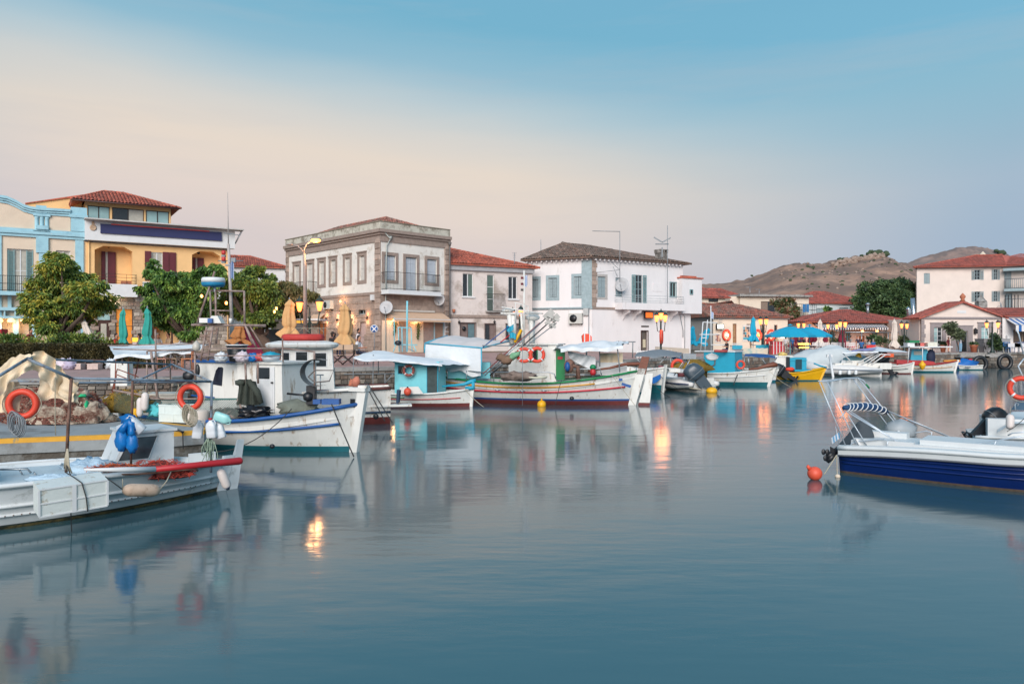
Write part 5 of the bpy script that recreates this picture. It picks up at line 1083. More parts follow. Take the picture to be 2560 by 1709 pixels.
lf_y=leaf_mat('yellow_green_leaves',(46,68,30),(94,124,48),(184,166,62));lf_g=leaf_mat('mid_green_leaves',(30,56,26),(70,108,42),(138,164,72));lf_d=leaf_mat('dark_green_leaves',(26,44,28),(56,82,46),(104,126,76));lf_h=leaf_mat('hedge_leaves',(32,34,18),(64,60,32),(104,92,52));lf_m=leaf_mat('olive_green_leaves',(44,60,26),(80,108,44),(152,156,66))
def pclumps(zf,lst,d,yr=.8,seed=0):
 """crown clumps given as photo circles (x, y, radius) at distance d, with random depth"""
 r=random.Random(seed);out=[]
 for x,y,rx,ry in lst:
  p=W(*zf(x,y),d+r.uniform(-1,1)*1.2);k=d/F/(zf(1,0)[0]-zf(0,0)[0])**-1;out.append((tuple(p),(rx*k,(rx+ry)/2*k*yr,ry*k)))
 return out
cl=pclumps(Z1,[(520,720,60,60),(450,700,70,60),(570,780,90,60),(420,800,100,70),(640,880,90,70),(520,860,110,80),(350,930,110,80),(760,870,60,40),(830,940,80,50),(700,980,120,70),(470,1000,110,80),(300,1040,110,60),(880,1060,100,60),(230,1130,60,40),(600,1100,130,80),(780,1130,110,60),(380,1130,110,70),(480,1210,110,70),(660,1210,120,60),(300,1210,80,40),(400,1290,80,50),(560,1270,90,40),(930,1110,50,30)],42,seed=1)
tree('acacia_tree','feathery tree with yellowing leaves in front of the cream house, leftmost of the trees',(X(132,42),42,1.7),5.8,cl,24000,.092,lf_y,bark,5,.45,2.3,r0=.3)
cl=pclumps(Z1,[(1310,760,40,50),(1330,830,70,40),(1270,830,40,30),(1430,900,90,70),(1560,900,110,70),(1700,870,90,60),(1760,810,70,40),(1850,810,60,50),(1340,980,90,70),(1480,1000,120,90),(1640,1000,110,90),(1310,1090,80,70),(1440,1130,110,80),(1580,1160,110,80),(1700,1130,100,80),(1450,1240,100,60),(1560,1290,90,50),(1660,1250,90,60),(1220,960,60,25),(1300,1180,60,50),(1780,960,60,60),(1600,1350,70,30)],46,seed=2)
tree('mulberry_tree','dense broad leaved tree in front of the yellow house maroon shutters',(X(478,46),46,1.8),6,cl,26000,.135,lf_g,bark,6,.5,1.5,r0=.3)
cl=pclumps(Z2,[(0,650,45,40),(30,760,70,50),(120,800,80,60),(200,720,70,40),(310,680,70,40),(370,650,40,25),(260,800,90,70),(180,900,110,80),(340,870,90,70),(440,810,70,60),(450,730,50,35),(480,900,70,70),(300,980,110,70),(420,1020,100,70),(200,1010,80,60),(330,1080,90,50),(440,1110,60,30),(100,960,80,70)],49,seed=3)
tree('plane_tree','olive green tree hung with warm bulbs between the yellow house and the stone house',(X(688,49),49,1.8),6,cl,23000,.135,lf_m,bark,7,.4,1.5,r0=.42)
cl=pclumps(Z2,[(590,800,60,50),(640,860,70,60),(720,850,60,50),(800,880,60,30),(620,960,60,60),(690,960,60,60),(600,1040,50,40),(680,1050,50,40),(560,880,40,60)],52,seed=4)
tree('pepper_tree','drooping fine leaved tree against the stone house, beside the tall lamp post',(X(712,52),52,1.9),5,cl,8000,.1,leaf_mat('mixed_drooping_leaves',(50,48,28),(88,90,46),(146,124,84)),bark,8,.8,2.6,r0=.2)
cl=pclumps(Z4,[(1290,440,70,45),(1400,420,80,40),(1500,420,80,45),(1590,460,80,45),(1250,520,70,45),(1350,510,100,60),(1480,510,110,60),(1600,530,90,50),(1690,540,50,50),(1230,590,50,35),(1330,580,90,40),(1500,600,110,60),(1650,600,80,50),(1700,610,45,30),(1560,650,80,40),(1430,470,90,50)],112,1.0,seed=5)
tree('fig_tree','huge round dark green tree rising behind the terracotta cafe roof',(X(2240,112),112,1.7),9,cl,38000,.27,lf_d,bark,9,.3,1.2,r0=.7)
cl=pclumps(Z4,[(660,530,30,18),(700,560,36,26),(740,520,30,16),(760,590,40,30),(730,610,40,26),(780,630,22,14)],98,seed=6)
tree('slender_tree','thin airy tree with reddish flowers in front of the flat roofed block',(X(1962,98),98,2),7,cl,1800,.24,leaf_mat('reddish_green_leaves',(40,54,30),(86,100,60),(150,90,76)),bark,10,.2,2,r0=.1)
cl=pclumps(Z4,[(1520,800,50,25),(1580,810,60,20),(1640,790,50,30),(1660,745,30,25),(1480,810,30,20)],88,seed=7)
tree('oleander_bush','grey-green bushes between the cafe wall and the gabled building',(X(2280,88),88,1.6),2,cl,3500,.2,leaf_mat('grey_green_leaves',(40,50,34),(84,96,68),(120,128,92)),bark,11,.1,2,limbs=False,r0=.1,cat='bush')
cl=pclumps(Z4,[(1845,700,32,24),(1880,740,36,26),(1905,765,26,20)],80,seed=8)
tree('olive_tree','slim leaning olive tree by the grey door of the gabled building',(X(2400,80),80,1.6),5,cl,1300,.17,leaf_mat('grey_green_leaves_b',(40,50,34),(84,96,68),(120,128,92)),bark,12,.1,2,r0=.06)
cl=pclumps(Z4,[(2135,810,34,22),(2180,830,36,22),(2160,790,20,30),(2140,762,18,16)],81,seed=9)
tree('planter_shrub','shrub growing in the grey planter by the double lamp post',(X(2492,81),81,1.6),2,cl,1500,.15,lf_d,bark,13,.1,1.6,limbs=False,r0=.05,cat='shrub')
cl=pclumps(Z4,[(1060,800,30,20),(1100,790,20,20),(1330,780,40,25),(1370,800,40,25),(1290,790,20,20)],86,seed=10)
tree('potted_shrub','row of dark shrubs along the cafe front below the pergola',(X(2160,86),86,1.6),1.5,cl,1600,.14,lf_d,bark,14,.1,1.6,limbs=False,r0=.04,cat='shrub')
cl=pclumps(Z4,[(1005,580,18,14),(1010,600,16,14)],112,seed=11)
tree('young_tree','small green treetop in front of the pale blue-white house',(X(2068,112),112,2.5),6,cl,300,.25,lf_g,bark,15,.1,1.6,r0=.06,limbs=False)
hx0,hx1=X(-60,37.5),X(286,36)
H_=thing('hedge','long dark clipped hedge on the promenade at the left','hedge',TR(hx0,37,1.62));b=MB();r=random.Random(21)
for i in range(15000):
 x=r.uniform(hx0,hx1);y=36.6-(x-hx0)*.05;f_=r.random()
 if f_<.62:p=V((x,y-.02-r.random()*.1+.05*sin(x*2),1.62+r.random()*1.12))
 else:p=V((x,y+r.random()*1.3,2.72+r.gauss(0,.035)))
 a=V((r.uniform(-1,1),r.uniform(-1,.2),r.uniform(-.4,1))).normalized()*.085;c=a.cross(V((r.uniform(-1,1),r.uniform(-1,1),1))).normalized()*.035;b.add([p,p+a*.5+c,p+a,p+a*.5-c],[(0,1,2),(0,2,3)])
ob('leaves',b,lf_h,H_,kind='stuff');ob('core',MB().bx(hx0,hx1,36.6,37.9,1.6,2.66,0),mat('hedge_twigs',(40,38,22),.95,.3,8),H_)
cl=[((X(px,39),39,2.85),(.9,.4,.32))for px in(10,45,150,175,205,235)]
tree('shrub_border','pale green shrubs growing just behind the clipped hedge',(X(120,39),39,1.7),.6,cl,2600,.09,lf_m,bark,22,-.5,2.2,limbs=False,r0=.03,cat='shrub')
cl=[((X(px,37.2),36.8,1.95),(.7,.35,.42))for px in(300,330,365,400,430)]
tree('shrub_border','low dark shrubs behind the promenade chairs, right of the hedge',(X(360,37),37,1.62),.5,cl,2600,.08,lf_h,bark,23,.1,1.6,limbs=False,r0=.03,cat='shrub')
for i,(x,y)in enumerate(((1716,1022),(1928,1080))):
 pass
for k,(zf,x,y,d)in enumerate(((Z1,1718,1022,44),(Z1,1928,1080,44.5),(Z2,88,945,46),(Z2,515,990,47),(Z2,498,1018,47.2))):
 p=W(*zf(x,y),d-1.6);P=thing('hanging_bulb','warm round bulb hanging in the tree foliage, number %s from the left'%('one two three four five'.split()[k]),'lamp',Matrix.Translation(p),'festoon bulbs in the trees');P['label']=['leftmost warm bulb hanging in the broad leaved tree','bright bulb hanging in the tree behind the radar boat mast','warm bulb at the left side of the olive green tree','warm bulb near the trunk of the olive green tree','faint lowest bulb in the olive green tree'][k]
 ob('bulb',MB().blob(p,(.075,.075,.09)),bulb,P);ob('cord',MB().tube([p+V((0,0,.08)),p+V((0,.1,.8))],.01,4),iron,P);point(p+V((0,.0,-.2)),18)
 # boat builder
def BF(ax,ay,bx_,by):return Face(ax,ay,bx_-ax,by-ay),sqrt((bx_-ax)**2+(by-ay)**2)
class Boat:
 """frame: u runs along the keel from the left end to the right end as photographed, y away from the camera"""
 def __init__(s,name,label,left,right,beam,zl,zm,zr,cat='boat',draft=.45,le='point',re='point',rake=.35,zw=.1,zw2=.14,mats=None,deck=.22,deck_m=None,group=None,n=30,full=2.6,low=.4,cap=None,capr=.045,thick=.07):
  s.f,s.L=BF(*left,*right);s.M=s.f.M;s.B=beam;s.zl,s.zm,s.zr=zl,zm,zr;s.d=draft;s.le,s.re=le,re;s.rake=rake;s.full=full;s.low=low
  s.t=thing(name,label,cat,s.M@Matrix.Translation((s.L/2,0,0)),group);mats=mats or[anti_red,blue_paint,boat_white]
  rows=[-draft,-draft*.5,0,zw,zw2];vs,fs,ms=[],[],[]
  top=8
  nr=len(rows)+top
  b=MB()
  for side in(-1,1):
   vs=[]
   for i in range(n+1):
    q=i/n
    for j in range(nr):
     zs_=s.sheer(q);z=rows[j]if j<len(rows)else zw2+(zs_-zw2)*(j-len(rows)+1)/top
     vs.append(s.pt(q,side,z))
   fs=[(i*nr+j,(i+1)*nr+j,(i+1)*nr+j+1,i*nr+j+1)for i in range(n)for j in range(nr-1)]
   if side==1:fs=[f_[::-1]for f_ in fs]
   k=len(b.v);b.v+=[tuple(v)for v in vs]
   for idx,f_ in enumerate(fs):
    j=idx%(nr-1);b.f.append([a+k for a in f_]);b.m.append(0 if j<3 else 1 if j<4 else 2);b.s.append(True)
  for end,q in((le,0),(re,1)):
   if end=='transom':
    k0=0 if q==0 else n*nr;off=(n+1)*nr
    for j in range(nr-1):b.f.append([k0+j,k0+j+1,k0+off+j+1,k0+off+j]);b.m.append(0 if j<3 else 1 if j<4 else 2);b.s.append(False)
  s.hull=ob('hull',b,mats,s.t,s.M)
  b=MB();dk=[]
  for i in range(n+1):
   q=i/n;z=s.sheer(q);P=[]
   for side in(-1,1):
    a=s.pt(q,side,z);hb=max(0,abs(a.y)-thick);P+=[V((a.x,side*hb,z)),V((a.x,side*hb*.98,z-deck))]
   dk.append(P)
  for A,C in zip(dk,dk[1:]):
   b.quad(A[0],C[0],C[1],A[1],0);b.quad(A[2],A[3],C[3],C[2],0);b.quad(A[1],C[1],C[3],A[3],1)
  ob('deck',b,[mats[2],deck_m or deck_grey],s.t,s.M)
  for side in(-1,1):s.strake(1.0,0,1,cap or mats[2],capr,side,'gunwale',.5)
 def sheer(s,q):
  if q>.5:return s.zm+(s.zr-s.zm)*((q-.5)/.5)**2
  return s.zm+(s.zl-s.zm)*((.5-q)/.5)**2
 def half(s,q):
  a=1.0
  if q<.5:e=(.5-q)/.5;a=(1-e**s.full)**.8 if s.le=='point' else 1-.28*e**2
  else:e=(q-.5)/.5;a=(1-e**s.full)**.8 if s.re=='point' else 1-.28*e**2
  return s.B/2*max(a,0)
 def pt(s,q,side,z):
  zs_=s.sheer(q);h=min(max((z+s.d)/(zs_+s.d),0),1);e=abs(2*q-1)
  ex=s.low+(.95-s.low)*e**2*((s.le=='point')if q<.5 else(s.re=='point'))
  x=s.L*q;w=(2*q-1);x+=(h-.4)*s.rake*(w**5 if(s.le=='point' if w<0 else s.re=='point')else 0)
  return V((x,side*s.half(q)*h**ex,z))
 def strake(s,f,q0,q1,m,r=.03,side=-1,name='strake',proud=.6):
  pts=[]
  for i in range(25):
   q=q0+(q1-q0)*i/24;zs_=s.sheer(q);p=s.pt(q,side,.14+(zs_-.14)*f);p.y+=side*r*proud;pts.append(p)
  return ob(name,MB().tube(pts,r,6),m,s.t,s.M)
 def post(s,end,up,m,w=.16,t=.10,name='stem_post',down=None,mb=None):
  q=0 if end=='l' else 1;sg=-1 if q==0 else 1;zs_=s.sheer(q);b=mb or MB()
  a=s.pt(q,0,-s.d*.6);c=s.pt(q,0,zs_);k=(c.x-a.x)/(c.z-a.z);x=lambda z:a.x+k*(z-a.z)
  z0,z1=-s.d*.6,zs_+up
  b.prism([(x(z0)-.02*sg,z0),(x(z0)+w*sg,z0),(x(z1)+w*sg,z1),(x(z1)-.06*sg,z1)],-t/2,t/2);s.px_=x
  return ob(name,b,m,s.t,s.M)
 def rudder(s,end,up,m,bottom=None,gap=.18,w=.42,t=.05,zsplit=.12):
  sg=-1 if end=='l' else 1;q=0 if end=='l' else 1;zs_=s.sheer(q);x=s.px_;z1=zs_+up
  pol=lambda za,zb,wa,wb:[(x(za)+gap*sg,za),(x(za)+(gap+wa)*sg,za),(x(zb)+(gap+wb)*sg,zb),(x(zb)+gap*sg,zb)]
  r=ob('rudder',MB().prism(pol(zsplit,z1,w,w*.55),-t,t),m,s.t,s.M)
  if bottom:ob('rudder_foot',MB().prism(pol(-.4,zsplit-.002,w*1.15,w),-t,t),bottom,r,s.M)
  return r
 def P(s,u,y,z):return s.M@V((u,y,z))
 def near(s,c):
  return Face(*(s.f.at(0,-c)[:2]),s.f.d.x,s.f.d.y)
 def part(s,name,mb,m,label=None,kind=None):return ob(name,mb,m,s.t,I4,kind,label)
 def cabin(s,r,c,back,m,roof=None,over=.12,rt=.06,slant=(0,0),name='cabin',top_m=None):
  """cabin whose near wall fills rect r (u0,u1,z0,z1) at c metres to the near side, back metres deep"""
  f=s.near(c);u0,u1,z0,z1=r;b=MB().prism([(u0,z0),(u1,z0),(u1+slant[1],z1),(u0+slant[0],z1)],0,back)
  C_=ob(name,b,m,s.t,f.M)
  if roof:ob('cabin_roof',MB().bx(u0+slant[0]-over,u1+slant[1]+over,-over,back+over,z1+.002,z1+rt),roof,C_,f.M)
  return C_,f
def cloth(A,B,C,D,sag=.1,rip=.04,nu=14,nv=8,seed=0,mb=None,hang=0,fr=2.2):
 """loose cloth between four corners (A-B near edge, D-C far edge)"""
 A,B,C,D=map(V,(A,B,C,D));b=mb or MB()
 def fn(u,v):
  p=A.lerp(B,u).lerp(D.lerp(C,u),v);k=4*u*(1-u)*4*v*(1-v)
  p.z+=-sag*k+rip*1.8*noise.noise(V((u*fr*1.6+seed,v*fr*1.4,seed)))+rip*.5*noise.noise(V((u*7,v*5,seed)));p.y+=rip*.6*noise.noise(V((u*5,v*5,seed+9)));return p
 b.grid(fn,nu,nv)
 if hang:
  def fh(u,v):
   p=fn(u,0);q=hang*(1+.12*sin(u*9+seed)+.5*noise.noise(V((u*7,seed,0))));p.z-=q*v;p.y-=.05*v+.06*sin(u*25+seed)*v;return p
  b.grid(fh,nu*2,3)
 return b
def lifebuoy(p,R_,label,yaw=0.0,m=None,tube=.21,rope=True,group=None,pitch=0.0,bands=None):
 M=Matrix.Translation(p)@Matrix.Rotation(yaw,4,'Z')@Matrix.Rotation(pitch,4,'X');T_=thing('lifebuoy',label,'lifebuoy',M,group);t=R_*tube;c=R_-t
 ob('ring',MB().tube([(c*cos(k*pi/14),0,c*sin(k*pi/14))for k in range(28)],t,10,closed=True),m or orange_ring,T_,M)
 b=MB()
 for k in range(4):
  a0=k*pi/2+.78
  if bands:ob('band',MB().tube([(c*cos(a0+j*.08),0,c*sin(a0+j*.08))for j in(-1.2,0,1.2)],t*1.04,10),bands,T_,M)
  b.tube([((R_+.012+.02*sin(pi*j/6))*cos(a0+j*pi/12),-t*.35,(R_+.012+.02*sin(pi*j/6))*sin(a0+j*pi/12))for j in range(7)],.008,4)
 if rope:ob('grab_line',b,rope_m,T_,M)
 return T_
def fender(p,q,r,label,m,tips=None,group=None):
 p,q=V(p),V(q);T_=thing('fender',label,'fender',Matrix.Translation((p+q)/2),group);d=(q-p)
 pts=[p.lerp(q,k)for k in(0,.03,.1,.2,.5,.8,.9,.97,1)];ob('body',MB().tube(pts,[r*k for k in(.15,.55,.85,1,1,1,.85,.55,.15)],12),m,T_)
 if tips:ob('tip',MB().tube([p-d*.05,p+d*.02,p+d*.1],[r*.3,r*.5,r*.88],10),tips,T_)
 ob('line',MB().tube([p,p+V((0,0,.18))],.008,4),rope_m,T_);return T_
def outboard(par,base,s_,yaw,tilt,m,mleg=None,name='outboard_motor',prop=True):
 """outboard engine: cowl, mid section, cavitation plate and propeller; tilt swings the leg up behind it"""
 M=Matrix.Translation(base)@Matrix.Rotation(yaw,4,'Z')@Matrix.Rotation(tilt,4,'Y')@Matrix.Scale(s_,4);mleg=mleg or m
 b=MB();n=14
 prof=[(-.02,.30,.20),(.05,.36,.24),(.25,.40,.27),(.45,.38,.26),(.60,.30,.22),(.66,.16,.14),(.67,.02,.02)]
 vs,fs=[],[]
 for z,rx,ry in prof:
  for j in range(n):a=2*pi*j/n;cx_,sy=cos(a),sin(a);vs.append((.12+rx*math.copysign(abs(cx_)**.65,cx_)-z*.12,ry*math.copysign(abs(sy)**.65,sy),z))
 for i in range(len(prof)-1):fs+=[(i*n+j,i*n+(j+1)%n,(i+1)*n+(j+1)%n,(i+1)*n+j)for j in range(n)]
 fs.append(tuple(range(n))[::-1]);b.add(vs,fs,0,True)
 mo=ob(name,b,m,par,M)
 ob('cowl_stripe',MB().tube([(.12+.405*math.copysign(abs(cos(a))**.65,cos(a))-.02,.275*math.copysign(abs(sin(a))**.65,sin(a)),.2)for a in[2*pi*j/20 for j in range(20)]],.012,5,closed=True),grey_pipe,mo,M)
 b=MB();b.prism([(-.02,0),(.34,0),(.30,-.35),(.26,-.75),(.34,-.78),(.34,-.81),(.24,-.82),(.26,-1.05),(.16,-1.22),(.08,-1.05),(.06,-.82),(.02,-.4)],-.07,.07);b.tube([(.0,0,-.95),(.12,0,-.93),(.38,0,-.95)],[.02,.075,.055],8)
 b.bx(-.16,.0,-.14,.14,-.45,-.05)
 ob('leg',b,mleg,mo,M)
 if prop:
  b=MB();b.tube([(.38,0,-.95),(.50,0,-.95)],[.05,.03],8)
  for k in range(3):
   a=k*2*pi/3+.4;d=V((0,cos(a),sin(a)));e=V((0,-sin(a),cos(a)));c=V((.44,0,-.95))
   b.add([c+d*.03,c+d*.10+e*.07+V((.03,0,0)),c+d*.19+e*.02,c+d*.10-e*.06-V((.03,0,0)),c+d*.1+V((.012,0,0))],[(0,1,4),(1,2,4),(2,3,4),(3,0,4)])
  ob('propeller',b,black_pl,mo,M)
 return mo
def wire(parent,pts,r,m,name='rope',n=5):return ob(name,MB().tube(pts,r,n),m,parent)
def sagline(a,b_,s_,n=8):a,b_=V(a),V(b_);return[a.lerp(b_,i/n)-V((0,0,s_*4*(i/n)*(1-i/n)))for i in range(n+1)]
def mooring(a,b_,label,m=None,r=.012,s_=.15):
 T_=thing('mooring_line',label,'rope',Matrix.Translation(V(a)));ob('rope',MB().tube(sagline(a,b_,s_,10),r,5),m or rope_m,T_);return T_
def pile(mb,c,rad,n,sz,seed,strands=True):
 """heap of fishing net: lumpy mound covered in loose loops of twine"""
 r=random.Random(seed);c=V(c);mb.blob(c,(rad[0]*.94,rad[1]*.94,rad[2]*.9),22,12,.35,2.5,seed,0,flat=c.z)
 for i in range(n):
  th=r.uniform(0,2*pi);u=r.random();q=sqrt(max(0,1-u*u));p=c+V((rad[0]*q*cos(th),rad[1]*q*sin(th),rad[2]*u))*(1+.28*noise.noise(V((th*2,u*4,seed))))
  a=V((r.uniform(-1,1),r.uniform(-1,1),r.uniform(-.6,.6))).normalized()*sz;w=a.cross(V((0,0,1))).normalized()*sz*.5
  mb.tube([p-a,p-a*.3+w*.6,p+a*.3-w*.4+V((0,0,sz*.15)),p+a],sz*.10,3,mi=1)
 return mb
def netting(mb,A,B,C,D,nu,nv,r=.006,sag=.0):
 """diamond mesh panel between four corners"""
 A,B,C,D=map(V,(A,B,C,D));f=lambda u,v:A.lerp(B,u).lerp(D.lerp(C,u),v)-V((0,0,sag*sin(pi*min(max(u,0),1))*v))
 for k in range(-nv,nu):
  for s_ in(0,1):
   pts=[]
   for j in range(nv+1):
    u=(k+j)/nu
    if 0<=u<=1:pts.append(f(u if s_==0 else 1-u,j/nv))
   if len(pts)>1:mb.tube(pts,r,3)
 return mb
def crate(M,w,d,h,label,m,name='crate',lid=False,ribs=True,cat='crate',group=None):
 T_=thing(name,label,cat,M,group);t=.025;b=MB().bx(-w/2,w/2,-d/2,d/2,0,t)
 b.bx(-w/2,w/2,-d/2,-d/2+t,t,h).bx(-w/2,w/2,d/2-t,d/2,t,h).bx(-w/2,-w/2+t,-d/2+t,d/2-t,t,h).bx(w/2-t,w/2,-d/2+t,d/2-t,t,h)
 b.bx(-w/2-.012,w/2+.012,-d/2-.012,-d/2,h-.035,h+.004).bx(-w/2-.012,w/2+.012,d/2,d/2+.012,h-.035,h+.004)
 ob('body',b,m,T_,M)
 if ribs:ob('ribs',MB().bx(-w/2,w/2,-d/2-.01,-d/2-.001,h*.45,h*.5).bx(-w*.05,w*.05,-d/2-.011,-d/2-.001,.0,h*.449).bx(-w*.3,-w*.27,-d/2-.011,-d/2-.001,h*.501,h-.04).bx(w*.27,w*.3,-d/2-.011,-d/2-.001,h*.501,h-.04),m,T_,M)
 if lid:ob('lid',MB().bx(-w/2-.015,w/2+.015,-d/2-.015,d/2+.015,h+.006,h+.04),m,T_,M)
 return T_
def sack(p,r,label,m,seed=0,name='plastic_bag',cat='bag',knot=True,group=None):
 T_=thing(name,label,cat,Matrix.Translation(p),group);p=V(p);b=MB().blob((0,0,r[2]*.8),r,18,12,.75,3.4,seed,flat=0).blob((r[0]*.3,0,r[2]*.7),(r[0]*.8,r[1],r[2]*.8),14,9,.6,4,seed+3,flat=0)
 if knot:b.tube([(0,0,r[2]*1.4),(r[0]*.3,0,r[2]*1.75),(r[0]*.5,.01,r[2]*1.6)],[r[0]*.25,r[0]*.08,r[0]*.14],6).tube([(0,0,r[2]*1.4),(-r[0]*.3,0,r[2]*1.8)],[r[0]*.2,r[0]*.12],6)
 ob('bag',b,m,T_,Matrix.Translation(p));return T_
def jug(p,s_,label,m,rx=0,ry=0,rz=0,cap=None,group=None):
 M=Matrix.Translation(p)@Matrix.Rotation(rz,4,'Z')@Matrix.Rotation(rx,4,'X')@Matrix.Rotation(ry,4,'Y')@Matrix.Scale(s_,4);T_=thing('plastic_jug',label,'jug',M,group)
 b=MB();n=16;vs,fs=[],[];prof=[(0,.9),(.03,1),(.30,1),(.34,.97),(.38,1),(.66,1),(.8,.7),(.88,.3),(.95,.28)]
 for z,k in prof:
  for j in range(n):a=2*pi*j/n;vs.append((.26*k*math.copysign(abs(cos(a))**.5,cos(a)),.19*k*math.copysign(abs(sin(a))**.5,sin(a)),z))
 for i in range(len(prof)-1):fs+=[(i*n+j,i*n+(j+1)%n,(i+1)*n+(j+1)%n,(i+1)*n+j)for j in range(n)]
 fs+=[tuple(range(n))[::-1],tuple((len(prof)-1)*n+j for j in range(n))];b.add(vs,fs,0,True);ob('body',b,m,T_,M)
 ob('handle',MB().tube([(.0,0,.86),(.16,0,.95),(.24,0,.8),(.25,0,.62)],.03,6),m,T_,M)
 if cap:ob('cap',MB().lathe([(.1,.95),(.1,1.03),(0,1.03)],10),cap,T_,M)
 return T_
 # foreground white wooden boat
ZA=zoomer(0,840,2.903);ZB=zoomer(240,660,3.015);ZC=zoomer(860,780,2.936)
fg_white=mat('foreground_boat_paint',(214,218,218),.45,.05,1.8,.06,stain=(168,172,168),amt=.14,sscale=2.2)
dirty=mat('weedy_waterline',(104,92,52),.8,.35,7,.3,stain=(40,44,30),amt=.5,sscale=5)
b1=Boat('fishing_boat','white wooden boat with red oar and awning frame in the left foreground',(-11.1,10.5),(-5.85,15.1),2.42,1.15,.73,.57,mats=[dirty,mat('dark_boot_line',(50,62,60),.7,.2,6),fg_white],zw=.05,zw2=.075,rake=.25,deck=.06,deck_m=mat('pale_deck',(190,202,206),.6,.05),draft=.4,n=44,full=2.4,low=.3)
b1 .strake(.42,.1,.985,fg_white,.032);b1 .strake(.16,.1,.99,fg_white,.026);b1 .strake(.93,.05,.97,fg_white,.02)
rivets=MB()
for i in range(46):
 q=.25+.73*i/46;zs_=b1 .sheer(q);p=b1 .pt(q,-1,.14+(zs_-.14)*.16);rivets.blob((p.x,p.y-.045,p.z),(.012,.008,.012),5,3)
ob('rust_spots',rivets,mat('rust',(92,60,46),.9,.2,9),b1 .t,b1 .M,kind='stuff')
b1 .post('r',.10,fg_white,w=.14,t=.11);b1 .rudder('r',.40,fg_white,fg_white,gap=.15,w=.22,t=.045)
ob('post_cheek',MB().bx(b1 .L-.55,b1 .L-.05,-.04,.04,.5,.78),fg_white,b1 .t,b1 .M)
f=b1 .near(-.15);r=f.rect(ZA(800,700),ZA(1262,925));u0,u1,z0,z1=r;u0-=.0
cab,f=b1 .cabin((u0,u1,.55,z1),-.15,.95,fg_white,fg_white,over=.05,rt=.045,slant=(.28,0))
zz=lambda x,y:f.uz(*ZA(x,y));q=[zz(835,912),zz(1005,912),zz(1070,742),zz(900,742)]
ob('pane',MB().prism([(u0+.12,q[0][1]),(u0+.66,q[0][1]),(u0+.82,z1-.07),(u0+.34,z1-.07)],-.006,.0),mat('hazy_wheelhouse_glass',(74,84,88),.12,.25,4,spec=.7),cab,f.M)
fr=[(u0+.12,q[0][1]),(u0+.66,q[0][1]),(u0+.82,z1-.07),(u0+.34,z1-.07)]
ob('window_frame',MB().tube([(x,-.01,z)for x,z in fr],.016,5,closed=True),fg_white,cab,f.M)
b=MB();b.bx(.6,3.1,-.62,.5,.84,.98).bx(.55,3.15,-.68,.56,.98,1.01);ob('hatch',b,fg_white,b1 .t,b1 .M)
for x in(1.7,2.5):ob('hinge',MB().bx(x-.09,x+.09,-.70,-.675,.93,1.0),white_paint,b1 .t,b1 .M)
wp=lambda x,y,d:W(*ZA(x,y),d)
O_=thing('oar','long oar with red blade end and white shaft lying along the foreground boat','oar',Matrix.Translation(wp(1130,975,13.4)))
ob('red_blade',MB().tube([wp(1128,965,13.2),wp(1450,933,13.8),wp(1742,904,14.35),wp(1750,903,14.37)],[.048,.058,.072,.06],8),red_paint,O_);ob('shaft',MB().tube([wp(610,968,12.4),wp(900,968,12.8),wp(1127,965,13.2)],[.018,.045,.048],8),white_paint,O_)
ob('grab_rail',MB().tube([wp(720,1030,12.75),wp(750,1005,12.8),wp(1000,1000,13.0),wp(1350,968,13.6),wp(1420,960,13.75),wp(1435,975,13.8)],.018,6),rust_pipe,b1 .t)
red_net=mat('red_net_mass',(108,46,40),.95,.3,14);red_tw=mat('red_twine',(196,74,58),.9,.2,20)
P_=thing('fishing_net','heap of red fishing net on deck behind the red oar','net',Matrix.Translation(wp(1180,990,14)));b=MB();c=wp(1150,1010,13.8);pile(b,c,(.62,.42,.26),420,.05,4);pile(b,c+V((-.55,-.2,0)),(.4,.3,.12),160,.05,6)
ob('net',b,[red_net,red_tw],P_)
P_=thing('fishing_net','thin strip of red net lying against the wheelhouse foot','net',Matrix.Translation(wp(830,950,13.6)));b=MB();pile(b,wp(840,960,13.5),(.5,.2,.07),160,.05,8);ob('net',b,[red_net,mat('orange_twine',(208,104,62),.9,.2,20)],P_)
P_=thing('cloth_heap','pale blue sheet heaped beside the wheelhouse','cloth',Matrix.Translation(wp(660,960,13.8)));ob('sheet',MB().blob(wp(665,985,13.7),(.5,.35,.22),26,14,.6,4,3),mat('pale_blue_sheet',(176,200,216),.8,.08,5,.5),P_)
P_=thing('cloth_heap','folded pale turquoise cloth on the fore deck at the left edge','cloth',Matrix.Translation(wp(380,1030,12.2)));ob('sheet',MB().blob(wp(390,1035,12.4),(.42,.16,.07),20,10,.5,4,5),mat('pale_blue_sheet',(176,200,216)),P_)
ob('deck_rail',MB().tube([wp(0,966,12.9),wp(200,962,13.1),wp(225,990,13.1)],.018,5).tube([wp(140,966,13),wp(165,1005,13)],.014,5).tube([wp(245,985,13.1),wp(265,1010,13.1)],.014,5),steel,b1 .t)
fm_=b1 .near(b1 .B/2+.0);p=[wp(772,1158,12.25),wp(858,1156,12.35),wp(852,1106,12.35),wp(800,1108,12.28)]
q_=.64;h0=b1 .pt(q_,-1,.5)
b=MB()
for i,(a,c)in enumerate(((0,.3),(.34,.5),(.54,.68),(.72,.96))):
 x0=h0 .x-.12+a*.26;x1=h0 .x-.12+c*.26;b.prism([(x0,.40),(x1,.40),(x1+.02,.40+.17),(x0+.1*(1-a),.40+.17)],h0 .y-.028-.001*i,h0 .y-.02,i%2)
ob('painted_emblem',b,[mat('faded_red_mark',(122,58,58)),mat('mark_grey',(150,150,156))],b1 .t,b1 .M)
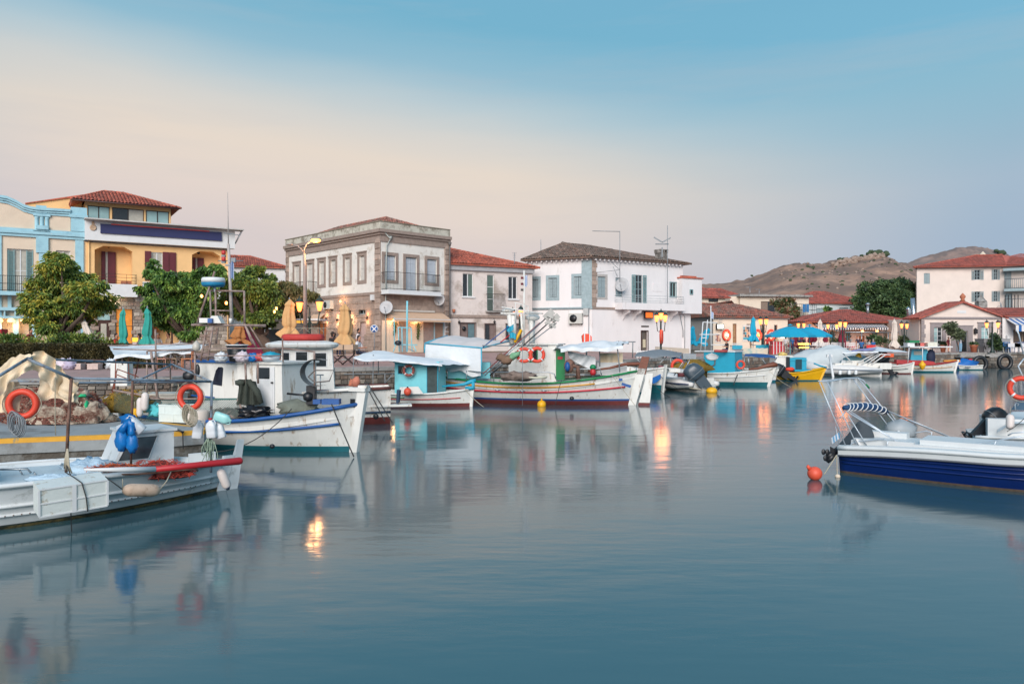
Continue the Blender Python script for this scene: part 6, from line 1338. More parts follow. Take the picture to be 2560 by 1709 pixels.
ob('emblem_ground',MB().prism([(h0 .x-.15,.38),(h0 .x+.15,.38),(h0 .x+.17,.59),(h0 .x-.03,.59)],h0 .y-.018,h0 .y),white_paint,b1 .t,b1 .M)
p=wp(515,1150,11.72);Mb=Matrix.Translation(p+V((0,0,-.2)))@Matrix.Rotation(atan2(b1 .f.d.y,b1 .f.d.x)+.02,4,'Z')@Matrix.Rotation(-.04,4,'Y')@Matrix.Rotation(.16,4,'X')
bw=mat('old_white_box',(204,210,206),.6,.04,5,.1,stain=(170,160,140),amt=.12,sscale=6)
K_=thing('fish_box','large white wooden fish box lashed outside the foreground boat hull','box',Mb);b=MB()
ob('body',MB().bx(-.46,.46,-.2,.2,0,.44),bw,K_,Mb);ob('battens',MB().bx(-.46,.46,-.213,-.201,.2,.22).bx(-.46,.46,-.213,-.201,0,.02).bx(-.46,.46,-.213,-.201,.42,.44).bx(-.03,.03,-.216,-.214,0,.44).bx(-.475,-.445,-.215,-.201,.021,.419).bx(.445,.475,-.215,-.201,.021,.419),white_paint,K_,Mb)
ob('lashing',MB().tube([(.18,-.22,-.02),(.16,-.22,.2),(.1,-.22,.45),(.05,.05,.47),(-.02,.25,.5)],.009,5),rope_d,K_,Mb)
fender(wp(890,1115,12.25),wp(1160,1118,12.75),.105,'weathered beige sausage fender lying along the foreground hull',mat('beige_fender',(204,176,152),.6,.1,6,stain=(170,140,118),amt=.3,sscale=5))
wire(b1 .t,[wp(745,1005,12.75),wp(820,1060,12.5),wp(890,1112,12.45)],.01,rope_d);wire(b1 .t,[wp(1240,985,13.3),wp(1210,1050,13.05),wp(1158,1115,12.95)],.01,rope_m)
fender(wp(1655,1105,14.3),wp(1595,965,14.2),.085,'white fender with dark blue ends hanging at the foreground stern',mat('white_fender',(210,200,194),.5,.05),tips=mat('navy_tip',(26,44,72)))
wire(b1 .t,[wp(480,820,12.3),wp(478,930,12.3),wp(515,1010,12.1),wp(512,1200,11.9),wp(520,1420,11.8)],.008,rope_d)
for i in range(5):wire(b1 .t,[wp(488+i,815,12.3),wp(470+i*8,900+10*i,12.28),wp(466+i*14,960+9*i,12.3)],.01,rope_m)
pa,pb,pc=wp(518,305,12.3),wp(1535,330,14.4),wp(1250,205,15.4);frame=mat('blue_grey_pipe',(116,132,146),.5,.12,7,stain=(92,80,74),amt=.3,sscale=6)
ob('awning_post',MB().tube([pa,wp(495,640,12.3),wp(480,985,12.35)],.026,7),rust_pipe,b1 .t);ob('awning_post',MB().tube([wp(1537,325,14.4),wp(1533,560,14.4),wp(1530,990,14.3)],.024,7),frame,b1 .t);ob('awning_post',MB().tube([wp(962,325,13.6),wp(958,600,13.9),wp(950,960,14.1)],.022,7),rust_pipe,b1 .t)
ob('awning_frame',MB().tube([wp(500,305,12.3),pb],.022,7).tube([wp(200,165,11.9),pa],.024,7).tube([wp(-60,320,11.2),wp(200,162,12.0)],.024,7).tube([wp(200,160,12.0),wp(440,172,13.5),pc],.02,7).tube([pc,pb],.02,7).tube([pc,wp(960,340,13.6)],.018,7).tube([wp(130,325,13.0),wp(540,338,13.5),pb],.018,7),frame,b1 .t)
tp=MB()
def drape(fn,nu,nv):tp.grid(fn,nu,nv)
def dr1(u,v):
 u=1-u;a=wp(-60,300,12.0).lerp(wp(225,130,12.1),u);a.z+=.12*sin(pi*u);p=a-V((0,0,(.26+.22*(1-u))*v));p.y+=.05*sin(u*17+v*3)*v+.05*noise.noise(V((u*6,v*6,1)));p.z+=.03*noise.noise(V((u*9,v*5,4)));return p
drape(dr1,30,10)
def dr2(u,v):
 u=1-u
 top=[(205,150),(235,118),(290,105),(340,125),(385,165),(420,200),(440,230),(560,320)];k=u*(len(top)-1);i=min(int(k),len(top)-2);x=top[i][0]+(top[i+1][0]-top[i][0])*(k-i);y=top[i][1]+(top[i+1][1]-top[i][1])*(k-i)
 h=(40+150*sin(pi*(u*.9+.05)))+110*(u**2);p=wp(x+8*sin(v*9+u*5),y+h*v,12.15+.35*u);p.y+=.05*sin(u*24+v*2.5)+.08*noise.noise(V((u*7,v*5,2)));return p
drape(dr2,44,14)
def dr3(u,v):
 u=1-u;p=wp(290,290,12.5).lerp(wp(568,325,12.6),u).lerp(wp(255,455,12.4).lerp(wp(535,468,12.45),u),v);p.y+=.04*sin(u*15+v*4)+.05*noise.noise(V((u*6,v*6,7)));p.z-=.03*sin(u*9);return p
drape(dr3,26,8)
def dr4(u,v):
 u=1-u;p=wp(-60,330,12.25).lerp(wp(135,330,12.3),u).lerp(wp(-60,560,12.2).lerp(wp(140,545,12.3),u),v);p.y+=.035*sin(u*19+v*3)+.05*noise.noise(V((u*6,v*6,17)));return p
drape(dr4,22,8)
P_=thing('tarpaulin','beige canvas tarpaulin bunched over the pipe frame at the left edge','tarpaulin',Matrix.Translation(wp(300,200,12.2)));ob('canvas',tp,canvas_b,P_)
lifebuoy(wp(163,492,12.2),.252,'orange lifebuoy hanging under the beige tarpaulin at the far left',yaw=.2);lifebuoy(wp(1382,443,14.1),.255,'orange lifebuoy hanging from the pipe frame in front of the blue striped boat',yaw=-.1)
wire(b1 .t,[wp(400,300,12.3),wp(400,600,12.3),wp(404,720,12.3)],.007,rope_m);wire(b1 .t,[wp(1288,330,14.2),wp(1300,380,14.2)],.01,rope_m)
for k,(x,y,d)in enumerate(((110,620,12.1),(1370,560,14.0))):
 P_=thing('rope_coil',['coil of grey rope hanging below the far left lifebuoy','pale rope coil hanging under the middle lifebuoy'][k],'rope',Matrix.Translation(wp(x,y,d)));b=MB()
 for i in range(9):c=wp(x,y,d)+V((.012*(i-4),.02*(i%3),-.01*i));b.tube([c+V((.075*cos(a_)*(1+.04*i),.0,.17*sin(a_)))for a_ in[2*pi*j/12 for j in range(12)]],.010,4,closed=True)
 ob('coil',b,rope_m if k else grey_pipe,P_)
wj=mat('translucent_white_plastic',(206,212,216),.35,.05,6);tj=mat('pale_aqua_plastic',(150,206,204),.35,.05,6);bb=mat('bright_blue_plastic',(10,108,178),.4,.12,6)
J=[(860,690,13.7,.40,'left white jug tied beside the blue bags',wj,0,1.15,.2),(1035,690,13.75,.38,'right white jug tied beside the blue bags',wj,.3,-.75,.0),(875,720,13.85,.30,'pale aqua jug tied behind the blue bags',tj,0,.8,.0),(1430,740,14.35,.36,'square white jug at the left of the stern jug bunch',wj,0,.12,.2),(1540,735,14.3,.36,'white jug with red cap in the middle of the stern jug bunch',wj,.1,-.06,0),(1610,738,14.4,.34,'white jug at the right of the stern jug bunch',wj,0,-.3,.1),(1560,575,14.35,.34,'pale aqua jug on top of the stern jug bunch',tj,0,1.9,.0)]
for x,y,d,s_,lb,m,rx,ry,rz in J:jug(wp(x,y,d),s_,lb,m,rx,ry,rz,red_paint if 'red cap' in lb else None,group=None)
for k,(x,y,a,c,zt)in enumerate(((885,755,.12,.20,640),(958,775,.10,.18,660))):
 P_=thing('plastic_bag',['larger bright blue bag hanging in front of the wheelhouse','smaller bright blue bag hanging in front of the wheelhouse'][k],'bag',Matrix.Translation(wp(x,y,13.6)));p=wp(x,y,13.6)
 b=MB().blob(p,(a,a*.8,c),14,10,.35,3,k+1);b.tube([p+V((0,0,c*.8)),p+V((.03*(1-2*k)+.02,0,c*1.3)),wp(945,600,13.65)],[a*.7,a*.45,a*.3],8);ob('bag',b,bb,P_)
P_=thing('plastic_bag','blue cloth bundle tied at the top of the middle awning post','bag',Matrix.Translation(wp(935,600,13.7)));ob('bag',MB().blob(wp(930,600,13.75),(.14,.1,.09),12,8,.5,4,4).blob(wp(948,650,13.68),(.11,.09,.16),12,8,.4,4,5),bb,P_)
P_=thing('rope_bundle','tangle of green and white rope hanging under the stern jugs','rope',Matrix.Translation(wp(1530,790,14.3)));b=MB();r=random.Random(9)
for i in range(16):
 x=r.uniform(-.13,.13);h=r.uniform(.2,.5);c=wp(1520,740,14.3);b.tube([c+V((x*.3,r.uniform(-.06,.06),0)),c+V((x,r.uniform(-.06,.06),-h*.5)),c+V((x*1.1,0,-h*.9)),c+V((x*.5,0,-h)),c+V((x*.1,0,-h*.5)),c+V((0,0,-.02))],.007,4)
for i in range(4):b.tube([wp(1530+8*i,760,14.3),wp(1490+30*i,860,14.25),wp(1455+40*i,935,14.2)],.007,4)
ob('strands',b,mat('green_grey_rope',(138,158,140),.9,.15,20),P_)
# net heap on the pier
P_=thing('net_heap','brown and red net heap under stained cloth on the pier','net',Matrix.Translation(wp(380,630,20.2)));c=on(140,1052,.77);b=MB();pile(b,c,(1.36,.86,.88),2600,.075,14)
ob('net',b,[mat('brown_net_mass',(98,62,52),.95,.35,9),mat('rust_brown_twine',(140,84,70),.9,.25,14)],P_)
b=MB()
for i in range(420):
 r=RN;th=r.uniform(pi,2*pi);u=r.uniform(0,.95);q=sqrt(1-u*u);p=c+V((1.3*q*cos(th),.8*q*sin(th),.8*u));b.blob(p,(.022,.022,.022),5,3)
ob('floats',b,mat('pale_float',(206,190,170),.7,.1),P_,kind='stuff')
b=MB().blob(c+V((.35,-.08,0)),(1.0,.8,.8),34,18,.55,3.4,9,flat=c.z).blob(c+V((.95,-.1,0)),(.7,.5,.5),22,12,.5,3,4,flat=c.z)
ob('stained_cloth',b,mat('stained_cloth',(178,164,146),.9,.25,3,.7,stain=(96,66,54),amt=.5,sscale=2.6),P_)
q=on(268,1030,.77)
ob('green_mesh',MB().blob(wp(600,430,20.5),(.13,.1,.04),12,6,.9,5,2).blob(wp(628,500,20.4),(.04,.06,.11),10,6,.9,5,3),mat('bright_green_mesh',(32,176,120),.8,.2,9),P_)
fender(on(270,1038,.77)+V((0,0,.02)),on(270,1038,.77)+V((0,0,.55)),.17,'stout white cylinder fender standing on the pier edge',mat('white_fender',(210,200,194)))
P_=thing('pier_rope','dark rope tangle lying across the yellow pier stripe','rope',Matrix.Translation(on(430,1075,.77)));b=MB()
for i in range(5):b.tube([on(412+3*i,1068+i,.78),on(440+3*i,1070+2*i,.785),on(452+2*i,1078,.78),on(458,1083,.72)+V((0,-.03,0)),W(458,1110+3*i,18.2)],.013,4)
ob('rope',b,rope_d,P_)
# blue striped fishing boat
wb=lambda x,y,d:W(*ZB(x,y),d)
b2=Boat('fishing_boat','white fishing boat with blue stripes, teal waterline and tall radar gantry',(-11.9,23.2),(-4.25,20.3),2.7,.95,.80,1.28,mats=[anti_teal,anti_teal,boat_white],zw=.12,zw2=.15,rake=.3,n=44,cap=blue_paint,capr=.055,deck=.3)
b2 .strake(.58,.30,.965,blue_paint,.04);b2 .post('r',.5,boat_white,w=.2,t=.16);b2 .post('l',.2,boat_white)
ob('post_block',MB().bx(b2 .L-.05,b2 .L+.45,-.14,.14,1.62,1.72).tube([(b2 .L-1.6,0,1.52),(b2 .L-.6,0,1.62),(b2 .L+.2,0,1.68)],.05,6),boat_white,b2 .t,b2 .M);ob('cleat',MB().bx(b2 .L-.02,b2 .L+.12,-.1,-.082,1.2,1.42),black_pl,b2 .t,b2 .M)
f=b2 .near(.35);r1_=f.rect(ZB(768,742),ZB(1090,1110));r2_=f.rect(ZB(1085,740),ZB(1432,1112));zt=r1_[3]
cab,f=b2 .cabin((r1_[0],r1_[1],.55,zt),.35,1.5,boat_white,blue_paint,over=.08,rt=.07,slant=(-.05,0));zz=lambda x,y:f.uz(*ZB(x,y))
ob('window',MB().prism([zz(878,905),zz(950,918),zz(960,785),zz(950,775),zz(925,775),zz(905,800)],-.012,0),mat('dark_tinted_glass',(34,36,48),.1,.2),cab,f.M)
cab2=ob('cabin',MB().prism([(r2_[0]+.01,.55),(r2_[1],.55),(r2_[1]-.05,zt-.02),(r2_[0]+.01,zt-.02)],-.12,1.45),boat_white,b2 .t,f.M);ob('cabin_roof',MB().bx(r2_[0]+.02,r2_[1]+.02,-.2,1.5,zt-.018,zt+.04),boat_white,cab2,f.M)
dr=f.rect(ZB(1235,772),ZB(1372,1110));dd=ob('door',MB().bx(dr[0],dr[1],-.16,-.122,dr[2],dr[3]).bx(dr[0]+.05,dr[1]-.05,-.17,-.162,dr[2],(dr[2]+dr[3])/2+.3),white_paint,cab2,f.M)
q=f.rect(ZB(1240,778),ZB(1338,862));ob('pane',MB().bx(q[0],q[1],-.172,-.166,q[2],q[3]),glass_dark,dd,f.M);q=f.rect(ZB(1352,884),ZB(1366,896));ob('handle',MB().bx(q[0],q[1],-.2,-.17,q[2],q[3]),iron,dd,f.M)
ob('blue_rail',MB().tube([f.at(*[zz(760,985)[0],-.2,zz(760,985)[1]]),f.at(zz(930,1003)[0],-.2,zz(930,1003)[1])],.03,5),blue_paint,b2 .t)
jk=mat('dark_green_jacket',(60,66,58),.9,.2,5,.5);P_=thing('jacket','dark green oilskin jacket hanging on the cabin wall','jacket',Matrix.Translation(wb(1160,970,20.4)));b=MB()
def jf(u,v):
 x=1080+120*u+(-30+70*u)*v*1.0;y=885+175*v+20*sin(pi*u)*(1-v)*-1;p=wb(x,y,20.35);p.y+=.07*sin(u*20+2*v)-.1*sin(pi*u);return p
b.grid(jf,24,10);b.blob(wb(1085,895,20.3),(.13,.1,.09),10,6,.5,3,2);b.tube([wb(1150,880,20.3),wb(1215,960,20.25),wb(1245,1050,20.25)],[.08,.09,.07],8);ob('cloth',b,jk,P_)
g=MB();d0=21.0
def seg(x0,y0,x1,y1,r_=.028,d1=d0,d2=None):g.tube([wb(x0,y0,d1),wb(x1,y1,d2 or d1)],r_,6)
seg(720,458,1280,462,.035);seg(800,458,1280,470,.02,d0+.8);seg(720,458,800,440,.02,d0,d0+.8);seg(835,470,790,730,.03,20.6);seg(880,470,842,730,.03,20.6);seg(900,200,905,460);seg(860,200,868,460,.025,d0+.6);seg(1117,205,1120,455);seg(858,200,1120,205,.028);seg(870,348,1010,352,.02);seg(765,440,895,55,.028,20.8)
seg(1120,455,1215,640,.03);seg(1150,450,1260,630,.022);seg(915,480,905,600,.03);seg(1180,600,1120,450,.03)
for k in range(6):seg(832-8*k,500+40*k,874-7*k,500+40*k,.018,20.6)
ob('gantry',g,mat('weathered_gantry_pipe',(150,132,124),.6,.15,6,stain=(120,92,80),amt=.35,sscale=5),b2 .t)
p0,p1=wb(1024,440,21.2),W(571,610,21.2);ob('mast',MB().tube([p0,p1],[.05,.04],8).tube([p1,W(569,480,21.2)],[.018,.008],6),mat('pale_mast_paint',(176,166,160),.6,.1,6),b2 .t)
b=MB().box(W(559,640,21.2),(.10,.1,.06)).box(W(559,655,21.2),(.10,.1,.06));b.tube([W(545,652,21.2),W(608,652,21.2)],.012,4);b.tube([W(560,583,21.2),W(600,588,21.1)],.01,4);b.box(W(584,650,21.2),(.12,.08,.12));b.box(W(571,663,21.2),(.14,.1,.04));ob('mast_fittings',b,grey_pipe,b2 .t)
ob('signal_lamp',MB().lathe([(.05,0),(.06,.02),(.06,.09),(.04,.11)],10,W(559,636,21.15)),mat('red_lamp',(188,50,46),.4,.05),b2 .t);ob('signal_lamp',MB().lathe([(.05,0),(.06,.02),(.06,.09),(.04,.11)],10,W(559,652,21.15)),mat('red_lamp',(188,50,46)),b2 .t)
P_=thing('flag','limp blue and white striped flag on the radar boat mast','flag',Matrix.Translation(W(579,676,21.15)))
b=MB()
for k in range(8):
 b.grid(lambda u,v,k=k:W(573+12*(k+u)/8,655+42*v+3*sin(k+u),21.15+.03*sin((k+u)*2.2)),1,6,k%2)
ob('cloth',b,[mat('flag_blue',(60,110,172)),mat('flag_white',(200,206,214))],P_)
c=wb(884,172,21.0);ob('radar_dome',MB().lathe([(.05,0),(.27,.01),(.30,.05),(.31,.12)],22,c,1).lathe([(.31,.12),(.315,.2),(.29,.25),(.0,.265)],22,c,0),[white_paint,mat('radar_blue',(20,120,160))],b2 .t)
ob('radar_stand',MB().tube([wb(893,172,21),wb(897,210,21)],.035,6),white_paint,b2 .t)
ob('antenna_unit',MB().box(wb(830,425,20.9),(.28,.25,.13)).prism([(wb(855,445,20.9).x,wb(0,445,20.9).z),(wb(955,445,20.9).x,wb(0,445,20.9).z),(wb(925,390,20.9).x,wb(0,390,20.9).z),(wb(880,386,20.9).x,wb(0,390,20.9).z)],20.8,21.1).lathe([(.03,0),(.05,.12),(.0,.14)],8,wb(1015,445,20.9)),boat_white,b2 .t);ob('blue_unit',MB().box(wb(862,426,20.75),(.12,.1,.12)),blue_paint,b2 .t)
pipe2=mat('weathered_gantry_pipe',(150,132,124))
b=MB();cloth(wb(140,690,21.4),wb(720,650,21.4),wb(890,598,22.8),wb(95,615,23.4),.08,.05,24,8,3,b,.10);b2 .part('awning_cloth',b,canvas_w)
g=MB()
for(x0,y0,x1,y1,r_,d1)in((90,615,890,597,.02,22.8),(130,640,720,652,.02,21.4),(447,490,452,730,.024,21.3),(196,690,200,760,.02,21.6),(385,655,383,985,.024,21.5),(415,660,490,1190,.035,21.2),(447,720,465,1000,.026,21.3),(560,780,562,900,.022,23.5),(745,660,748,900,.03,21.2),(390,655,740,640,.022,21.3),(800,635,1410,635,.018,20.6),(800,690,1400,690,.016,20.4),(1405,560,1410,740,.02,20.6),(1645,655,1650,1040,.028,20.3),(1410,635,1650,660,.02,20.4),(1125,745,1132,900,.03,20.25),(1218,740,1222,900,.03,20.25),(480,1010,495,1190,.03,20.9),(1065,1015,1118,1140,.028,20.3),(390,1015,1065,1015,.02,20.7),(130,950,480,1010,.03,21.4)):g.tube([wb(x0,y0,d1),wb(x1,y1,d1)],r_,6)
b2 .part('awning_frame',g,pipe2)
g=MB()
for x0,y0,x1,y1 in((330,680,285,900),(160,790,120,960),(150,830,330,900),(160,790,320,850),(330,690,300,830),(150,700,330,680),(245,700,250,900),(150,700,140,1000),(110,1040,155,840)):g.tube([wb(x0,y0,22.3),wb(x1,y1,22.3)],.016,5)
b2 .part('rusty_rack',g,mat('rust_red_rack',(128,72,58),.8,.2,8))
netm=mat('green_netting',(64,104,100),.9,.2,10);b=MB();netting(b,wb(395,1020,20.9),wb(1065,1020,20.5),wb(1100,1150,20.3),wb(370,1190,20.7),40,10,.005,.02);netting(b,wb(140,955,21.6),wb(395,1020,21.0),wb(370,1190,20.9),wb(130,1100,21.5),14,9,.005)
b2 .part('net_guard',b,netm,kind='stuff');g=MB().tube([wb(395,1020,20.9),wb(820,1018,20.7),wb(1065,1016,20.5),wb(1118,1145,20.3)],.028,6);b2 .part('guard_rail',g,netm)
P_=thing('fishing_net','heap of ochre yellow net under the net guard of the blue striped boat','net',Matrix.Translation(wb(240,1110,22)));b=MB();pile(b,wb(250,1110,22.0),(.85,.5,.62),500,.06,21);ob('net',b,[mat('ochre_net_mass',(122,96,30),.95,.3,9),mat('ochre_twine',(178,140,40),.9,.2,14)],P_)
P_=thing('fishing_net','grey and orange net pile beside the black plastic sheet','net',Matrix.Translation(wb(1000,1150,20.6)));b=MB();pile(b,wb(1000,1150,20.7),(.55,.4,.24),300,.05,22);ob('net',b,[mat('grey_net_mass',(120,112,106),.95,.3,9),mat('grey_pink_twine',(168,150,142),.9,.25,14)],P_)
P_=thing('plastic_sheet','crumpled black plastic sheet on the gunwale below the jacket','sheet',Matrix.Translation(wb(1200,1120,20.2)));ob('sheet',MB().blob(wb(1200,1115,20.1),(.42,.25,.16),24,12,.6,5,2),mat('black_plastic_sheet',(22,22,26),.25,.1,3),P_)
Mc=Matrix.Translation(wb(625,1185,20.55))@Matrix.Rotation(-.35,4,'Z');crate(Mc,.95,.45,.46,'white foam fish crate behind the green net guard',mat('foam_white',(206,216,212),.8,.05,6),'foam_crate')
sack(wb(455,1150,20.9),(.22,.18,.2),'turquoise sack behind the green net guard',mat('turquoise_sack',(84,184,190),.8,.1,6),2,'sack')
for k,(x0,y0,x1,y1,r_,lb,m)in enumerate(((372,965,366,1105,.095,'tallest white fender hanging right of the ochre net','w'),(332,1005,330,1150,.085,'white fender hanging just left of the tallest white one','w'),(290,1085,290,1160,.09,'small yellow fender hanging beside two white fenders','y'))):
 fender(wb(x0,y0,20.6),wb(x1,y1,20.6),r_,lb,mat('white_fender',(210,200,194))if m=='w' else yellow_paint)
P_=thing('bucket','round white tub on the near gunwale under the middle lifebuoy','tub',Matrix.Translation(wb(768,1225,20.2)));ob('body',MB().lathe([(.26,0),(.29,.05),(.29,.42),(.25,.46),(.1,.48),(.0,.47)],20,wb(768,1228,20.4)),mat('off_white_tub',(208,196,184),.6,.06),P_);ob('lid_knob',MB().blob(wb(768,1150,20.4),(.12,.12,.09)),blue_paint,P_)
for(x,y,w_,h_)in((670,1032,.35,.3),(770,1030,.7,.3)):
 pass
b2 .part('blue_box',MB().box(wb(1670,1035,20.2),(.2,.2,.12)).box(wb(1775,1035,20.1),(.45,.3,.14)),blue_paint)
b2 .part('hauler_drum',MB().grid(lambda u,v:wb(1690,815,20.2)+V((-.05+(.42+.06*sin(pi*v))*cos(1.1+4.0*u),-.25+.5*v,.36*sin(1.1+4.0*u))),18,6).tube([wb(1600,850,20.1),wb(1650,800,20),wb(1790,800,20),wb(1760,880,20.1),wb(1650,890,20.1)],.02,5,closed=True),mat('weathered_steel',(120,112,108),.5,.2,6,metal=.4))
b2 .part('hauler_gear',MB().box(wb(1625,985,20.3),(.22,.25,.5)).blob(wb(1600,1000,20.2),(.14,.12,.14),10,6,.3,3,2).tube([wb(1440,975,20.4),wb(1600,990,20.3)],.03,6),black_pl)
b2 .part('foredeck_heap',MB().blob(wb(1520,1085,20.5),(.55,.4,.22),18,9,.4,3,5),mat('grey_green_sheet',(110,116,106),.9,.15,5,.4))
P_=thing('tub','black net basket with white hoop standing on the cabin roof','basket',Matrix.Translation(wb(1062,735,21)));c=wb(1062,735,21.0);ob('basket',MB().lathe([(.18,0),(.20,.02),(.28,.44),(.26,.44),(.18,.04),(0,.04)],18,c),black_pl,P_);ob('hoop',MB().tube([c+V((.29*cos(a),.29*sin(a),.46))for a in[2*pi*j/18 for j in range(18)]],.016,5,closed=True),white_paint,P_)
for x,y,r_,lb,m in((1100,738,(.19,.15,.15),'white and pink plastic bag on the cabin roof beside the black basket',mat('pinkish_white_plastic',(206,196,204),.5,.1,6)),(940,738,(.17,.15,.14),'grey-white plastic bag left of the black basket',wj),(1185,735,(.13,.12,.12),'blue plastic bag on the cabin roof',bb),(1238,732,(.13,.12,.11),'pink-red plastic bag on the cabin roof',mat('pink_red_plastic',(206,88,86),.5,.1)),):sack(wb(x,y,20.7),r_,lb,m,int(x))
P_=thing('tub','clear plastic tub heaped with turquoise cloth on the cabin roof','tub',Matrix.Translation(wb(1315,730,20.7)));c=wb(1315,728,20.7);ob('basin',MB().lathe([(.2,0),(.26,.12),(.25,.12),(.19,.02),(0,.02)],16,c),wj,P_);ob('cloth',MB().blob(c+V((0,0,.14)),(.24,.2,.1),14,8,.5,4,2),turq,P_)
ob('cabin_lantern',MB().lathe([(.02,0),(.10,.03),(.12,.1),(.10,.2),(.0,.3)],8,wb(757,655,21.1)),mat('dull_lantern',(186,182,172),.4,.06),b2 .t)
ob('searchlight',MB().blob(wb(700,840,21.3),(.18,.1,.14),10,6,.3).blob(wb(766,800,21.2),(.07,.05,.18),10,6),black_pl,b2 .t)
mooring(wb(1475,1090,19.6),wb(905,1415,19.0),'thin dark rope across the side of the blue striped boat',rope_d,.012,.25);mooring(wb(1775,1055,19.9),wb(1943,1450,19.3),'dark mooring rope dropping from the bow post of the blue striped boat',rope_d,.018,.02)
ob('outlet',MB().blob(wb(1328,1372,19.15),(.07,.05,.06)),black_pl,b2 .t)
b0=Boat('rowing_boat','small white boat with dark blue rim moored behind the net pens',(-13.7,25.4),(-10.3,25.9),1.7,.95,.8,1.0,mats=[anti_teal,blue_paint,boat_white],cap=mat('dark_blue_rim',(40,48,84)),capr=.05,deck=.25)
ob('engine_box',MB().bx(1.0,2.6,-.45,.45,.6,1.15).bx(.95,2.65,-.5,.5,1.15,1.2),mat('cream_box',(196,190,178)),b0 .t,b0 .M);ob('upright_box',MB().box(wb(195,830,25.4),(.55,.4,.75)),boat_white,b0 .t)
# wheelhouse boat with the red raft
b3=Boat('fishing_boat','white boat with round topped wheelhouse, brown rail and red hull bottom',(-10.5,26.3),(-4.45,27.6),2.5,1.3,1.24,1.30,mats=[anti_red,anti_red,boat_white],zw=.22,zw2=.26,rake=.1,re='transom',cap=mat('brown_rail',(98,58,52),.6,.15,6),capr=.06,deck=.25)
b3 .strake(.26,.05,1,mat('dark_blue_line',(36,60,84)),.04,-1,'strake',.3)
f=b3 .near(.55);r=f.rect(ZB(1398,625),ZB(1800,960));rr_=f.rect(ZB(1265,598),ZB(1830,660))
cab=ob('wheelhouse',MB().prism([(r[0]-.05,1.0),(r[1],1.0),(r[1]-.1,r[3]),(r[0]+.0,r[3])],0,1.5),boat_white,b3 .t,f.M);zz=lambda x,y:f.uz(*ZB(x,y))
b=MB();ua,ub=rr_[0],rr_[1]
for k,(dz,ins_)in enumerate(((0,.12),(.07,.02),(.16,.0),(.22,.12),(.27,.4))):b.add([],[]);
lay=[(0,.14),(.06,.03),(.14,0),(.20,.08),(.27,.45)];n=26;vs,fs=[],[]
for dz,ins_ in lay:
 for j in range(n):a=2*pi*j/n;vs.append(((ua+ub)/2+((ub-ua)/2-ins_)*math.copysign(abs(cos(a))**.4,cos(a)),.7+(1.05-ins_)*math.copysign(abs(sin(a))**.5,sin(a)),r[3]-.05+dz))
for i in range(len(lay)-1):fs+=[(i*n+j,i*n+(j+1)%n,(i+1)*n+(j+1)%n,(i+1)*n+j)for j in range(n)]
fs+=[tuple(range(n))[::-1],tuple((len(lay)-1)*n+j for j in range(n))];ob('wheelhouse_roof',MB().add(vs,fs,0,False),boat_white,cab,f.M)
for x0,y0,x1,y1 in((1412,668,1456,768),(1508,662,1592,782),(1652,670,1735,770)):q=f.rect(ZB(x0,y0),ZB(x1,y1));w=ob('window',MB().bx(q[0]-.03,q[1]+.03,-.02,0,q[2]-.03,q[3]+.03),white_paint,cab,f.M);ob('pane',MB().bx(q[0],q[1],-.028,-.021,q[2],q[3]),glass_dark,w,f.M)
q=f.rect(ZB(1500,655),ZB(1602,960));ob('door',MB().bx(q[0],q[1],-.017,-.0,1.15,q[2]+(q[3]-q[2])*.55),white_paint,cab,f.M)
g=MB();zr0=1.3
for x in(1475,1580,1695):u=zz(x,900)[0];g.tube([f.at(u,-.5,1.25),f.at(u,-.5,zz(x,830)[1])],.022,5)
g.tube([f.at(zz(1440,830)[0],-.5,zz(1440,830)[1]),f.at(zz(1720,830)[0],-.5,zz(1720,830)[1])],.022,5);b3 .part('hand_rail',g,steel)
P_=thing('life_raft','red inflatable raft lashed on the wheelhouse roof','raft',f.M@Matrix.Translation(((ua+ub)/2,.6,r[3]+.2)));q=f.rect(ZB(1415,545),ZB(1692,597));b=MB();c0,c1=q[0]+.08,q[1]-.08;zr0=r[3]+.24
b.tube([f.at(c0,.2,zr0+.1),f.at(c1,.2,zr0+.1),f.at(c1+.1,.6,zr0+.1),f.at(c1,1.0,zr0+.1),f.at(c0,1.0,zr0+.1),f.at(c0-.1,.6,zr0+.1)],.12,8,closed=True);b.slab([tuple(f.at(c0,.3)[:2]),tuple(f.at(c1,.3)[:2]),tuple(f.at(c1,.9)[:2]),tuple(f.at(c0,.9)[:2])],zr0+.02,zr0+.2);ob('tubes',b,mat('faded_red_rubber',(184,58,52),.7,.1,5),P_)
b=MB()
for k in range(4):c=f.at(c0+.4+.25*k,.4,zr0+.25);b.tube([c+V((-.3,0,0)),c+V((-.1,-.1,.16)),c+V((.2,0,.18)),c+V((.4,-.1,.02))],.008,4)
ob('lashing',b,rope_m,P_)
b3 .part('deck_gear',MB().blob(wb(1960,890,26.6),(.16,.15,.2),10,6,.3),mat('orange_gear',(196,120,96),.7,.2,5))
wc=lambda x,y,d:W(*ZC(x,y),d)
sack(wc(70,545,27.2),(.15,.14,.14),'pinkish orange buoy bag on the brown rail',mat('pinkish_orange',(214,132,104),.6,.1,6),3,'buoy_bag',knot=False);
b3 .part('fender_board',MB().prism([(wc(385,670,27).x,wc(0,670,27).z),(wc(402,665,27).x,wc(0,665,27).z),(wc(410,580,27).x,wc(0,575,27).z),(wc(390,570,27).x,wc(0,570,27).z)],26.9,27.3),mat('dark_blue_line',(36,60,84)));b3 .part('swim_platform',MB().box(wc(265,684,26.9),(2.2,.5,.07),.2),boat_white)
for x0,y0,x1,y1 in((150,515,300,800),(165,510,355,810)):mooring(wc(x0,y0,26.4),wc(x1,y1,25.4),'taut dark mooring rope at the red bottomed stern, %s of the pair'%('left' if x0==150 else 'right'),rope_d,.02,.0)
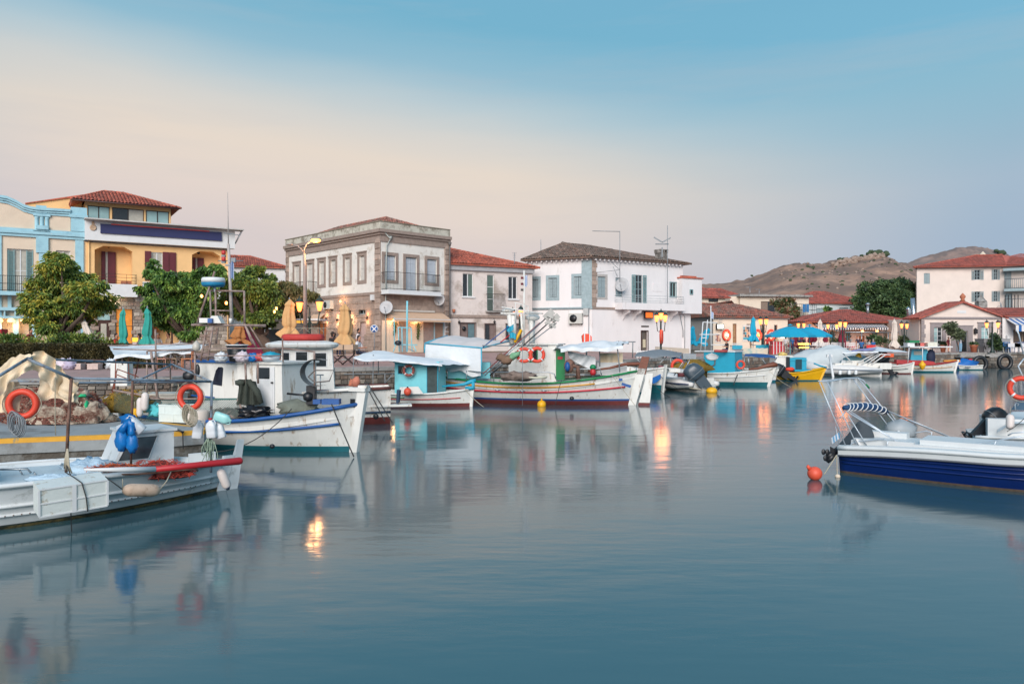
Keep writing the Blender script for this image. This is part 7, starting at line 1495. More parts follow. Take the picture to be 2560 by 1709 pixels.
b3 .part('outlet',MB().blob(wc(234,765,26.1),(.1,.06,.1)),black_pl)
# small turquoise cabin boat
brown_ring=mat('faded_brown_ring',(150,76,66),.7,.1,6)
b4=Boat('fishing_boat','small white boat with pale turquoise cabin and sagging white awning',(-7.3,35.3),(-1.85,34.0),1.9,.75,.56,.78,mats=[anti_red,anti_red,boat_white],zw=.13,zw2=.16,rake=.1,deck=.2)
b4 .strake(.45,.1,.93,red_paint,.022);b4 .strake(.62,.1,.5,green_paint,.022);b4 .post('r',.05,boat_white,w=.1)
f=b4 .near(.4);r=f.rect(ZC(372,372),ZC(690,600));zz=lambda x,y:f.uz(*ZC(x,y));cab,f=b4 .cabin((r[0],r[1],.4,r[3]),.4,1.1,lturq,lturq,over=.05)
for x0,y0,x1,y1,m in((400,395,450,450,glass_dark),(612,400,685,590,mat('dim_open_doorway',(52,66,66),.5,.3))):q=f.rect(ZC(x0,y0),ZC(x1,y1));w=ob('window' if x0<500 else 'door',MB().bx(q[0]-.03,q[1]+.03,-.02,0,q[2]-.03,q[3]+.03),turq,cab,f.M);ob('pane',MB().bx(q[0],q[1],-.03,-.021,q[2],q[3]),m,w,f.M)
lifebuoy(wc(475,428,34.0),.27,'faded brownish lifebuoy hanging on the pale turquoise cabin',yaw=0,m=brown_ring,bands=canvas_w)
b=MB();cloth(wc(70,330,33.6),wc(720,385,33.4),wc(960,378,35.4),wc(215,282,35.8),-.10,.07,26,9,5,b,.07);b4 .part('awning_cloth',b,canvas_w)
g=MB()
for x0,y0,x1,y1,d in((70,335,66,560,33.7),(215,310,212,560,34),(700,385,700,440,33.6),(250,320,255,460,35.5),(430,250,520,290,35),(0,455,370,450,34),(212,455,214,560,34),(300,452,302,560,34),(300,520,360,455,34)):b4 .part('awning_pole',MB().tube([wc(x0,y0,d),wc(x1,y1,d)],.022,5),grey_pipe)
g=MB().tube([wc(463,290,35),wc(463,0,35),W(1018,752,35)],.045,6)
for x0,y0,x1,y1 in((398,110,405,290),(492,115,500,290),(398,112,492,116),(425,112,428,290),(370,238,540,240),(380,240,362,290),(510,240,530,290),(368,40,370,240)):g.tube([wc(x0,y0,35),wc(x1,y1,35)],.022,5)
b4 .part('mast_frame',g,mat('pale_turquoise_pipe',(132,200,212),.5,.06));b4 .part('horn',MB().blob(wc(397,226,34.8),(.16,.12,.12),8,6),black_pl)
P_=thing('buoy','round orange buoy hanging on the side of the turquoise cabin boat','buoy',Matrix.Translation(wc(467,582,33.0)));ob('ball',MB().blob(wc(467,584,33.1),(.17,.17,.18),14,10),mat('orange_buoy',(216,84,58),.5,.06),P_);ob('eye',MB().tube([wc(467,562,33.1),wc(467,550,33.2)],.04,6),black_pl,P_)
b4 .part('side_panel',MB().prism([(wc(410,600,33.4).x,wc(0,600,33.4).z),(wc(585,600,33.4).x,wc(0,600,33.4).z),(wc(545,545,33.4).x,wc(0,545,33.4).z),(wc(410,550,33.4).x,wc(0,550,33.4).z)],33.35,33.4),boat_white)
b4 .part('tiller',MB().tube([wc(720,545,33.9),wc(880,530,33.9),wc(930,510,33.9),wc(968,500,33.9)],[.04,.07,.10,.08],8).tube([wc(890,560,33.9),wc(950,555,33.9),wc(945,505,33.9)],.1,6),turq)
mooring(wc(890,570,33.7),wc(1025,695,33),'pale rope slanting from the small turquoise cabin boat into the water',None,.014,.05)
# the big striped boat
b5=Boat('fishing_boat','large white fishing boat with green, yellow and red stripes and green door',(-3.9,37.3),(5.45,34.8),3.0,1.36,.98,1.56,mats=[anti_red,blue_paint,boat_white],zw=.20,zw2=.28,rake=.55,n=50,cap=mat('green_rail',(16,128,72),.5,.08),capr=.05,deck=.3,full=3.0)
b5 .strake(.78,.03,.84,mat('ochre_stripe',(198,140,36),.5,.1),.04);b5 .strake(.52,.02,.965,mat('crimson_stripe',(186,34,54),.5,.08),.04);b5 .post('r',.12,boat_white,w=.32,t=.2);b5 .rudder('r',-.1,boat_white,anti_red,gap=.42,w=.5);b5 .post('l',.3,boat_white)
ob('stern_board',MB().prism([(b5 .L+.25,1.42),(b5 .L+.66,1.40),(b5 .L+.84,2.2),(b5 .L+.5,2.22)],-.1,.1),varnish,b5 .t,b5 .M);b5 .part('tiller',MB().tube([wc(1790,432,34.6),wc(1950,410,34.6),wc(2060,382,34.6),wc(2160,378,34.7),wc(2225,390,34.7)],[.04,.06,.08,.09,.08],6),varnish)
b5 .part('hull_marks',MB().box(wc(2072,536,33.9),(.42,.05,.12),0,0,0,.3).box(wc(2030,495,34.1),(.16,.05,.1)),blue_paint);b5 .part('outlet',MB().blob(wc(1672,632,33.5),(.1,.06,.09)),black_pl)
for x,y in((1127,575),(1310,583),(1468,580)):b5 .part('scupper',MB().blob(wc(x,y-3,33.6),(.13,.05,.04),8,5),steel)
f=b5 .near(.75);zz=lambda x,y:f.uz(*ZC(x,y));q=f.rect(ZC(1208,240),ZC(1558,490));cab,f=b5 .cabin((q[0],q[1],.7,q[3]),.75,1.6,boat_white,boat_white,over=.1)
q=f.rect(ZC(1487,250),ZC(1557,490));q=f.rect(ZC(1556,275),ZC(1622,498));gd=ob('door',MB().bx(q[0]+.01,q[1],-.06,.02,q[2],q[3]),mat('green_door_paint',(6,116,62),.5,.08),cab,f.M);ob('latch',MB().bx(q[0]+.1,q[1]-.1,-.09,-.062,q[2]+.95,q[2]+1.08),red_paint,gd,f.M)
q=f.rect(ZC(1362,275),ZC(1415,360));w=ob('window',MB().bx(q[0]-.05,q[1]+.05,-.03,0,q[2]-.05,q[3]+.05),green_paint,cab,f.M);ob('pane',MB().bx(q[0],q[1],-.04,-.031,q[2],q[3]),glass_dark,w,f.M)
lifebuoy(wc(1322,315,33.9),.36,'left one of two orange lifebuoys on the green door boat cabin',bands=canvas_w);lifebuoy(wc(1418,313,33.9),.37,'right one of two orange lifebuoys on the green door boat cabin',bands=canvas_w)
g=MB()
for(x0,y0,x1,y1,r_,d)in((1300,0,1315,240,.06,35.2),(1240,0,1240,230,.16,35.4),(1380,60,1380,240,.14,35.8),(1150,10,1430,12,.05,35.2)):g.tube([wc(x0,y0,d),wc(x1,y1,d)],r_,8)
z3=lambda x,y,d:W(*Z3(x,y),d)
g.tube([z3(795,540,35),z3(795,1170,35)],.045,6);g.tube([z3(665,880,35.3),z3(690,1170,35.3)],.12,8);g.tube([z3(855,940,35.6),z3(860,1165,35.6)],.12,8);g.tube([z3(600,855,35),z3(960,912,35)],.03,5);g.blob(z3(655,885,35.3),(.3,.25,.1));g.blob(z3(870,945,35.6),(.34,.25,.16));g.tube([z3(720,815,35),z3(720,1000,35)],.02,5);g.tube([z3(830,850,35),z3(830,1000,35)],.02,5);g.tube([z3(710,815,35),z3(835,850,35)],.02,5);b5 .part('mast_rig',g,boat_white)
b5 .part('signal_lamps',MB().box(z3(778,603,34.95),(.12,.1,.1)).box(z3(778,655,34.95),(.12,.1,.1)).box(z3(778,706,34.95),(.12,.1,.1),mi=1),[mat('dark_red_lamp',(96,30,40)),iron])
P_=thing('flag','small blue and white flag at the masthead of the striped boat','flag',Matrix.Translation(z3(815,630,35)));b=MB()
for k in range(5):b.grid(lambda u,v,k=k:z3(803+4*(k+u),580+95*v+8*sin(k),35),1,4,k%2)
ob('cloth',b,[mat('flag_blue',(60,110,172)),mat('flag_white',(200,206,214))],P_)
b5 .part('boom',MB().tube([z3(455,1445,33.8),z3(1010,925,34.6)],.03,6).tube([z3(440,1430,33.9),z3(930,990,34.8)],.022,6,2).tube([z3(500,1445,33.7),z3(1040,960,34.5)],.03,6,1).tube([z3(540,1400,33.7),z3(1075,990,34.4)],.022,6),[steel,black_pl,mat('rust_red_pole',(132,58,56),.7,.2,6)])
for x,y,s_ in((1010,920,.5),(1065,950,.4),(1040,1010,.32),(1000,985,.26)):b5 .part('boom_bracket',MB().box(z3(x,y,34.5),(s_,.25,s_*.6),0,0,0,-.75).box(z3(x+12,y+12,34.4),(s_*.6,.3,s_*.3),0,0,0,.4),mat('galvanised',(156,156,152),.5,.12,5,metal=.4))
P_=thing('marker_flags','bright turquoise flags on poles slanting over the white front awning','flag',Matrix.Translation(z3(690,1070,35)));ob('pole',MB().tube([z3(440,1200,34.6),z3(665,1020,34.9)],.025,5),blue_paint,P_);ob('pole',MB().tube([z3(590,1160,34.7),z3(670,1095,34.9)],.03,5),red_paint,P_);ob('pennant',MB().grid(lambda u,v:z3(645+60*u,1010+50*v+12*sin(4*u),34.9+.05*sin(u*6)),5,3).grid(lambda u,v:z3(670+55*u,1080+50*v-10*sin(4*u),34.9+.05*sin(u*6)),5,3),turq,P_);ob('yellow_pole',MB().tube([z3(715,1160,35),z3(770,1050,35.1)],.07,6),yellow_paint,P_)
b5 .part('net_floats',MB().blob(z3(600,1290,33.8),(.24,.15,.17),12,8,.7,3,3).blob(z3(640,1310,33.7),(.26,.15,.2),12,8,.7,3,6),mat('brown_sack',(122,96,78),.9,.2));b5 .part('green_float',MB().blob(z3(705,1278,33.7),(.3,.14,.14),12,8,.5,3,5,Q=Matrix.Rotation(-.6,3,'Y')),mat('green_white_bag',(112,160,124),.8,.2,8))
b5 .part('deck_box',MB().box(wc(920,425,36.2),(2.0,1.0,.75)),lturq);b5 .part('rope_heap',MB().blob(wc(1200,478,33.8),(.35,.25,.12),18,8,.8,5,6).blob(wc(1300,472,33.8),(.62,.3,.20),20,8,.8,5,8),mat('grey_brown_heap',(118,104,96),.9,.25,5));b5 .part('basin',MB().lathe([(.42,0),(.5,.09),(.46,.09),(.4,.02),(0,.02)],20,wc(1415,486,33.8)),mat('pale_yellow_basin',(212,210,190)))
for x0,x1,d in((700,1030,36),):pass
g=MB();pl_=[wc(690,400,36),wc(870,428,35.4),wc(1010,440,34.6),wc(1500,440,33.6),wc(1545,455,33.6),wc(1555,490,33.6)];g.tube(pl_,.028,6)
for x,y in((760,410),(900,428),(1100,437),(1310,440)):g.tube([wc(x,y,34.8),wc(x,y+75,34.8)],.02,5)
g.tube([wc(1620,415,34),wc(1880,418,34),wc(1890,460,34)],.03,5);g.tube([wc(1620,458,34),wc(1880,460,34)],.03,5);b5 .part('hand_rail',g,steel)
b5 .part('gallows',MB().tube([wc(1720,490,34),wc(1715,400,34),wc(1660,385,34)],[.12,.09,.07],8).blob(wc(1655,395,34.1),(.25,.2,.3),12,8,.3),rust_pipe);b5 .part('winch',MB().blob(wc(1640,400,33.9),(.12,.2,.22),10,8),blue_paint)
b5 .part('red_float',MB().lathe([(.11,0),(.14,.12),(.10,.27),(.04,.32)],12,wc(1827,462,34)).lathe([(.12,.28),(.15,.36),(.09,.46),(0,.48)],12,wc(1827,462,34),1),[red_paint,green_paint])
A_,B_,C_,D_=wc(595,228,36.2),wc(1008,262,34.8),wc(1215,212,36.6),wc(760,172,38.3);b=MB();cloth(A_,B_,C_,D_,-.12,.05,24,8,7,b,.0);b5 .part('front_awning',b,mat('pinkish_canvas',(204,196,192),.8,.05,3,.3))
b=MB()
b.grid(lambda u,v:A_.lerp(B_,u)-V((0,.02*sin(u*30)*v,(1.0+.35*u+.08*sin(u*17))*v)),30,6);b5 .part('awning_side',b,canvas_w)
tp_=mat('turquoise_pipe',(70,160,186),.5,.08);b5 .part('awning_frame',MB().tube([A_,B_,C_],.04,6).tube([A_,D_],.04,6).tube([B_,wc(1010,470,34.8)],.035,6).tube([A_,wc(590,300,36.2)],.035,6),tp_)
b=MB();cloth(wc(1590,268,33.9),wc(2045,252,33.9),wc(2010,215,36),wc(1480,258,36),-.12,.12,26,9,9,b,.16);cloth(wc(2010,240,34.2),wc(2095,228,34.4),wc(2085,215,36),wc(1990,218,36),.06,.06,8,5,2,b);b5 .part('rear_awning',b,canvas_w)
g=MB()
for x0,y0,x1,y1,d in((2005,245,2025,440,34.2),(2120,215,2118,335,36),(2000,215,2140,218,36),(1015,245,1500,250,34.4),(1875,250,1878,400,34.6)):b5 .part('rear_pole',MB().tube([wc(x0,y0,d),wc(x1,y1,d)],.028,6),grey_pipe)
wire(b5 .t,[wc(1310,180,33.4),wc(1310,685,33.3)],.012,grey_pipe)
b=MB();b.grid(lambda u,v:wc(1645+200*u,285+45*u+(30+75*u**.5)*v,34.6)+V((0,.1*sin(u*16+v*4),0)),20,8);b5 .part('hanging_sheet',b,canvas_w);b=MB();b.grid(lambda u,v:wc(1875+170*u,300+(95-20*u)*v,35.2)+V((0,.1*sin(u*12),0)),14,6);b5 .part('hanging_sheet',b,canvas_b)
b5 .part('white_boxes',MB().box(wc(1960,415,35.4),(1.4,.6,.6)),white_paint)
P_=thing('buoy','small yellow buoy floating under the big striped boat','buoy',Matrix.Translation(on(1354,1012,0)));c=on(1354,1011,.08);ob('ball',MB().blob(c,(.2,.2,.2),14,10),yellow_paint,P_);ob('eye',MB().tube([c+V((0,0,.18)),c+V((0,0,.28))],.03,6),yellow_paint,P_)
mooring(wc(1960,455,34),wc(2135,682,33.6),'thin rope from the right end of the striped boat down to the water',None,.012,.0);mooring(wc(1598,500,33.4),wc(1552,680,33.2),'short dark rope hanging down the striped hull amidships',rope_d,.014,-.1)
P_=thing('standing_raft','orange life raft case standing behind the striped boat cabin','raft',Matrix.Translation(wc(1780,190,37)));ob('shell',MB().prism([(wc(x,0,37).x,wc(0,y,37).z)for x,y in((1750,220),(1745,175),(1760,158),(1800,160),(1815,180),(1816,222))],36.8,37.2),mat('bright_orange_case',(224,66,30),.5,.05),P_);ob('strap',MB().box(wc(1766,190,36.78),(.05,.02,1.1)).box(wc(1804,190,36.78),(.05,.02,1.1)),white_paint,P_);ob('support',MB().tube([wc(1780,222,37),wc(1780,330,37)],.04,6),steel,P_)
# the cluster right of it
ZD=zoomer(1440,820,5.593);ZE=zoomer(1640,760,5.107);ZF=zoomer(2060,740,4.698)
wd_=lambda x,y,d:W(*ZD(x,y),d);we=lambda x,y,d:W(*ZE(x,y),d);wf=lambda x,y,d:W(*ZF(x,y),d)
b6=Boat('fishing_boat','narrow white boat end on with teal foot, beside the brown tiller',(4.9,45.6),(6.75,40.3),1.7,1.3,.95,1.35,mats=[anti_teal,anti_teal,boat_white],zw=.2,zw2=.24,rake=.3);b6 .post('r',.1,boat_white,w=.14);b6 .rudder('r',.1,boat_white,anti_teal,gap=.16,w=.55,zsplit=.22)
b7=Boat('fishing_boat','white boat end on with deep teal bottom and blue bow cover',(6.9,47.4),(8.35,42.2),2.3,1.3,1.0,1.45,mats=[anti_teal,anti_teal,boat_white],zw=.42,zw2=.46,rake=.5);b7 .post('r',.15,boat_white,w=.16)
b7 .part('bow_cover',MB().grid(lambda u,v:wd_(1020+165*u,715-75*u+(60+30*sin(3*u))*v,41.9+.2*u),8,4),mat('bright_blue_cover',(14,96,170),.6,.12,5,.3));b7 .part('deck_roll',MB().tube([wd_(1150,555,43),wd_(1225,565,43)],.16,8),mat('maroon_roll',(122,66,70)))
b7 .part('foredeck',MB().box(wd_(1140,585,43.6),(2.3,1.4,.2)),boat_white)
mooring(wd_(905,740,40),wd_(1000,770,40),'slack rope at the end-on boats',None,.012,.02)
for x0,y0,x1,y1,w in((1030,720,1315,965,'long dark mooring rope left of the grey inflatable'),(1180,670,1590,915,'long thin mooring rope crossing in front of the grey inflatable')):mooring(wd_(x0,y0,42),on(*ZD(x1,y1),0),w,rope_d,.014,.12)
def rib(label,left,right,r_,z,L_extra=0,stripe=None,seats=True):
 f,L_=BF(*left,*right);T_=thing('inflatable_boat',label,'boat',f.M@Matrix.Translation((L_/2,0,0)));hb=.95
 pts=[(L_,-hb,z),(L_*.6,-hb,z),(L_*.3,-hb,z+.05),(L_*.12,-hb*.7,z+.15),(0,0,z+.25),(L_*.12,hb*.7,z+.15),(L_*.3,hb,z+.05),(L_*.6,hb,z),(L_,hb,z)]
 ob('tube',MB().tube(pts,[r_*.35]+[r_]*7+[r_*.35],14),mat('pale_grey_rubber',(204,204,202),.5,.05,3),T_,f.M)
 if stripe:ob('stripe',MB().tube([(p[0],p[1]*(1+r_*.98/hb)if i not in(4,)else 0,p[2]+.02)for i,p in enumerate(pts)][0:4],.05,6),stripe,T_,f.M)
 ob('floor',MB().slab([(.3,-.3),(1,-.8),(L_-.05,-.8),(L_-.05,.8),(1,.8),(.3,.3)],z-.25,z-.02),deck_grey,T_,f.M);ob('keel',MB().prism([(.5,z-.1),(L_,z-.2),(L_,-.3),(1.2,-.3)],-.4,.4),boat_white,T_,f.M);ob('transom',MB().bx(L_-.14,L_-.06,-.7,.7,z-.2,z+.35),boat_white,T_,f.M)
 if seats:ob('console',MB().prism([(L_*.45,z),(L_*.62,z),(L_*.58,z+.75),(L_*.5,z+.8)],-.35,.35),white_paint,T_,f.M);ob('seat',MB().bx(L_*.7,L_*.8,-.5,.5,z,z+.4),white_paint,T_,f.M)
 return T_,f,L_
t8,f8,L8=rib('grey-white inflatable boat with navy line and huge grey outboard',(9.2,46.6),(11.0,43.2),.33,.45,stripe=mat('dark_navy_line',(36,48,78)))
g=MB()
for x0,y0,x1,y1,d in((1370,660,1560,380,44.4),(1480,660,1640,345,44.2),(1420,640,1600,350,45),(1530,400,1600,600,44.5),(1500,460,1570,470,44.4)):g.tube([wd_(x0,y0,d),wd_(x1,y1,d)],.03,6)
ob('targa_arch',g.box(wd_(1575,395,44.3),(.75,.5,.3)),steel,t8);ob('deck_cushion',MB().tube([wd_(1425,652,43.6),wd_(1590,655,43.6)],.12,8),mat('maroon_roll',(122,66,70)),t8)
outboard(t8,on(*ZD(1900,900),0)+V((-.85,0,.80)),1.3,.0,-.72,motor_grey)
P_=thing('buoy','yellow buoy floating beside the huge grey outboard','buoy',Matrix.Translation(on(*ZD(1897,880),0)));c=on(*ZD(1897,878),.1);ob('ball',MB().blob(c,(.32,.3,.22),14,10),yellow_paint,P_);ob('line',MB().tube([c,c+V((-1.2,.2,.15))],.03,5),rope_m,P_)
T_=Boat('motor_boat','white motor boat under a grey bimini top behind the end-on boats',(7.6,51.5),(12.4,50.2),2.0,1.2,.9,.9,mats=[anti_teal,blue_paint,boat_white]);b=MB();cloth(wd_(820,385,49.5),wd_(1460,385,49.5),wd_(1480,345,51.5),wd_(860,340,51.5),-.28,.03,18,8,4,b,.1);T_.part('bimini',b,mat('grey_canvas',(112,120,126),.8,.08));g=MB()
for x0,y0,x1,y1 in((820,390,960,560),(1180,385,1240,440),(1100,560,1280,385),(1315,370,1340,610),(950,385,870,450),(1390,390,1440,470)):g.tube([wd_(x0,y0,49.6),wd_(x1,y1,49.6)],.03,5)
T_.part('bimini_frame',g,steel);T_.part('blue_sheet',MB().grid(lambda u,v:wd_(1320+200*u,385+(15+60*sin(pi*u))*v,50.4),10,3),mat('bright_blue_cover',(14,96,170)))
T_.part('ochre_heap',MB().blob(wd_(1600,580,48.6),(1.3,.6,.6),18,8,.5,4,7),mat('ochre_net_mass',(122,96,30)))
lifebuoy(wd_(1425,530,48.3),.47,'orange lifebuoy behind the steel arch of the grey inflatable')
b9=Boat('fishing_boat','white fishing boat with bright turquoise cabin and brown tiller',(10.6,52.2),(16.4,48.6),2.4,1.0,.8,1.12,mats=[anti_teal,anti_teal,boat_white],zw=.22,zw2=.26,rake=.5,n=40);b9 .post('r',.1,boat_white,w=.16);b9 .strake(.62,.1,.97,white_paint,.03)
f=b9 .near(.3);q=f.rect(ZE(610,610),ZE(1006,870));cab,f=b9 .cabin((q[0],q[1],.6,q[3]),.3,1.8,turq,None);q2=f.rect(ZE(505,615),ZE(612,870));ob('cabin_end',MB().add([(q[0],0,.6),(q[0],0,q[3]),(q2[0]+.2,1.8,q[3]),(q2[0]+.2,1.8,.6)],[(0,1,2,3)]),turq,cab,f.M);ob('cabin_roof',MB().bx(q[0]-.6,q[1]+.05,-.06,1.9,q[3],q[3]+.07),white_paint,cab,f.M)
q=f.rect(ZE(668,650),ZE(762,700));xm=(q[0]+q[1])/2;zm_=(q[2]+q[3])/2;ob('porthole',MB().lathe([(0,0),(.42,0),(.42,.03),(.28,.035),(0,.03)],18,(0,0,0)),white_paint,cab,f.T(xm,0,zm_)@Matrix.Rotation(pi/2,4,'X')@Matrix.Diagonal((1,.55,1,1)));ob('awning_hood',MB().prism([(xm-.52,zm_+.05),(xm,zm_+.28),(xm+.52,zm_+.05),(xm,zm_+.2)],-.06,-.04),white_paint,cab,f.M);ob('hook',MB().tube([(xm-.5,-.05,zm_-.15),(xm-.45,-.06,zm_-.5),(xm-.1,-.06,zm_-.65),(xm+.2,-.06,zm_-.5),(xm+.22,-.05,zm_-.2)],.05,6),mat('grey_hose',(86,92,94)),cab,f.M)
b9 .part('roof_rope',MB().tube([we(745,598,49.4),we(910,600,49.4)],.1,6),mat('red_rope',(164,74,72)));g=MB()
for x0,y0,x1,y1,d in((700,20,704,590,49.6),(600,230,570,590,49.6),(658,200,625,590,49.6),(555,388,800,388,49.6),(600,230,780,240,49.6),(590,430,650,432,49.6),(582,500,640,505,49.6),(700,520,880,520,49.4)):g.tube([we(x0,y0,d),we(x1,y1,d)],.035,6)
b9 .part('mast_ladder',g,white_paint);b9 .part('tiller',MB().tube([we(1185,832,48.3),we(1300,820,48.3),(we(1400,790,48.3)),we(1500,770,48.3),we(1545,775,48.3)],[.07,.08,.12,.18,.12],8),varnish)
b=MB()
for k in range(4):b.grid(lambda u,v,k=k:we(706+9*(k+u)*.8,95+85*v+4*k,49.6),1,4,k%2)
P_=thing('flag','small striped flag on the white mast of the turquoise cabin boat','flag',Matrix.Translation(we(718,130,49.6)));ob('cloth',b,[mat('flag_blue',(60,110,172)),mat('flag_white',(200,206,214))],P_)
lifebuoy(we(1080,773,49.5),.30,'small orange lifebuoy between the turquoise cabin and the blue bimini');mooring(we(1470,870,48),on(*ZE(1720,1055),0),'rope from the rudder of the turquoise cabin boat to the water',None,.014,.1);b9 .part('fender_line',MB().tube([we(1040,900,48.6),we(1000,1000,48.2),we(990,1030,48)],.03,5),rope_d)
b=MB();cloth(we(1130,655,52),we(1540,680,52),we(1500,655,54),we(1140,632,54),-.12,.02,14,6,3,b,.05);g=MB()
for x0,y0,x1,y1 in((1130,660,1120,830),(1540,690,1470,780),(1350,690,1420,790),(1180,660,1190,830)):g.tube([we(x0,y0,52),we(x1,y1,52)],.035,5)
T_=Boat('motor_boat','white boat with blue bimini top behind the turquoise cabin boat',(15.3,54.6),(18.6,53.6),1.6,1.0,.9,1.0,mats=[anti_teal,blue_paint,boat_white]);T_.part('bimini',b,mat('navy_canvas',(24,78,136),.8,.1));T_.part('bimini_frame',g,steel)
ybp=mat('bright_yellow_hull',(226,170,14),.45,.06,3);b10=Boat('fishing_boat','small yellow boat with turquoise inside and white cabin',(18.2,56.2),(22.3,55.0),1.8,.55,.58,.98,mats=[anti_teal,ybp,ybp],zw=.08,rake=.6,deck_m=turq,deck=.25,cap=ybp);b10 .post('r',.08,ybp,w=.1)
ob('cabin',MB().box(we(1595,765,56.2),(1.25,1.2,1.25)).box(we(1595,668,56.2),(1.4,1.3,.06)),boat_white,b10 .t);ob('doorway',MB().box(we(1683,750,55.5),(.25,.05,.9)),glass_dark,b10 .t);ob('locker',MB().box(we(1785,768,56),(1.2,1,1.0)).box(we(1785,715,56),(1.3,1.1,.05)),turq,b10 .t);ob('doorway',MB().box(we(1822,770,55.45),(.45,.04,.75)),mat('dark_teal_opening',(20,60,70)),b10 .t)
ob('thwart',MB().box(we(1870,845,55.2),(1.5,1,.12)).tube([we(2015,755,54.8),we(2100,790,54.8),we(2180,810,54.8)],.06,5),turq,b10 .t);ob('red_float',MB().blob(we(1710,830,55),(.36,.25,.15),10,6,.3),mat('bright_red_float',(222,70,50)),b10 .t)
outboard(b10 .t,we(1600,885,54.6),1.15,.0,-.95,black_pl);sack(we(1615,665,56),(.3,.25,.16),'yellow and white bundle on the small white cabin of the yellow boat',mat('yellow_white_bundle',(206,180,110),.8,.3,5),5,'bundle')
mooring(we(1530,890,54),on(*ZE(1720,1050),0),'thin rope from the yellow boat outboard to the water',rope_d,.012,.05)
t11,f11,L11=rib('long white inflatable boat with grey line, fenders and black outboard',(24.6,64.0),(30.1,62.0),.42,.5,stripe=mat('mid_grey_line',(118,128,138)))
T_=thing('covered_boat','boat wrapped in a pale grey tarpaulin behind the white inflatable','boat',Matrix.Translation((25.5,65.4,0)));ob('tarpaulin',MB().blob(wf(60,860,65.5),(3.6,1.4,1.95),28,14,.22,2.2,3),mat('pale_grey_tarpaulin',(184,192,194),.8,.05,2,.3),T_);ob('mast_pole',MB().tube([wf(65,690,62.6),wf(110,970,60.5)],.1,6).box(wf(63,700,62.6),(.45,.2,.2)),white_paint,T_)
for x,nm in((190,'left'),(297,'middle'),(375,'right')):fender(wf(x,870,61.4),wf(x-3,925,61.3),.13,'white fender on the long inflatable tube, %s of three'%nm,white_paint)
outboard(t11,on(*ZF(760,925),0)+V((-.5,0,1.05)),1.45,.0,-.5,black_pl)
b=MB();cloth(wf(210,655,61.5),wf(640,650,61.5),wf(1000,655,64),wf(620,595,66),-.1,.03,18,8,5,b,.1);ob('bimini',b,canvas_w,t11);b=MB();cloth(wf(320,640,61.6),wf(580,630,61.6),wf(625,606,63),wf(400,618,63),-.05,.02,10,5,2,b,.05);ob('bimini_flap',b,mat('lavender_canvas',(132,136,176),.8,.06),t11);g=MB()
for x0,y0,x1,y1 in((210,660,330,780),(640,655,400,780),(440,800,640,680),(560,800,720,690),(640,680,780,690),(520,790,680,672)):g.tube([wf(x0,y0,62),wf(x1,y1,62)],.05,5)
ob('arch_frame',g,white_paint,t11);ob('boat_seats',MB().box(wf(430,820,62.6),(4.6,1,.5)).box(wf(340,790,62.8),(1.4,.9,.5)),boat_white,t11);ob('teal_cover',MB().blob(wf(350,775,63),(1.1,.5,.5),12,7,.4,3,2),mat('teal_grey_cover',(92,130,138),.8,.1),t11);ob('yellow_float',MB().blob(wf(405,718,63),(.28,.2,.36),8,6,.3),yellow_paint,t11);ob('orange_bag',MB().box(wf(735,695,62.4),(1.0,.4,.28)),mat('orange_bag',(216,92,52)),t11)
b12=Boat('rowing_boat','small white boat with red inside beside the black outboard',(31.6,67.2),(34.7,66.0),1.6,.8,.65,.95,mats=[anti_red,boat_white,boat_white],deck_m=red_paint,deck=.06,rake=.2);b12 .post('r',.1,boat_white,w=.1);b12 .strake(.45,.1,.9,mat('dark_teal_line',(40,84,88)),.03)
b13=Boat('fishing_boat','red decked white boat with turquoise cabin and crates on its white roof',(34.6,70.6),(40.1,68.9),2.0,.95,.66,1.05,mats=[anti_teal,anti_teal,boat_white],zw=.08,deck_m=mat('deep_red_deck',(164,26,34),.5,.08),deck=.0,rake=.4,cap=mat('deep_red_rail',(150,44,40)));b13 .post('r',.1,boat_white,w=.12);b13 .strake(.45,.05,.95,mat('tan_stripe',(190,150,110)),.035)
ob('red_bulwark',MB(b13 .M).prism([(.9,.6),(4.3,.55),(3.95,.98),(3.3,1.08),(.9,1.12)],-.72,.6),mat('deep_red_deck',(164,26,34)),b13 .t)
f=b13 .near(.5);q=f.rect(ZF(1010,620),ZF(1230,780));cab,f=b13 .cabin((q[0],q[1],.7,q[3]),.5,1.2,turq,None,slant=(.15,-.1));q=f.rect(ZF(1055,645),ZF(1150,690));ob('pane',MB().bx(q[0],q[1],-.02,-.001,q[2],q[3]),mat('beige_pane',(150,156,150)),cab,f.M)
ra,rb=wf(990,602,68.6),wf(1490,592,68.6);rf=ob('roof',MB().slab([(ra.x,68.3),(rb.x,68.3),(rb.x-.4,70.3),(ra.x,70.3)],ra.z,ra.z+.1),white_paint,b13 .t);ob('roof_posts',MB().tube([wf(1000,605,68.4),wf(985,780,68.4)],.04,5).tube([wf(1157,605,68.4),wf(1157,780,68.4)],.04,5).tube([wf(1275,605,69.6),wf(1275,780,69.6)],.04,5),white_paint,b13 .t)
for x,y,w,h,lb,m in((1033,585,1.15,.4,'white crate on the boat roof under the green one',white_paint),(1118,587,1.2,.42,'faded red crate on the red decked boat roof',mat('faded_red_crate',(196,100,92))),(1040,557,.9,.28,'green crate on top of the white crate',green_paint),(1230,582,1.2,.45,'white and yellow crate at the right of the boat roof',mat('cream_crate',(206,204,190)))):crate(Matrix.Translation(wf(x,y+(15 if y>560 else 0),69.2)),w,.7,h,lb,m)
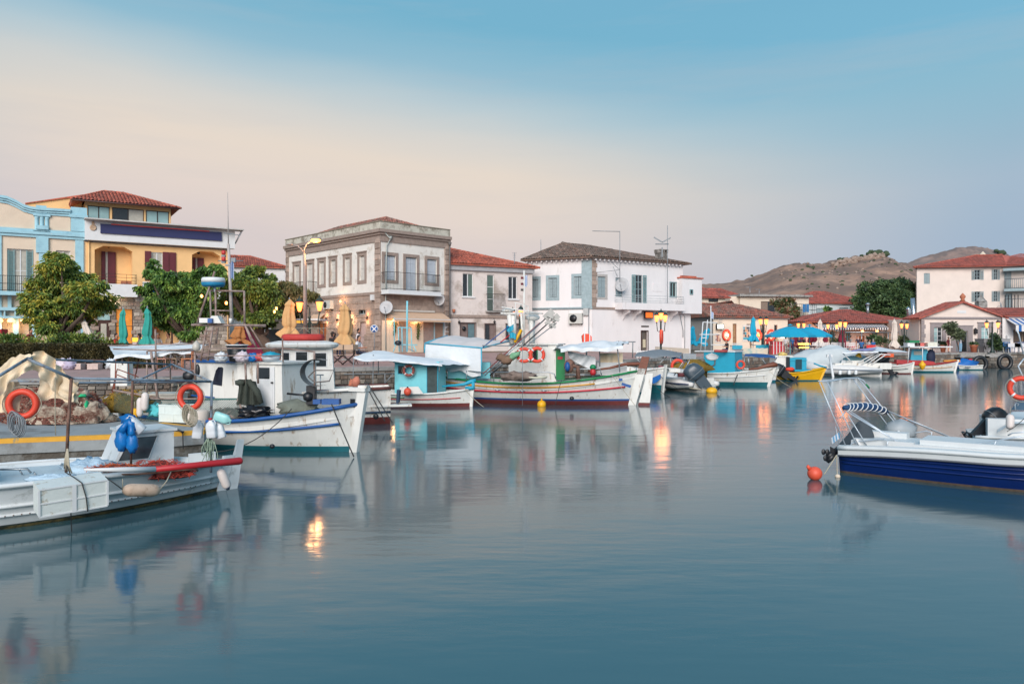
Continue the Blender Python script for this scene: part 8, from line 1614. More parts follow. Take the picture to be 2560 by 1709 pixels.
P_=thing('buoy','yellow pear buoy hanging in front of the red decked boat','buoy',Matrix.Translation(wf(1155,815,68)));ob('ball',MB().lathe([(0,-.45),(.12,-.35),(.27,-.05),(.28,.1),(.12,.28),(.05,.42)],12,wf(1155,812,67.9)),yellow_paint,P_);ob('line',MB().tube([wf(1155,792,67.9),wf(1155,760,68)],.02,4),rope_m,P_)
ob('orange_board',MB().prism([(wf(x,0,70).x,wf(0,y,70).z)for x,y in((1400,752),(1590,745),(1595,775),(1400,768))],69.9,70.1),mat('orange_board',(206,136,50)),b13 .t);ob('outboard_hood',MB().blob(wf(1250,720,69.2),(.45,.4,.75),10,8,.2),mat('navy_hood',(24,34,60)),b13 .t)
b14=Boat('dinghy','tiny white dinghy full of blue gear against the far quay wall',(43.2,75.0),(46.0,74.6),1.5,.55,.42,.5,mats=[anti_teal,boat_white,boat_white],deck_m=blue_paint,deck=.05,re='transom');ob('blue_heap',MB().blob(wf(1660,800,74.6),(1.15,.5,.5),14,8,.6,4,2),mat('bright_blue_cover',(14,96,170)),b14 .t);ob('red_can',MB().box(wf(1715,770,74.5),(.3,.2,.6)),red_paint,b14 .t);ob('side_name',MB().box(wf(1690,835,73.9),(.5,.03,.12)),grey_pipe,b14 .t)
for x,y,nm in((1832,795,'left'),(2125,775,'right')):
 P_=thing('tyre_fender','black tyre hanging on the far quay wall, %s of the two'%nm,'tyre',Matrix.Translation(wf(x,y,76.5)));c=wf(x,y,76.8 if nm=='right' else 76.2);ob('tyre',MB().tube([c+V((.62*cos(a),0,.66*sin(a)))for a in[2*pi*j/22 for j in range(22)]],.20,8,closed=True),black_pl,P_);ob('rope',MB().tube([c+V((-.1,0,.8)),c+V((0,.3,1.5))],.03,5),rope_m,P_)
for x,w in((1740,80),(2030,80)):P_=thing('wall_step','pale mooring step let into the far quay wall, %s'%('left' if x<1800 else 'below the double lamp'),'step',Matrix.Translation(wf(x,705,77.4)));ob('slab',MB().box(wf(x,712,77.5),(3,.9,.14)).box(wf(x,700,77.9),(2.6,.4,.3)),concrete,P_)
# blue boats in the right foreground
ZG=zoomer(1960,880,3.733);wg=lambda x,y,d:W(*ZG(x,y),d)
nb=mat('royal_blue_hull',(8,34,92),.3,.08,2.5);b15=Boat('motor_boat','blue and white motor boat with folded striped bimini in the right foreground',(7.75,17.6),(12.1,14.2),1.95,.57,.70,.98,mats=[mat('scum_line',(84,70,60),.9,.3,9),mat('scum_line',(84,70,60)),nb],zw=.035,zw2=.05,le='transom',rake=.15,full=2.6,n=36,deck=.05,low=.28,deck_m=mat('white_gelcoat',(206,210,210),.4,.03),cap=mat('white_gelcoat',(206,210,210)),capr=.05)
gel=mat('white_gelcoat',(206,210,210))
b=MB();pts=[[],[]]
for i in range(37):
 q=i/36;zs_=b15 .sheer(q);a=b15 .pt(q,-1,zs_);c=b15 .pt(q,-1,zs_-.16);pts[0].append(a+V((0,-.05,.05)));pts[1].append(c+V((0,-.045,0)))
for i in range(36):b.quad(pts[1][i],pts[1][i+1],pts[0][i+1],pts[0][i]);b.quad(pts[0][i],pts[0][i+1],pts[0][i+1]+V((0,.12,.01)),pts[0][i]+V((0,.12,.01)))
ob('white_topside_band',b,gel,b15 .t,b15 .M);ob('rub_rail',MB().tube([p+V((0,-.005,-.01))for p in pts[1]],.022,6),mat('grey_rub_rail',(96,100,106)),b15 .t,b15 .M)
for f_ in(.22,.40,.56):b15 .strake(f_,.01,.98,nb,.022,-1,'hull_step',.2)
ob('cockpit',MB().bx(.25,4.6,-.62,.62,.60,.76).bx(1.6,4.8,-.5,.5,.76,.86).bx(.3,1.2,.3,.62,.76,.88).bx(.3,1.5,-.62,-.45,.76,.80),gel,b15 .t,b15 .M)
fold=MB();fold.tube([wg(560,520,16.9),wg(640,510,17.1),wg(760,505,17.4),wg(870,520,17.8),wg(960,560,18.2)],[.05,.075,.085,.08,.05],10);ob('folded_bimini',fold,mat('navy_bimini_cloth',(26,62,100),.8,.12,6,.3),b15 .t)
b=MB()
for k in range(9):
 t_=.08+.1*k;P0=[wg(560,520,16.9),wg(640,510,17.1),wg(760,505,17.4),wg(870,520,17.8),wg(960,560,18.2)];i=min(int(t_*4),3);c=P0[i].lerp(P0[i+1],t_*4-i);d=(P0[i+1]-P0[i]).normalized();s_=V((0,0,1));n_=d.cross(s_).normalized();b.tube([c+d*.05*sin(a)+(n_*cos(a)+s_*sin(a))*.088 for a in[2*pi*j/14 for j in range(14)]],.012,5,closed=True)
ob('bimini_piping',b,white_paint,b15 .t)
g=MB();al=mat('polished_tube',(186,196,204),.3,.05,5,metal=.3);N1,N2=16.9,18.3
for x0,y0,x1,y1,d1,d2 in((570,545,1230,940,16.9,16.3),(585,530,1210,930,16.95,16.35),(600,560,1240,935,16.9,16.3),(965,545,1575,800,18.2,17.6),(985,555,1540,795,18.2,17.65),(330,280,580,885,16.9,16.9),(405,280,690,885,17.0,16.8),(600,590,785,890,16.9,16.7),(640,245,1075,825,18.4,18.0),(690,240,1180,830,18.4,17.9),(990,560,1175,825,18.2,18),(320,270,640,240,16.9,18.4),(520,615,570,560,16.9,16.9)):g.tube([wg(x0,y0,d1),wg(x1,y1,d2)],.013,6)
g.tube([wg(330,270,16.9),wg(420,275,17.2),wg(560,245,18),wg(690,238,18.4),wg(740,265,18.4),wg(800,340,18.4)],.016,6);ob('bimini_frame',g,al,b15 .t);ob('green_tape',MB().tube([wg(765,298,18.38),wg(795,335,18.38)],.022,6),green_paint,b15 .t)
g=MB()
for P0 in([wg(620,880,16.9),wg(630,850,16.9),wg(700,830,16.8),wg(930,808,16.5),wg(970,830,16.4),wg(950,900,16.4)],[wg(1050,830,18),wg(1040,780,18),wg(1330,735,17.8),wg(1380,750,17.7),(wg(1370,790,17.7))],[wg(1660,935,15.9),wg(1700,860,15.9),wg(1980,825,15.5),wg(2300,770,15.0)],[wg(1930,930,15.6),wg(1980,825,15.5)],[wg(2090,775,16.6),wg(2130,755,16.5),wg(2300,740,16.3)]):g.tube(P0,.014,6)
ob('hand_rail',g,al,b15 .t)
P_=outboard(b15 .t,wg(545,930,17.2),.75,3.4,.0,black_pl,prop=False)if False else None
P_=thing('covered_outboard','outboard motor under a dark grey canvas cover at the stern of the blue boat','motor',Matrix.Translation(wg(720,880,17.6)));b=MB()
def cv(u,v):
 a=2*pi*u;top=wg(720,665,17.5);w_=.12+.33*v**.8;return V((top.x+.04+w_*cos(a)*(1+.12*sin(5*a))-.18*v*v,top.y+w_*.8*sin(a),top.z-.62*v-.02*sin(7*a)))
b.grid(cv,22,9);b.blob(wg(725,690,17.5),(.13,.12,.12),12,8);ob('cover',b,mat('dark_grey_cover',(66,74,80),.8,.08,4,.3),P_);mo=MB();mo.tube([wg(520,900,17.3),wg(430,960,17.2),wg(400,980,17.2)],[.08,.07,.06],8);mo.tube([wg(470,950,17.2),wg(400,1020,17.2)],[.09,.06],8);c=wg(395,950,17.15)
for k in range(3):a=k*2.09+.5;mo.blob(c+V((-.02,.07*sin(a)*0,0))+V((.05*cos(a),0,.09*sin(a))),(.05,.02,.07),8,5)
mo.prism([(wg(432,0,17.2).x,wg(0,880,17.2).z),(wg(475,0,17.2).x,wg(0,905,17.2).z),(wg(455,0,17.2).x,wg(0,960,17.2).z),(wg(435,0,17.2).x,wg(0,950,17.2).z)],17.15,17.22);ob('leg',mo,black_pl,P_)
P_=thing('seat_cover','pale translucent cover over a round seat on the blue boat','cover',Matrix.Translation(wg(1090,740,18)));ob('cover',MB().blob(wg(1090,735,18),(.36,.25,.27),16,10,.2,2.5,3),mat('clouded_plastic_cover',(146,154,158),.5,.06,4),P_);ob('back_post',MB().prism([(wg(1060,0,17.7).x,wg(0,735,17.7).z),(wg(1075,0,17.7).x,wg(0,730,17.7).z),(wg(1125,0,17.7).x,wg(0,830,17.7).z),(wg(1100,0,17.7).x,wg(0,830,17.7).z)],17.7,17.74),white_paint,P_)
ob('post_light',MB().prism([(wg(668,0,16.8).x,wg(0,810,16.8).z),(wg(685,0,16.8).x,wg(0,805,16.8).z),(wg(745,0,16.8).x,wg(0,905,16.8).z),(wg(722,0,16.8).x,wg(0,905,16.8).z)],16.8,16.84),white_paint,b15 .t)
P_=thing('flag','faded blue and white striped flag at the stern of the blue boat','flag',Matrix.Translation(wg(480,800,17.2)));b=MB()
for k in range(6):b.grid(lambda u,v,k=k:wg(515-75*(k+u)/6+10*v,745+55*(k+u)/6+55*v,17.2+.03*sin(k+u)),1,3,k%2)
ob('cloth',b,[mat('faded_flag_blue',(96,150,186)),mat('flag_white',(200,206,214))],P_);ob('staff',MB().tube([wg(520,900,17.25),wg(482,690,17.25)],.008,4),al,P_)
for(x0,y0,x1,y1,s_,nm)in((490,960,375,1140,0,'left'),(492,960,497,1150,0,'right')):mooring(wg(x0,y0,16.75),wg(x1,y1,16.6),'white rope from the blue boat stern corner, %s strand'%nm,rope_m,.011,s_)
P_=thing('buoy','orange-red buoy floating left of the blue boat stern','buoy',Matrix.Translation(on(2036,1184,0)));c=on(2037,1183,.13);ob('ball',MB().blob(c,(.155,.15,.15),18,12,Q=None),mat('orange_buoy',(216,84,58)),P_);ob('eye',MB().tube([c+V((-.11,0,.1)),c+V((-.15,0,.155)),c+V((-.13,0,.17))],[.05,.035,.03],8),mat('orange_buoy',(216,84,58)),P_)
P_=thing('buoy','tiny pale float at the rope end by the blue boat stern','buoy',Matrix.Translation(on(2094,1192,0)));ob('ball',MB().blob(on(2094,1190,.02),(.06,.06,.05),10,6),mat('pale_float',(206,190,170)),P_)
b16=Boat('motor_boat','white cabin motor boat with black outboard behind the blue boat',(11.95,19.8),(17,17.6),2.1,.55,.62,.9,mats=[anti_teal,gel,gel],le='transom',rake=.2,deck_m=gel,deck=.05,cap=gel)
outboard(b16 .t,wg(1935,680,19.6),.72,pi,-.85,black_pl);ob('cuddy',MB().grid(lambda u,v:wg(1990+300*u,640-85*min(1,u*2.2)+110*v,19.2-.5*v+1.2*(1-v)),12,4).box(wg(2200,700,19.5),(1.6,1.2,.5),-.4),gel,b16 .t);ob('windscreen',MB().prism([(wg(2120,0,19).x,wg(0,535,19).z),(wg(2180,0,19).x,wg(0,450,19).z),(wg(2330,0,19).x,wg(0,450,19).z),(wg(2330,0,19).x,wg(0,540,19).z)],18.95,19.0),mat('blue_grey_cover',(72,100,122),.4,.1),b16 .t)
fender(wg(2112,580,18.4),wg(2108,720,18.3),.09,'pale fender hanging on the white cabin motor boat',mat('white_fender',(210,200,194)));lifebuoy(wg(2215,335,18.4),.30,'orange lifebuoy with white band at the right edge of the view',yaw=-.5,bands=canvas_w)
b16 .part('gear_frame',MB().tube([wg(2240,60,18.6),wg(2185,130,18.6),wg(2235,240,18.6),wg(2235,440,18.6)],.02,5).tube([wg(2160,540,18.6),wg(2155,490,18.6),wg(2170,470,18.6),wg(2190,480,18.6),wg(2180,500,18.6)],.014,5).tube([wg(2235,20,18.7),wg(2190,-170,18.7),wg(2172,-205,18.7)],.018,5),al);mooring(wg(2300,560,18),wg(2080,740,18.2),'thin line along the side of the white cabin motor boat',rope_d,.008,.04)
# people: one skinned body each, posed by its joints
skin_m=mat('skin',(186,134,108),.7,.06,8)
hair_m={'d':mat('dark_hair',(44,34,30),.8,.15,9),'g':mat('grey_hair',(150,144,138),.8,.1,9)}
HIP,CHE,NEC,HEA=0,1,2,3
def body_mesh(pose):
 """skin modifier grown round a skeleton; returns mesh plus joint list for colouring"""
 if pose=='sit':J={'hip':(0,0,.50),'bel':(0,.02,.68),'che':(0,.0,.90),'nec':(0,-.02,1.06),'hea':(0,-.04,1.20),'top':(0,-.04,1.29),'sl':(-.17,0,1.0),'sr':(.17,0,1.0),'el':(-.23,-.10,.74),'er':(.23,-.10,.74),'hl':(-.14,-.36,.76),'hr':(.14,-.36,.76),'fl':(-.12,-.43,.76),'fr':(.12,-.43,.76),'tl':(-.09,-.02,.48),'tr':(.09,-.02,.48),'kl':(-.11,-.42,.50),'kr':(.11,-.42,.50),'al':(-.11,-.42,.10),'ar':(.11,-.40,.10),'ol':(-.11,-.56,.05),'or':(.11,-.54,.05)}
 else:
  s_=.18 if pose=='walk' else .03;arm=pose=='talk'
  J={'hip':(0,0,.94),'bel':(0,0,1.08),'che':(0,-.01,1.30),'nec':(0,-.01,1.47),'hea':(0,-.03,1.60),'top':(0,-.02,1.69),'sl':(-.18,0,1.41),'sr':(.18,0,1.41),'el':(-.25,.04+s_*.5,1.13),'er':(.25,.04-s_*.5,1.13),'hl':(-.26,-.06+s_,.88),'hr':(.24,-.08-s_,.89),'fl':(-.26,-.09+s_,.79),'fr':(.23,-.12-s_,.80),'tl':(-.09,0,.90),'tr':(.09,0,.90),'kl':(-.10,-.02-s_*.8,.50),'kr':(.10,-.02+s_*.5,.50),'al':(-.11,-s_*1.1,.08),'ar':(.11,s_*1.5,.10),'ol':(-.11,-.15-s_,.04),'or':(.12,-.13+s_*1.4,.05)}
  if arm:J['er']=(.26,-.12,1.16);J['hr']=(.08,-.26,1.36);J['fr']=(.05,-.27,1.44)
 R_=dict(hip=.135,bel=.125,che=.15,nec=.058,hea=.10,top=.075,sl=.075,sr=.075,el=.045,er=.045,hl=.033,hr=.033,fl=.035,fr=.035,tl=.095,tr=.095,kl=.062,kr=.062,al=.042,ar=.042,ol=.035,**{'or':.035})
 E=[('hip','bel'),('bel','che'),('che','nec'),('nec','hea'),('hea','top'),('che','sl'),('che','sr'),('sl','el'),('sr','er'),('el','hl'),('er','hr'),('hl','fl'),('hr','fr'),('hip','tl'),('hip','tr'),('tl','kl'),('tr','kr'),('kl','al'),('kr','ar'),('al','ol'),('ar','or')]
 ks=list(J);me=bpy.data.meshes.new('tmp');me.from_pydata([J[k]for k in ks],[(ks.index(a),ks.index(b))for a,b in E],[]);o=bpy.data.objects.new('tmp',me);COL.objects.link(o)
 md=o.modifiers.new('skin','SKIN');md.use_smooth_shade=True
 for i,k in enumerate(ks):me.skin_vertices[0].data[i].radius=(R_[k],R_[k]*(.72 if k in('hip','bel','che')else 1));me.skin_vertices[0].data[i].use_root=(k=='hip')
 o.modifiers.new('sub','SUBSURF').levels=1;o.modifiers['sub'].render_levels=1
 bpy.context.view_layer.update();out=bpy.data.meshes.new_from_object(o.evaluated_get(bpy.context.evaluated_depsgraph_get()));bpy.data.objects.remove(o)
 return out,[(J[a],J[b],a,b)for a,b in E]
def person(loc,face,pose,shirt,trousers,hair,label,h=1.0,dress=False,group=None):
 if pose not in _WC:_WC[pose]=body_mesh(pose)
 src,E=_WC[pose];me=src.copy();me.materials.clear();ms=[skin_m,shirt,trousers,hair_m[hair],mat('shoe',(40,38,40),.6)]
 for q in ms:me.materials.append(q)
 def cls(p):
  best=9;e=None
  for a,b,na,nb_ in E:
   A,B=V(a),V(b);t_=max(0,min(1,(p-A).dot(B-A)/(B-A).length_squared));d=(p-A.lerp(B,t_)).length
   if d<best:best=d;e=(na,nb_,t_)
  a,b,t_=e
  if a=='hea' or b=='hea' and t_>.3:return 3 if(p.z>V(E[4][0]).z+.02 or p.y>-.02)else 0
  if a=='che' and b=='nec':return 1 if t_<.55 else 0
  if a in('el','er')or b in('fl','fr'):return 0
  if b in('el','er','sl','sr','bel','che'):return 1
  if b in('ol','or'):return 4
  if dress:return 1 if b in('kl','kr')and t_<.8 or a=='hip' else 0
  return 2
 for f_ in me.polygons:f_.material_index=cls(f_.center)
 M=Matrix.Translation(loc)@Matrix.Rotation(face,4,'Z')@Matrix.Scale(h,4);T_=thing('person',label,'person',M,group);ob('body',me,None,T_,M)
 hd=V(E[4][0]);b=MB().blob((hd.x,hd.y-.005,hd.z+.03),(.082,.098,.125),14,10);b.blob((hd.x,hd.y-.10,hd.z+.01),(.014,.022,.024),6,4)
 for s_ in(-1,1):b.blob((hd.x+s_*.083,hd.y,hd.z+.01),(.012,.022,.03),6,4)
 ob('head',b,skin_m,T_,M);ob('hair',MB().blob((hd.x,hd.y+.018,hd.z+.062),(.092,.098,.112),14,9,.08,3),hair_m[hair],T_,M)
 ob('eyes',MB().blob((hd.x-.032,hd.y-.088,hd.z+.035),(.012,.008,.008),6,4).blob((hd.x+.032,hd.y-.088,hd.z+.035),(.012,.008,.008),6,4),hair_m['d'],T_,M);return T_
cl_=lambda n,c:mat('cloth_'+n,c,.85,.1,6)
wht,blk,red_,lbl,gry,mrn,nvy,bei,bl_=cl_('white',(206,206,208)),cl_('black',(34,34,38)),cl_('red',(200,58,56)),cl_('light_blue',(134,178,206)),cl_('grey',(136,134,132)),cl_('maroon',(128,44,56)),cl_('navy',(40,48,72)),cl_('beige',(196,168,138)),cl_('blue',(36,96,150))
g0=lambda px,d,z:V((X(px,d),d,z))
PEO=[(Z4(1290,0)[0],85,1.6,1.2,'sit',wht,nvy,'d','diner in white at the cafe table by the warm door',1.05),(Z4(1270,0)[0],84.5,1.6,-1.4,'sit',gry,blk,'g','grey haired diner facing left near the cafe door',1.05),(Z4(1065,0)[0],86,1.6,-.6,'sit',bl_,nvy,'d','blue dressed diner left of the pergola post',1.05),(Z4(660,0)[0],78,1.6,-.9,'walk',bei,blk,'d','beige dressed person walking past the cream building',1.0),(452,47.5,1.9,-1.2,'sit',wht,blk,'d','diner in white at the right side of the cafe under the trees',1.1),(60,47.5,1.9,.9,'sit',red_,blk,'d','diner in red at the far left cafe',1.0),(Z2(1010,0)[0],47,1.9,-2,'sit',mrn,blk,'d','person in maroon at the lit stone wall tables',1.12),(Z4(1915,0)[0],80,1.6,.2,'talk',wht,lbl,'g','man in white shirt and light blue trousers on the far quay',1.03),(Z4(1832,0)[0],80.5,1.6,.6,'stand',mrn,blk,'d','woman in dark patterned dress on the far quay beside a pot',.95),(Z4(597,0)[0],76,1.6,2.6,'stand',red_,blk,'d','person in red shirt near the closed turquoise umbrella',1.0),(Z4(482,0)[0],77,1.6,1.2,'stand',gry,bei,'d','grey shirted person in front of the turquoise poster',1.0),(Z4(320,0)[0],68,1.6,-1.2,'sit',blk,nvy,'d','person in black sitting on the quay under the lit sign',1.0),(Z4(722,0)[0],77,1.6,2.9,'stand',wht,gry,'d','person in white shirt under the left open umbrella',.98),(Z4(768,0)[0],79,1.6,.5,'stand',bl_,nvy,'d','person in blue shirt under the open umbrellas',.98),(Z4(815,0)[0],80,1.6,-.8,'stand',nvy,blk,'d','person in navy top under the right open umbrella',.98),(Z4(845,0)[0],81,1.6,.8,'stand',blk,gry,'d','person in black beside the yellow lit post',.98),(Z4(1165,0)[0],84,1.6,1.5,'stand',gry,gry,'d','grey dressed waiter among the white cafe chairs',1.02),(Z4(1216,0)[0],86,1.6,0,'stand',nvy,wht,'g','person at the warm lit cafe door',1.0),(Z4(1240,0)[0],84,1.6,2.8,'sit',bl_,nvy,'d','blue shirted diner seen from behind near the cafe door',1.05),(Z4(1320,0)[0],84,1.6,3.2,'sit',bl_,nvy,'g','blue shirted diner at the right end of the cafe terrace',1.05),(Z4(1125,0)[0],85,1.6,.4,'sit',red_,nvy,'g','diner in red at the cafe left of the waiter',1.05),(76,44,1.85,1.4,'walk',mrn,blk,'d','woman in maroon top walking behind the hedge',1.0),(108,43,1.85,-.9,'stand',bei,lbl,'g','person in beige top behind the hedge left of the tree trunk',.95),(30,46,1.9,.3,'sit',nvy,blk,'d','seated person in navy at the cafe tables far left',1.0),(45,47,1.9,-.6,'sit',gry,blk,'d','seated person in grey at the cafe tables far left',1.0),(289,42.5,1.85,1.6,'sit',red_,blk,'d','dark haired person in red sitting left of the teal umbrella',1.1),(350,43,1.85,-1.3,'sit',gry,nvy,'d','person sitting between the two teal umbrellas',1.1),(394,47,1.9,1,'sit',wht,blk,'g','white haired diner right of the teal umbrellas',1.1),(422,47,1.9,-.6,'sit',bei,blk,'d','beige dressed diner in front of the warm cafe',1.1),(Z2(988,0)[0],46,1.9,2.4,'sit',blk,nvy,'d','person in black sitting left of the tan umbrella by the stone house',1.15),(Z2(1212,0)[0],47,1.9,1.5,'stand',wht,blk,'d','woman in white top standing before the pinkish door',1.0),(Z2(1212,0)[0],41.5,1.72,1.3,'sit',wht,nvy,'d','person in pale top sitting on a canvas chair on the quay',1.1)]
for px,d,z,fa,po,sh,tr_,ha,lb,h in PEO:person(g0(px,d,z),fa,po,sh,tr_,ha,lb,h,dress='dress' in lb)
# parasols
def closed_parasol(px,ytop,ybot,d,zg,w,m,label,lean=0.0,group=None,seed=1):
 p=g0(px,d,zg);zt,zb=Zp(ytop,d),max(Zp(ybot,d),zg+.3);T_=thing('closed_parasol',label,'parasol',Matrix.Translation(p),group);b=MB();n=22;H_=zt-zb
 prof=[(0,.02),(.04,.12),(.10,.30),(.16,.42),(.19,.34),(.3,.40),(.5,.50),(.68,.58),(.76,.42),(.80,.52),(.9,.85),(.97,1.0),(1.0,.95)]
 def fn(u,v):
  k=v*(len(prof)-1);i=min(int(k),len(prof)-2);q=k-i;t_=prof[i][0]+(prof[i+1][0]-prof[i][0])*q;r_=prof[i][1]+(prof[i+1][1]-prof[i][1])*q
  a=2*pi*u;r_*=w*(1+.22*sin(a*5+seed+t_*3));dz=.10*w*sin(a*4+seed)*t_**4*2
  return V((p.x+r_*cos(a)+lean*(1-t_)*-1+.03*sin(t_*9+seed),p.y+r_*.8*sin(a),zt-H_*t_+dz))
 b.grid(fn,n*2,30);ob('canopy',b,m,T_);ob('pole',MB().tube([p,V((p.x,p.y,zb+H_*.5)),V((p.x-lean,p.y,zt+.08))],.035,6),grey_pipe,T_);ob('base',MB().lathe([(.28,0),(.28,.06),(.05,.1)],10,p),concrete,T_);return T_
closed_parasol(Z1(1048,0)[0],770,870,41.5,1.8,.36,umb_green,'left of the two closed teal parasols before the yellow house',seed=2)
closed_parasol(Z1(1255,0)[0],768,864,42.2,1.8,.42,umb_green,'right of the two closed teal parasols before the yellow house',seed=5)
closed_parasol(226,800,856,42,1.8,.40,umb_cream,'white closed parasol leaning behind the acacia tree',lean=.35,seed=3)
closed_parasol(Z2(625,0)[0],747,842,44.5,1.85,.66,umb_tan,'large tan closed parasol beside the tall lamp post',seed=1)
closed_parasol(Z2(1100,0)[0],757,862,43.5,1.8,.66,umb_tan,'large tan closed parasol in front of the lit stone wall',seed=4)
closed_parasol(Z2(190,0)[0],812,858,45,1.85,.70,mat('brown_tan_cloth',(150,104,60),.85,.1,4),'short brown tan closed parasol behind the boat gantry',seed=6)
closed_parasol(Z4(499,0)[0],791,852,74,1.6,.50,umb_turq,'tall turquoise closed parasol in front of the cream building',seed=7)
closed_parasol(Z4(86,0)[0],814,862,84,1.6,.55,umb_turq,'turquoise closed parasol against the white annex wall',seed=8)
closed_parasol(Z4(140,0)[0],820,862,84.5,1.6,.8,umb_turq,'leaning turquoise closed parasol in the grey wall corner',lean=-.9,seed=9)
for x,nm in((782,'leftmost'),(835,'second from left'),(895,'third from left'),(929,'fourth from left'),(983,'fifth from left'),(1106,'rightmost')):closed_parasol(Z4(x,0)[0],822,868,82+(x%7)*.3,1.6,.62,umb_wine,'wine red closed parasol on the cafe terrace, %s of six'%nm,seed=x)
closed_parasol(Z4(957,0)[0],797,866,81,1.6,.52,umb_cream,'cream closed parasol among the wine red ones',seed=3);closed_parasol(Z4(1465,0)[0],797,868,81,1.6,.56,umb_cream,'cream closed parasol standing by the metal ducts',seed=5)
for x,y,w,nm,d in((752,690,1.95,'left',71),(884,692,1.75,'right',73)):
 px,py=Z4(x,y);p=g0(px,d,1.6);zt=Zp(py,d);T_=thing('open_parasol','large open turquoise parasol on the far quay, %s of the pair'%nm,'parasol',Matrix.Translation(p));R2=w*1.16;b=MB();cor=[V((R2*cos(k*pi/4+.4),R2*sin(k*pi/4+.4),-.95))for k in range(8)];top=V((p.x,p.y,zt))
 for k in range(8):
  A,C=top+cor[k],top+cor[(k+1)%8];m1,m2=top+cor[k]*.5+V((0,0,.08)),top+cor[(k+1)%8]*.5+V((0,0,.08));t1,t2=top+cor[k]*.14,top+cor[(k+1)%8]*.14
  b.add([t1,t2,m1,m2,A,C,A-V((0,0,.18)),C-V((0,0,.18)),(A+C)/2-V((0,0,.08))],[(0,2,3,1),(2,4,8,5,3),(4,6,7,5,8)])
 b.add([top+V((0,0,.12))]+[top+V((.3*cos(k*pi/4),.3*sin(k*pi/4),-.02))for k in range(8)],[(0,k+1,(k+1)%8+1)for k in range(8)]);ob('canopy',b,umb_turq,T_);ob('pole',MB().tube([p,top+V((0,0,.1))],.05,6),lturq,T_)
 b=MB()
 for k in range(8):b.tube([top-V((0,0,.9)),top+cor[k]*.55+V((0,0,.02))],.015,4)
 ob('struts',b,lturq,T_)
 # lamps
lpost=mat('dark_green_lamp_post',(34,52,48),.5,.1,5)
def lantern(T_,c,s_,warm=True,glow=None):
 b=MB().lathe([(.05*s_,-.30*s_),(.10*s_,-.22*s_),(.17*s_,.14*s_),(.0,.14*s_)],6,c);ob('lantern_glass',b,lit,T_)
 ob('lantern_cap',MB().lathe([(.21*s_,.145*s_),(.20*s_,.18*s_),(.08*s_,.33*s_),(.03*s_,.36*s_),(.03*s_,.44*s_)],6,c),lpost,T_);ob('lantern_base',MB().lathe([(.04*s_,-.36*s_),(.07*s_,-.30*s_)],6,c),lpost,T_)
 if glow:point(V(c)+V((0,-.45*s_,-.05)),glow*.2,(1,.42,.17),.3)
def lamp_post(px,ybase_z,d,heads,ytop,label,s_=1.0,glow=60,m=None):
 p=g0(px,d,ybase_z);T_=thing('street_lamp',label,'street lamp',Matrix.Translation(p));zt=Zp(ytop,d);m=m or lpost
 ob('post',MB().lathe([(.2*s_,0),(.2*s_,.12),(.11*s_,.3),(.13*s_,.5),(.075*s_,.65),(.055*s_,(zt-p.z)*.8),(.09*s_,(zt-p.z)*.82),(.05*s_,(zt-p.z)*.84),(.04*s_,zt-p.z)],10,p),m,T_)
 for hx,hy in heads:
  c=V((X(hx,d),d,Zp(hy,d)));j=V((p.x,p.y,c.z-.75*s_));b=MB();dx=c.x-p.x
  if abs(dx)>.1:b.tube([j,j+V((dx*.35,0,-.22*s_)),j+V((dx*.8,0,-.16*s_)),V((c.x,c.y,c.z-.36*s_))],.03*s_,6);ob('arm',b,m,T_)
  lantern(T_,c,s_,glow=glow)
 return T_
px=lambda zf,x:zf(x,0)[0]
lamp_post(px(Z2,797),1.85,45,[Z2(712,965),Z2(882,960)],Z2(0,985)[1],'dark green double lantern post beside the stone house',1.25,40)
lamp_post(px(Z3,1976),1.62,56.8,[Z3(1940,945),Z3(2013,945),Z3(1978,925)],Z3(0,915)[1],'double lantern post in front of the large white house',1.1,70)
lamp_post(px(Z3,757),1.75,52,[Z3(768,898),Z3(697,915)],Z3(0,880)[1],'lantern post half hidden by the striped boat mast rig',1.1,30)
lamp_post(px(Z4,569),1.6,74,[Z4(549,662),Z4(589,662)],Z4(0,650)[1],'double lantern post by the tall closed turquoise parasol',1.2,50)
lamp_post(px(Z4,826),1.6,84,[Z4(808,688),Z4(846,688)],Z4(0,680)[1],'double lantern post behind the open turquoise parasols',1.1,30)
lamp_post(px(Z4,1040),1.6,84,[Z4(1010,695),Z4(1070,695)],Z4(0,690)[1],'double lantern post behind the cafe terrace chairs',1.1,30)
lamp_post(px(Z4,1111),1.6,78,[Z4(1093,680),Z4(1128,682)],Z4(0,668)[1],'double lantern post in front of the cafe awning',1.2,45)
lamp_post(px(Z4,1531),1.6,82,[Z4(1513,690),Z4(1549,692)],Z4(0,680)[1],'double lantern post by the shiny metal ducts',1.15,35)
lamp_post(px(Z4,2132),1.6,79,[Z4(2094,686),Z4(2171,684)],Z4(0,666)[1],'wide double lantern post in front of the gabled building',1.2,50)
lifebuoy(W(*Z3(1981,1112),56.4),.55,'orange lifebuoy hung edge on the lantern post by the white house',yaw=1.3)
p=g0(px(Z2,762),46.5,1.85);T_=thing('street_lamp','tall grey street light with glowing orange head over the stone house','street lamp',Matrix.Translation(p));d=46.5;w2=lambda x,y:W(*Z2(x,y),d)
ob('post',MB().tube([p,w2(757,640),w2(750,520)],[.15,.10,.08],10),mat('galvanised_post',(150,138,132),.5,.08,4),T_);ob('arm',MB().tube([w2(750,530),w2(752,480),w2(775,440),w2(822,408)],.045,6).tube([w2(748,530),w2(735,495),w2(700,462),w2(640,448)],.045,6),mat('galvanised_post',(150,138,132)),T_)
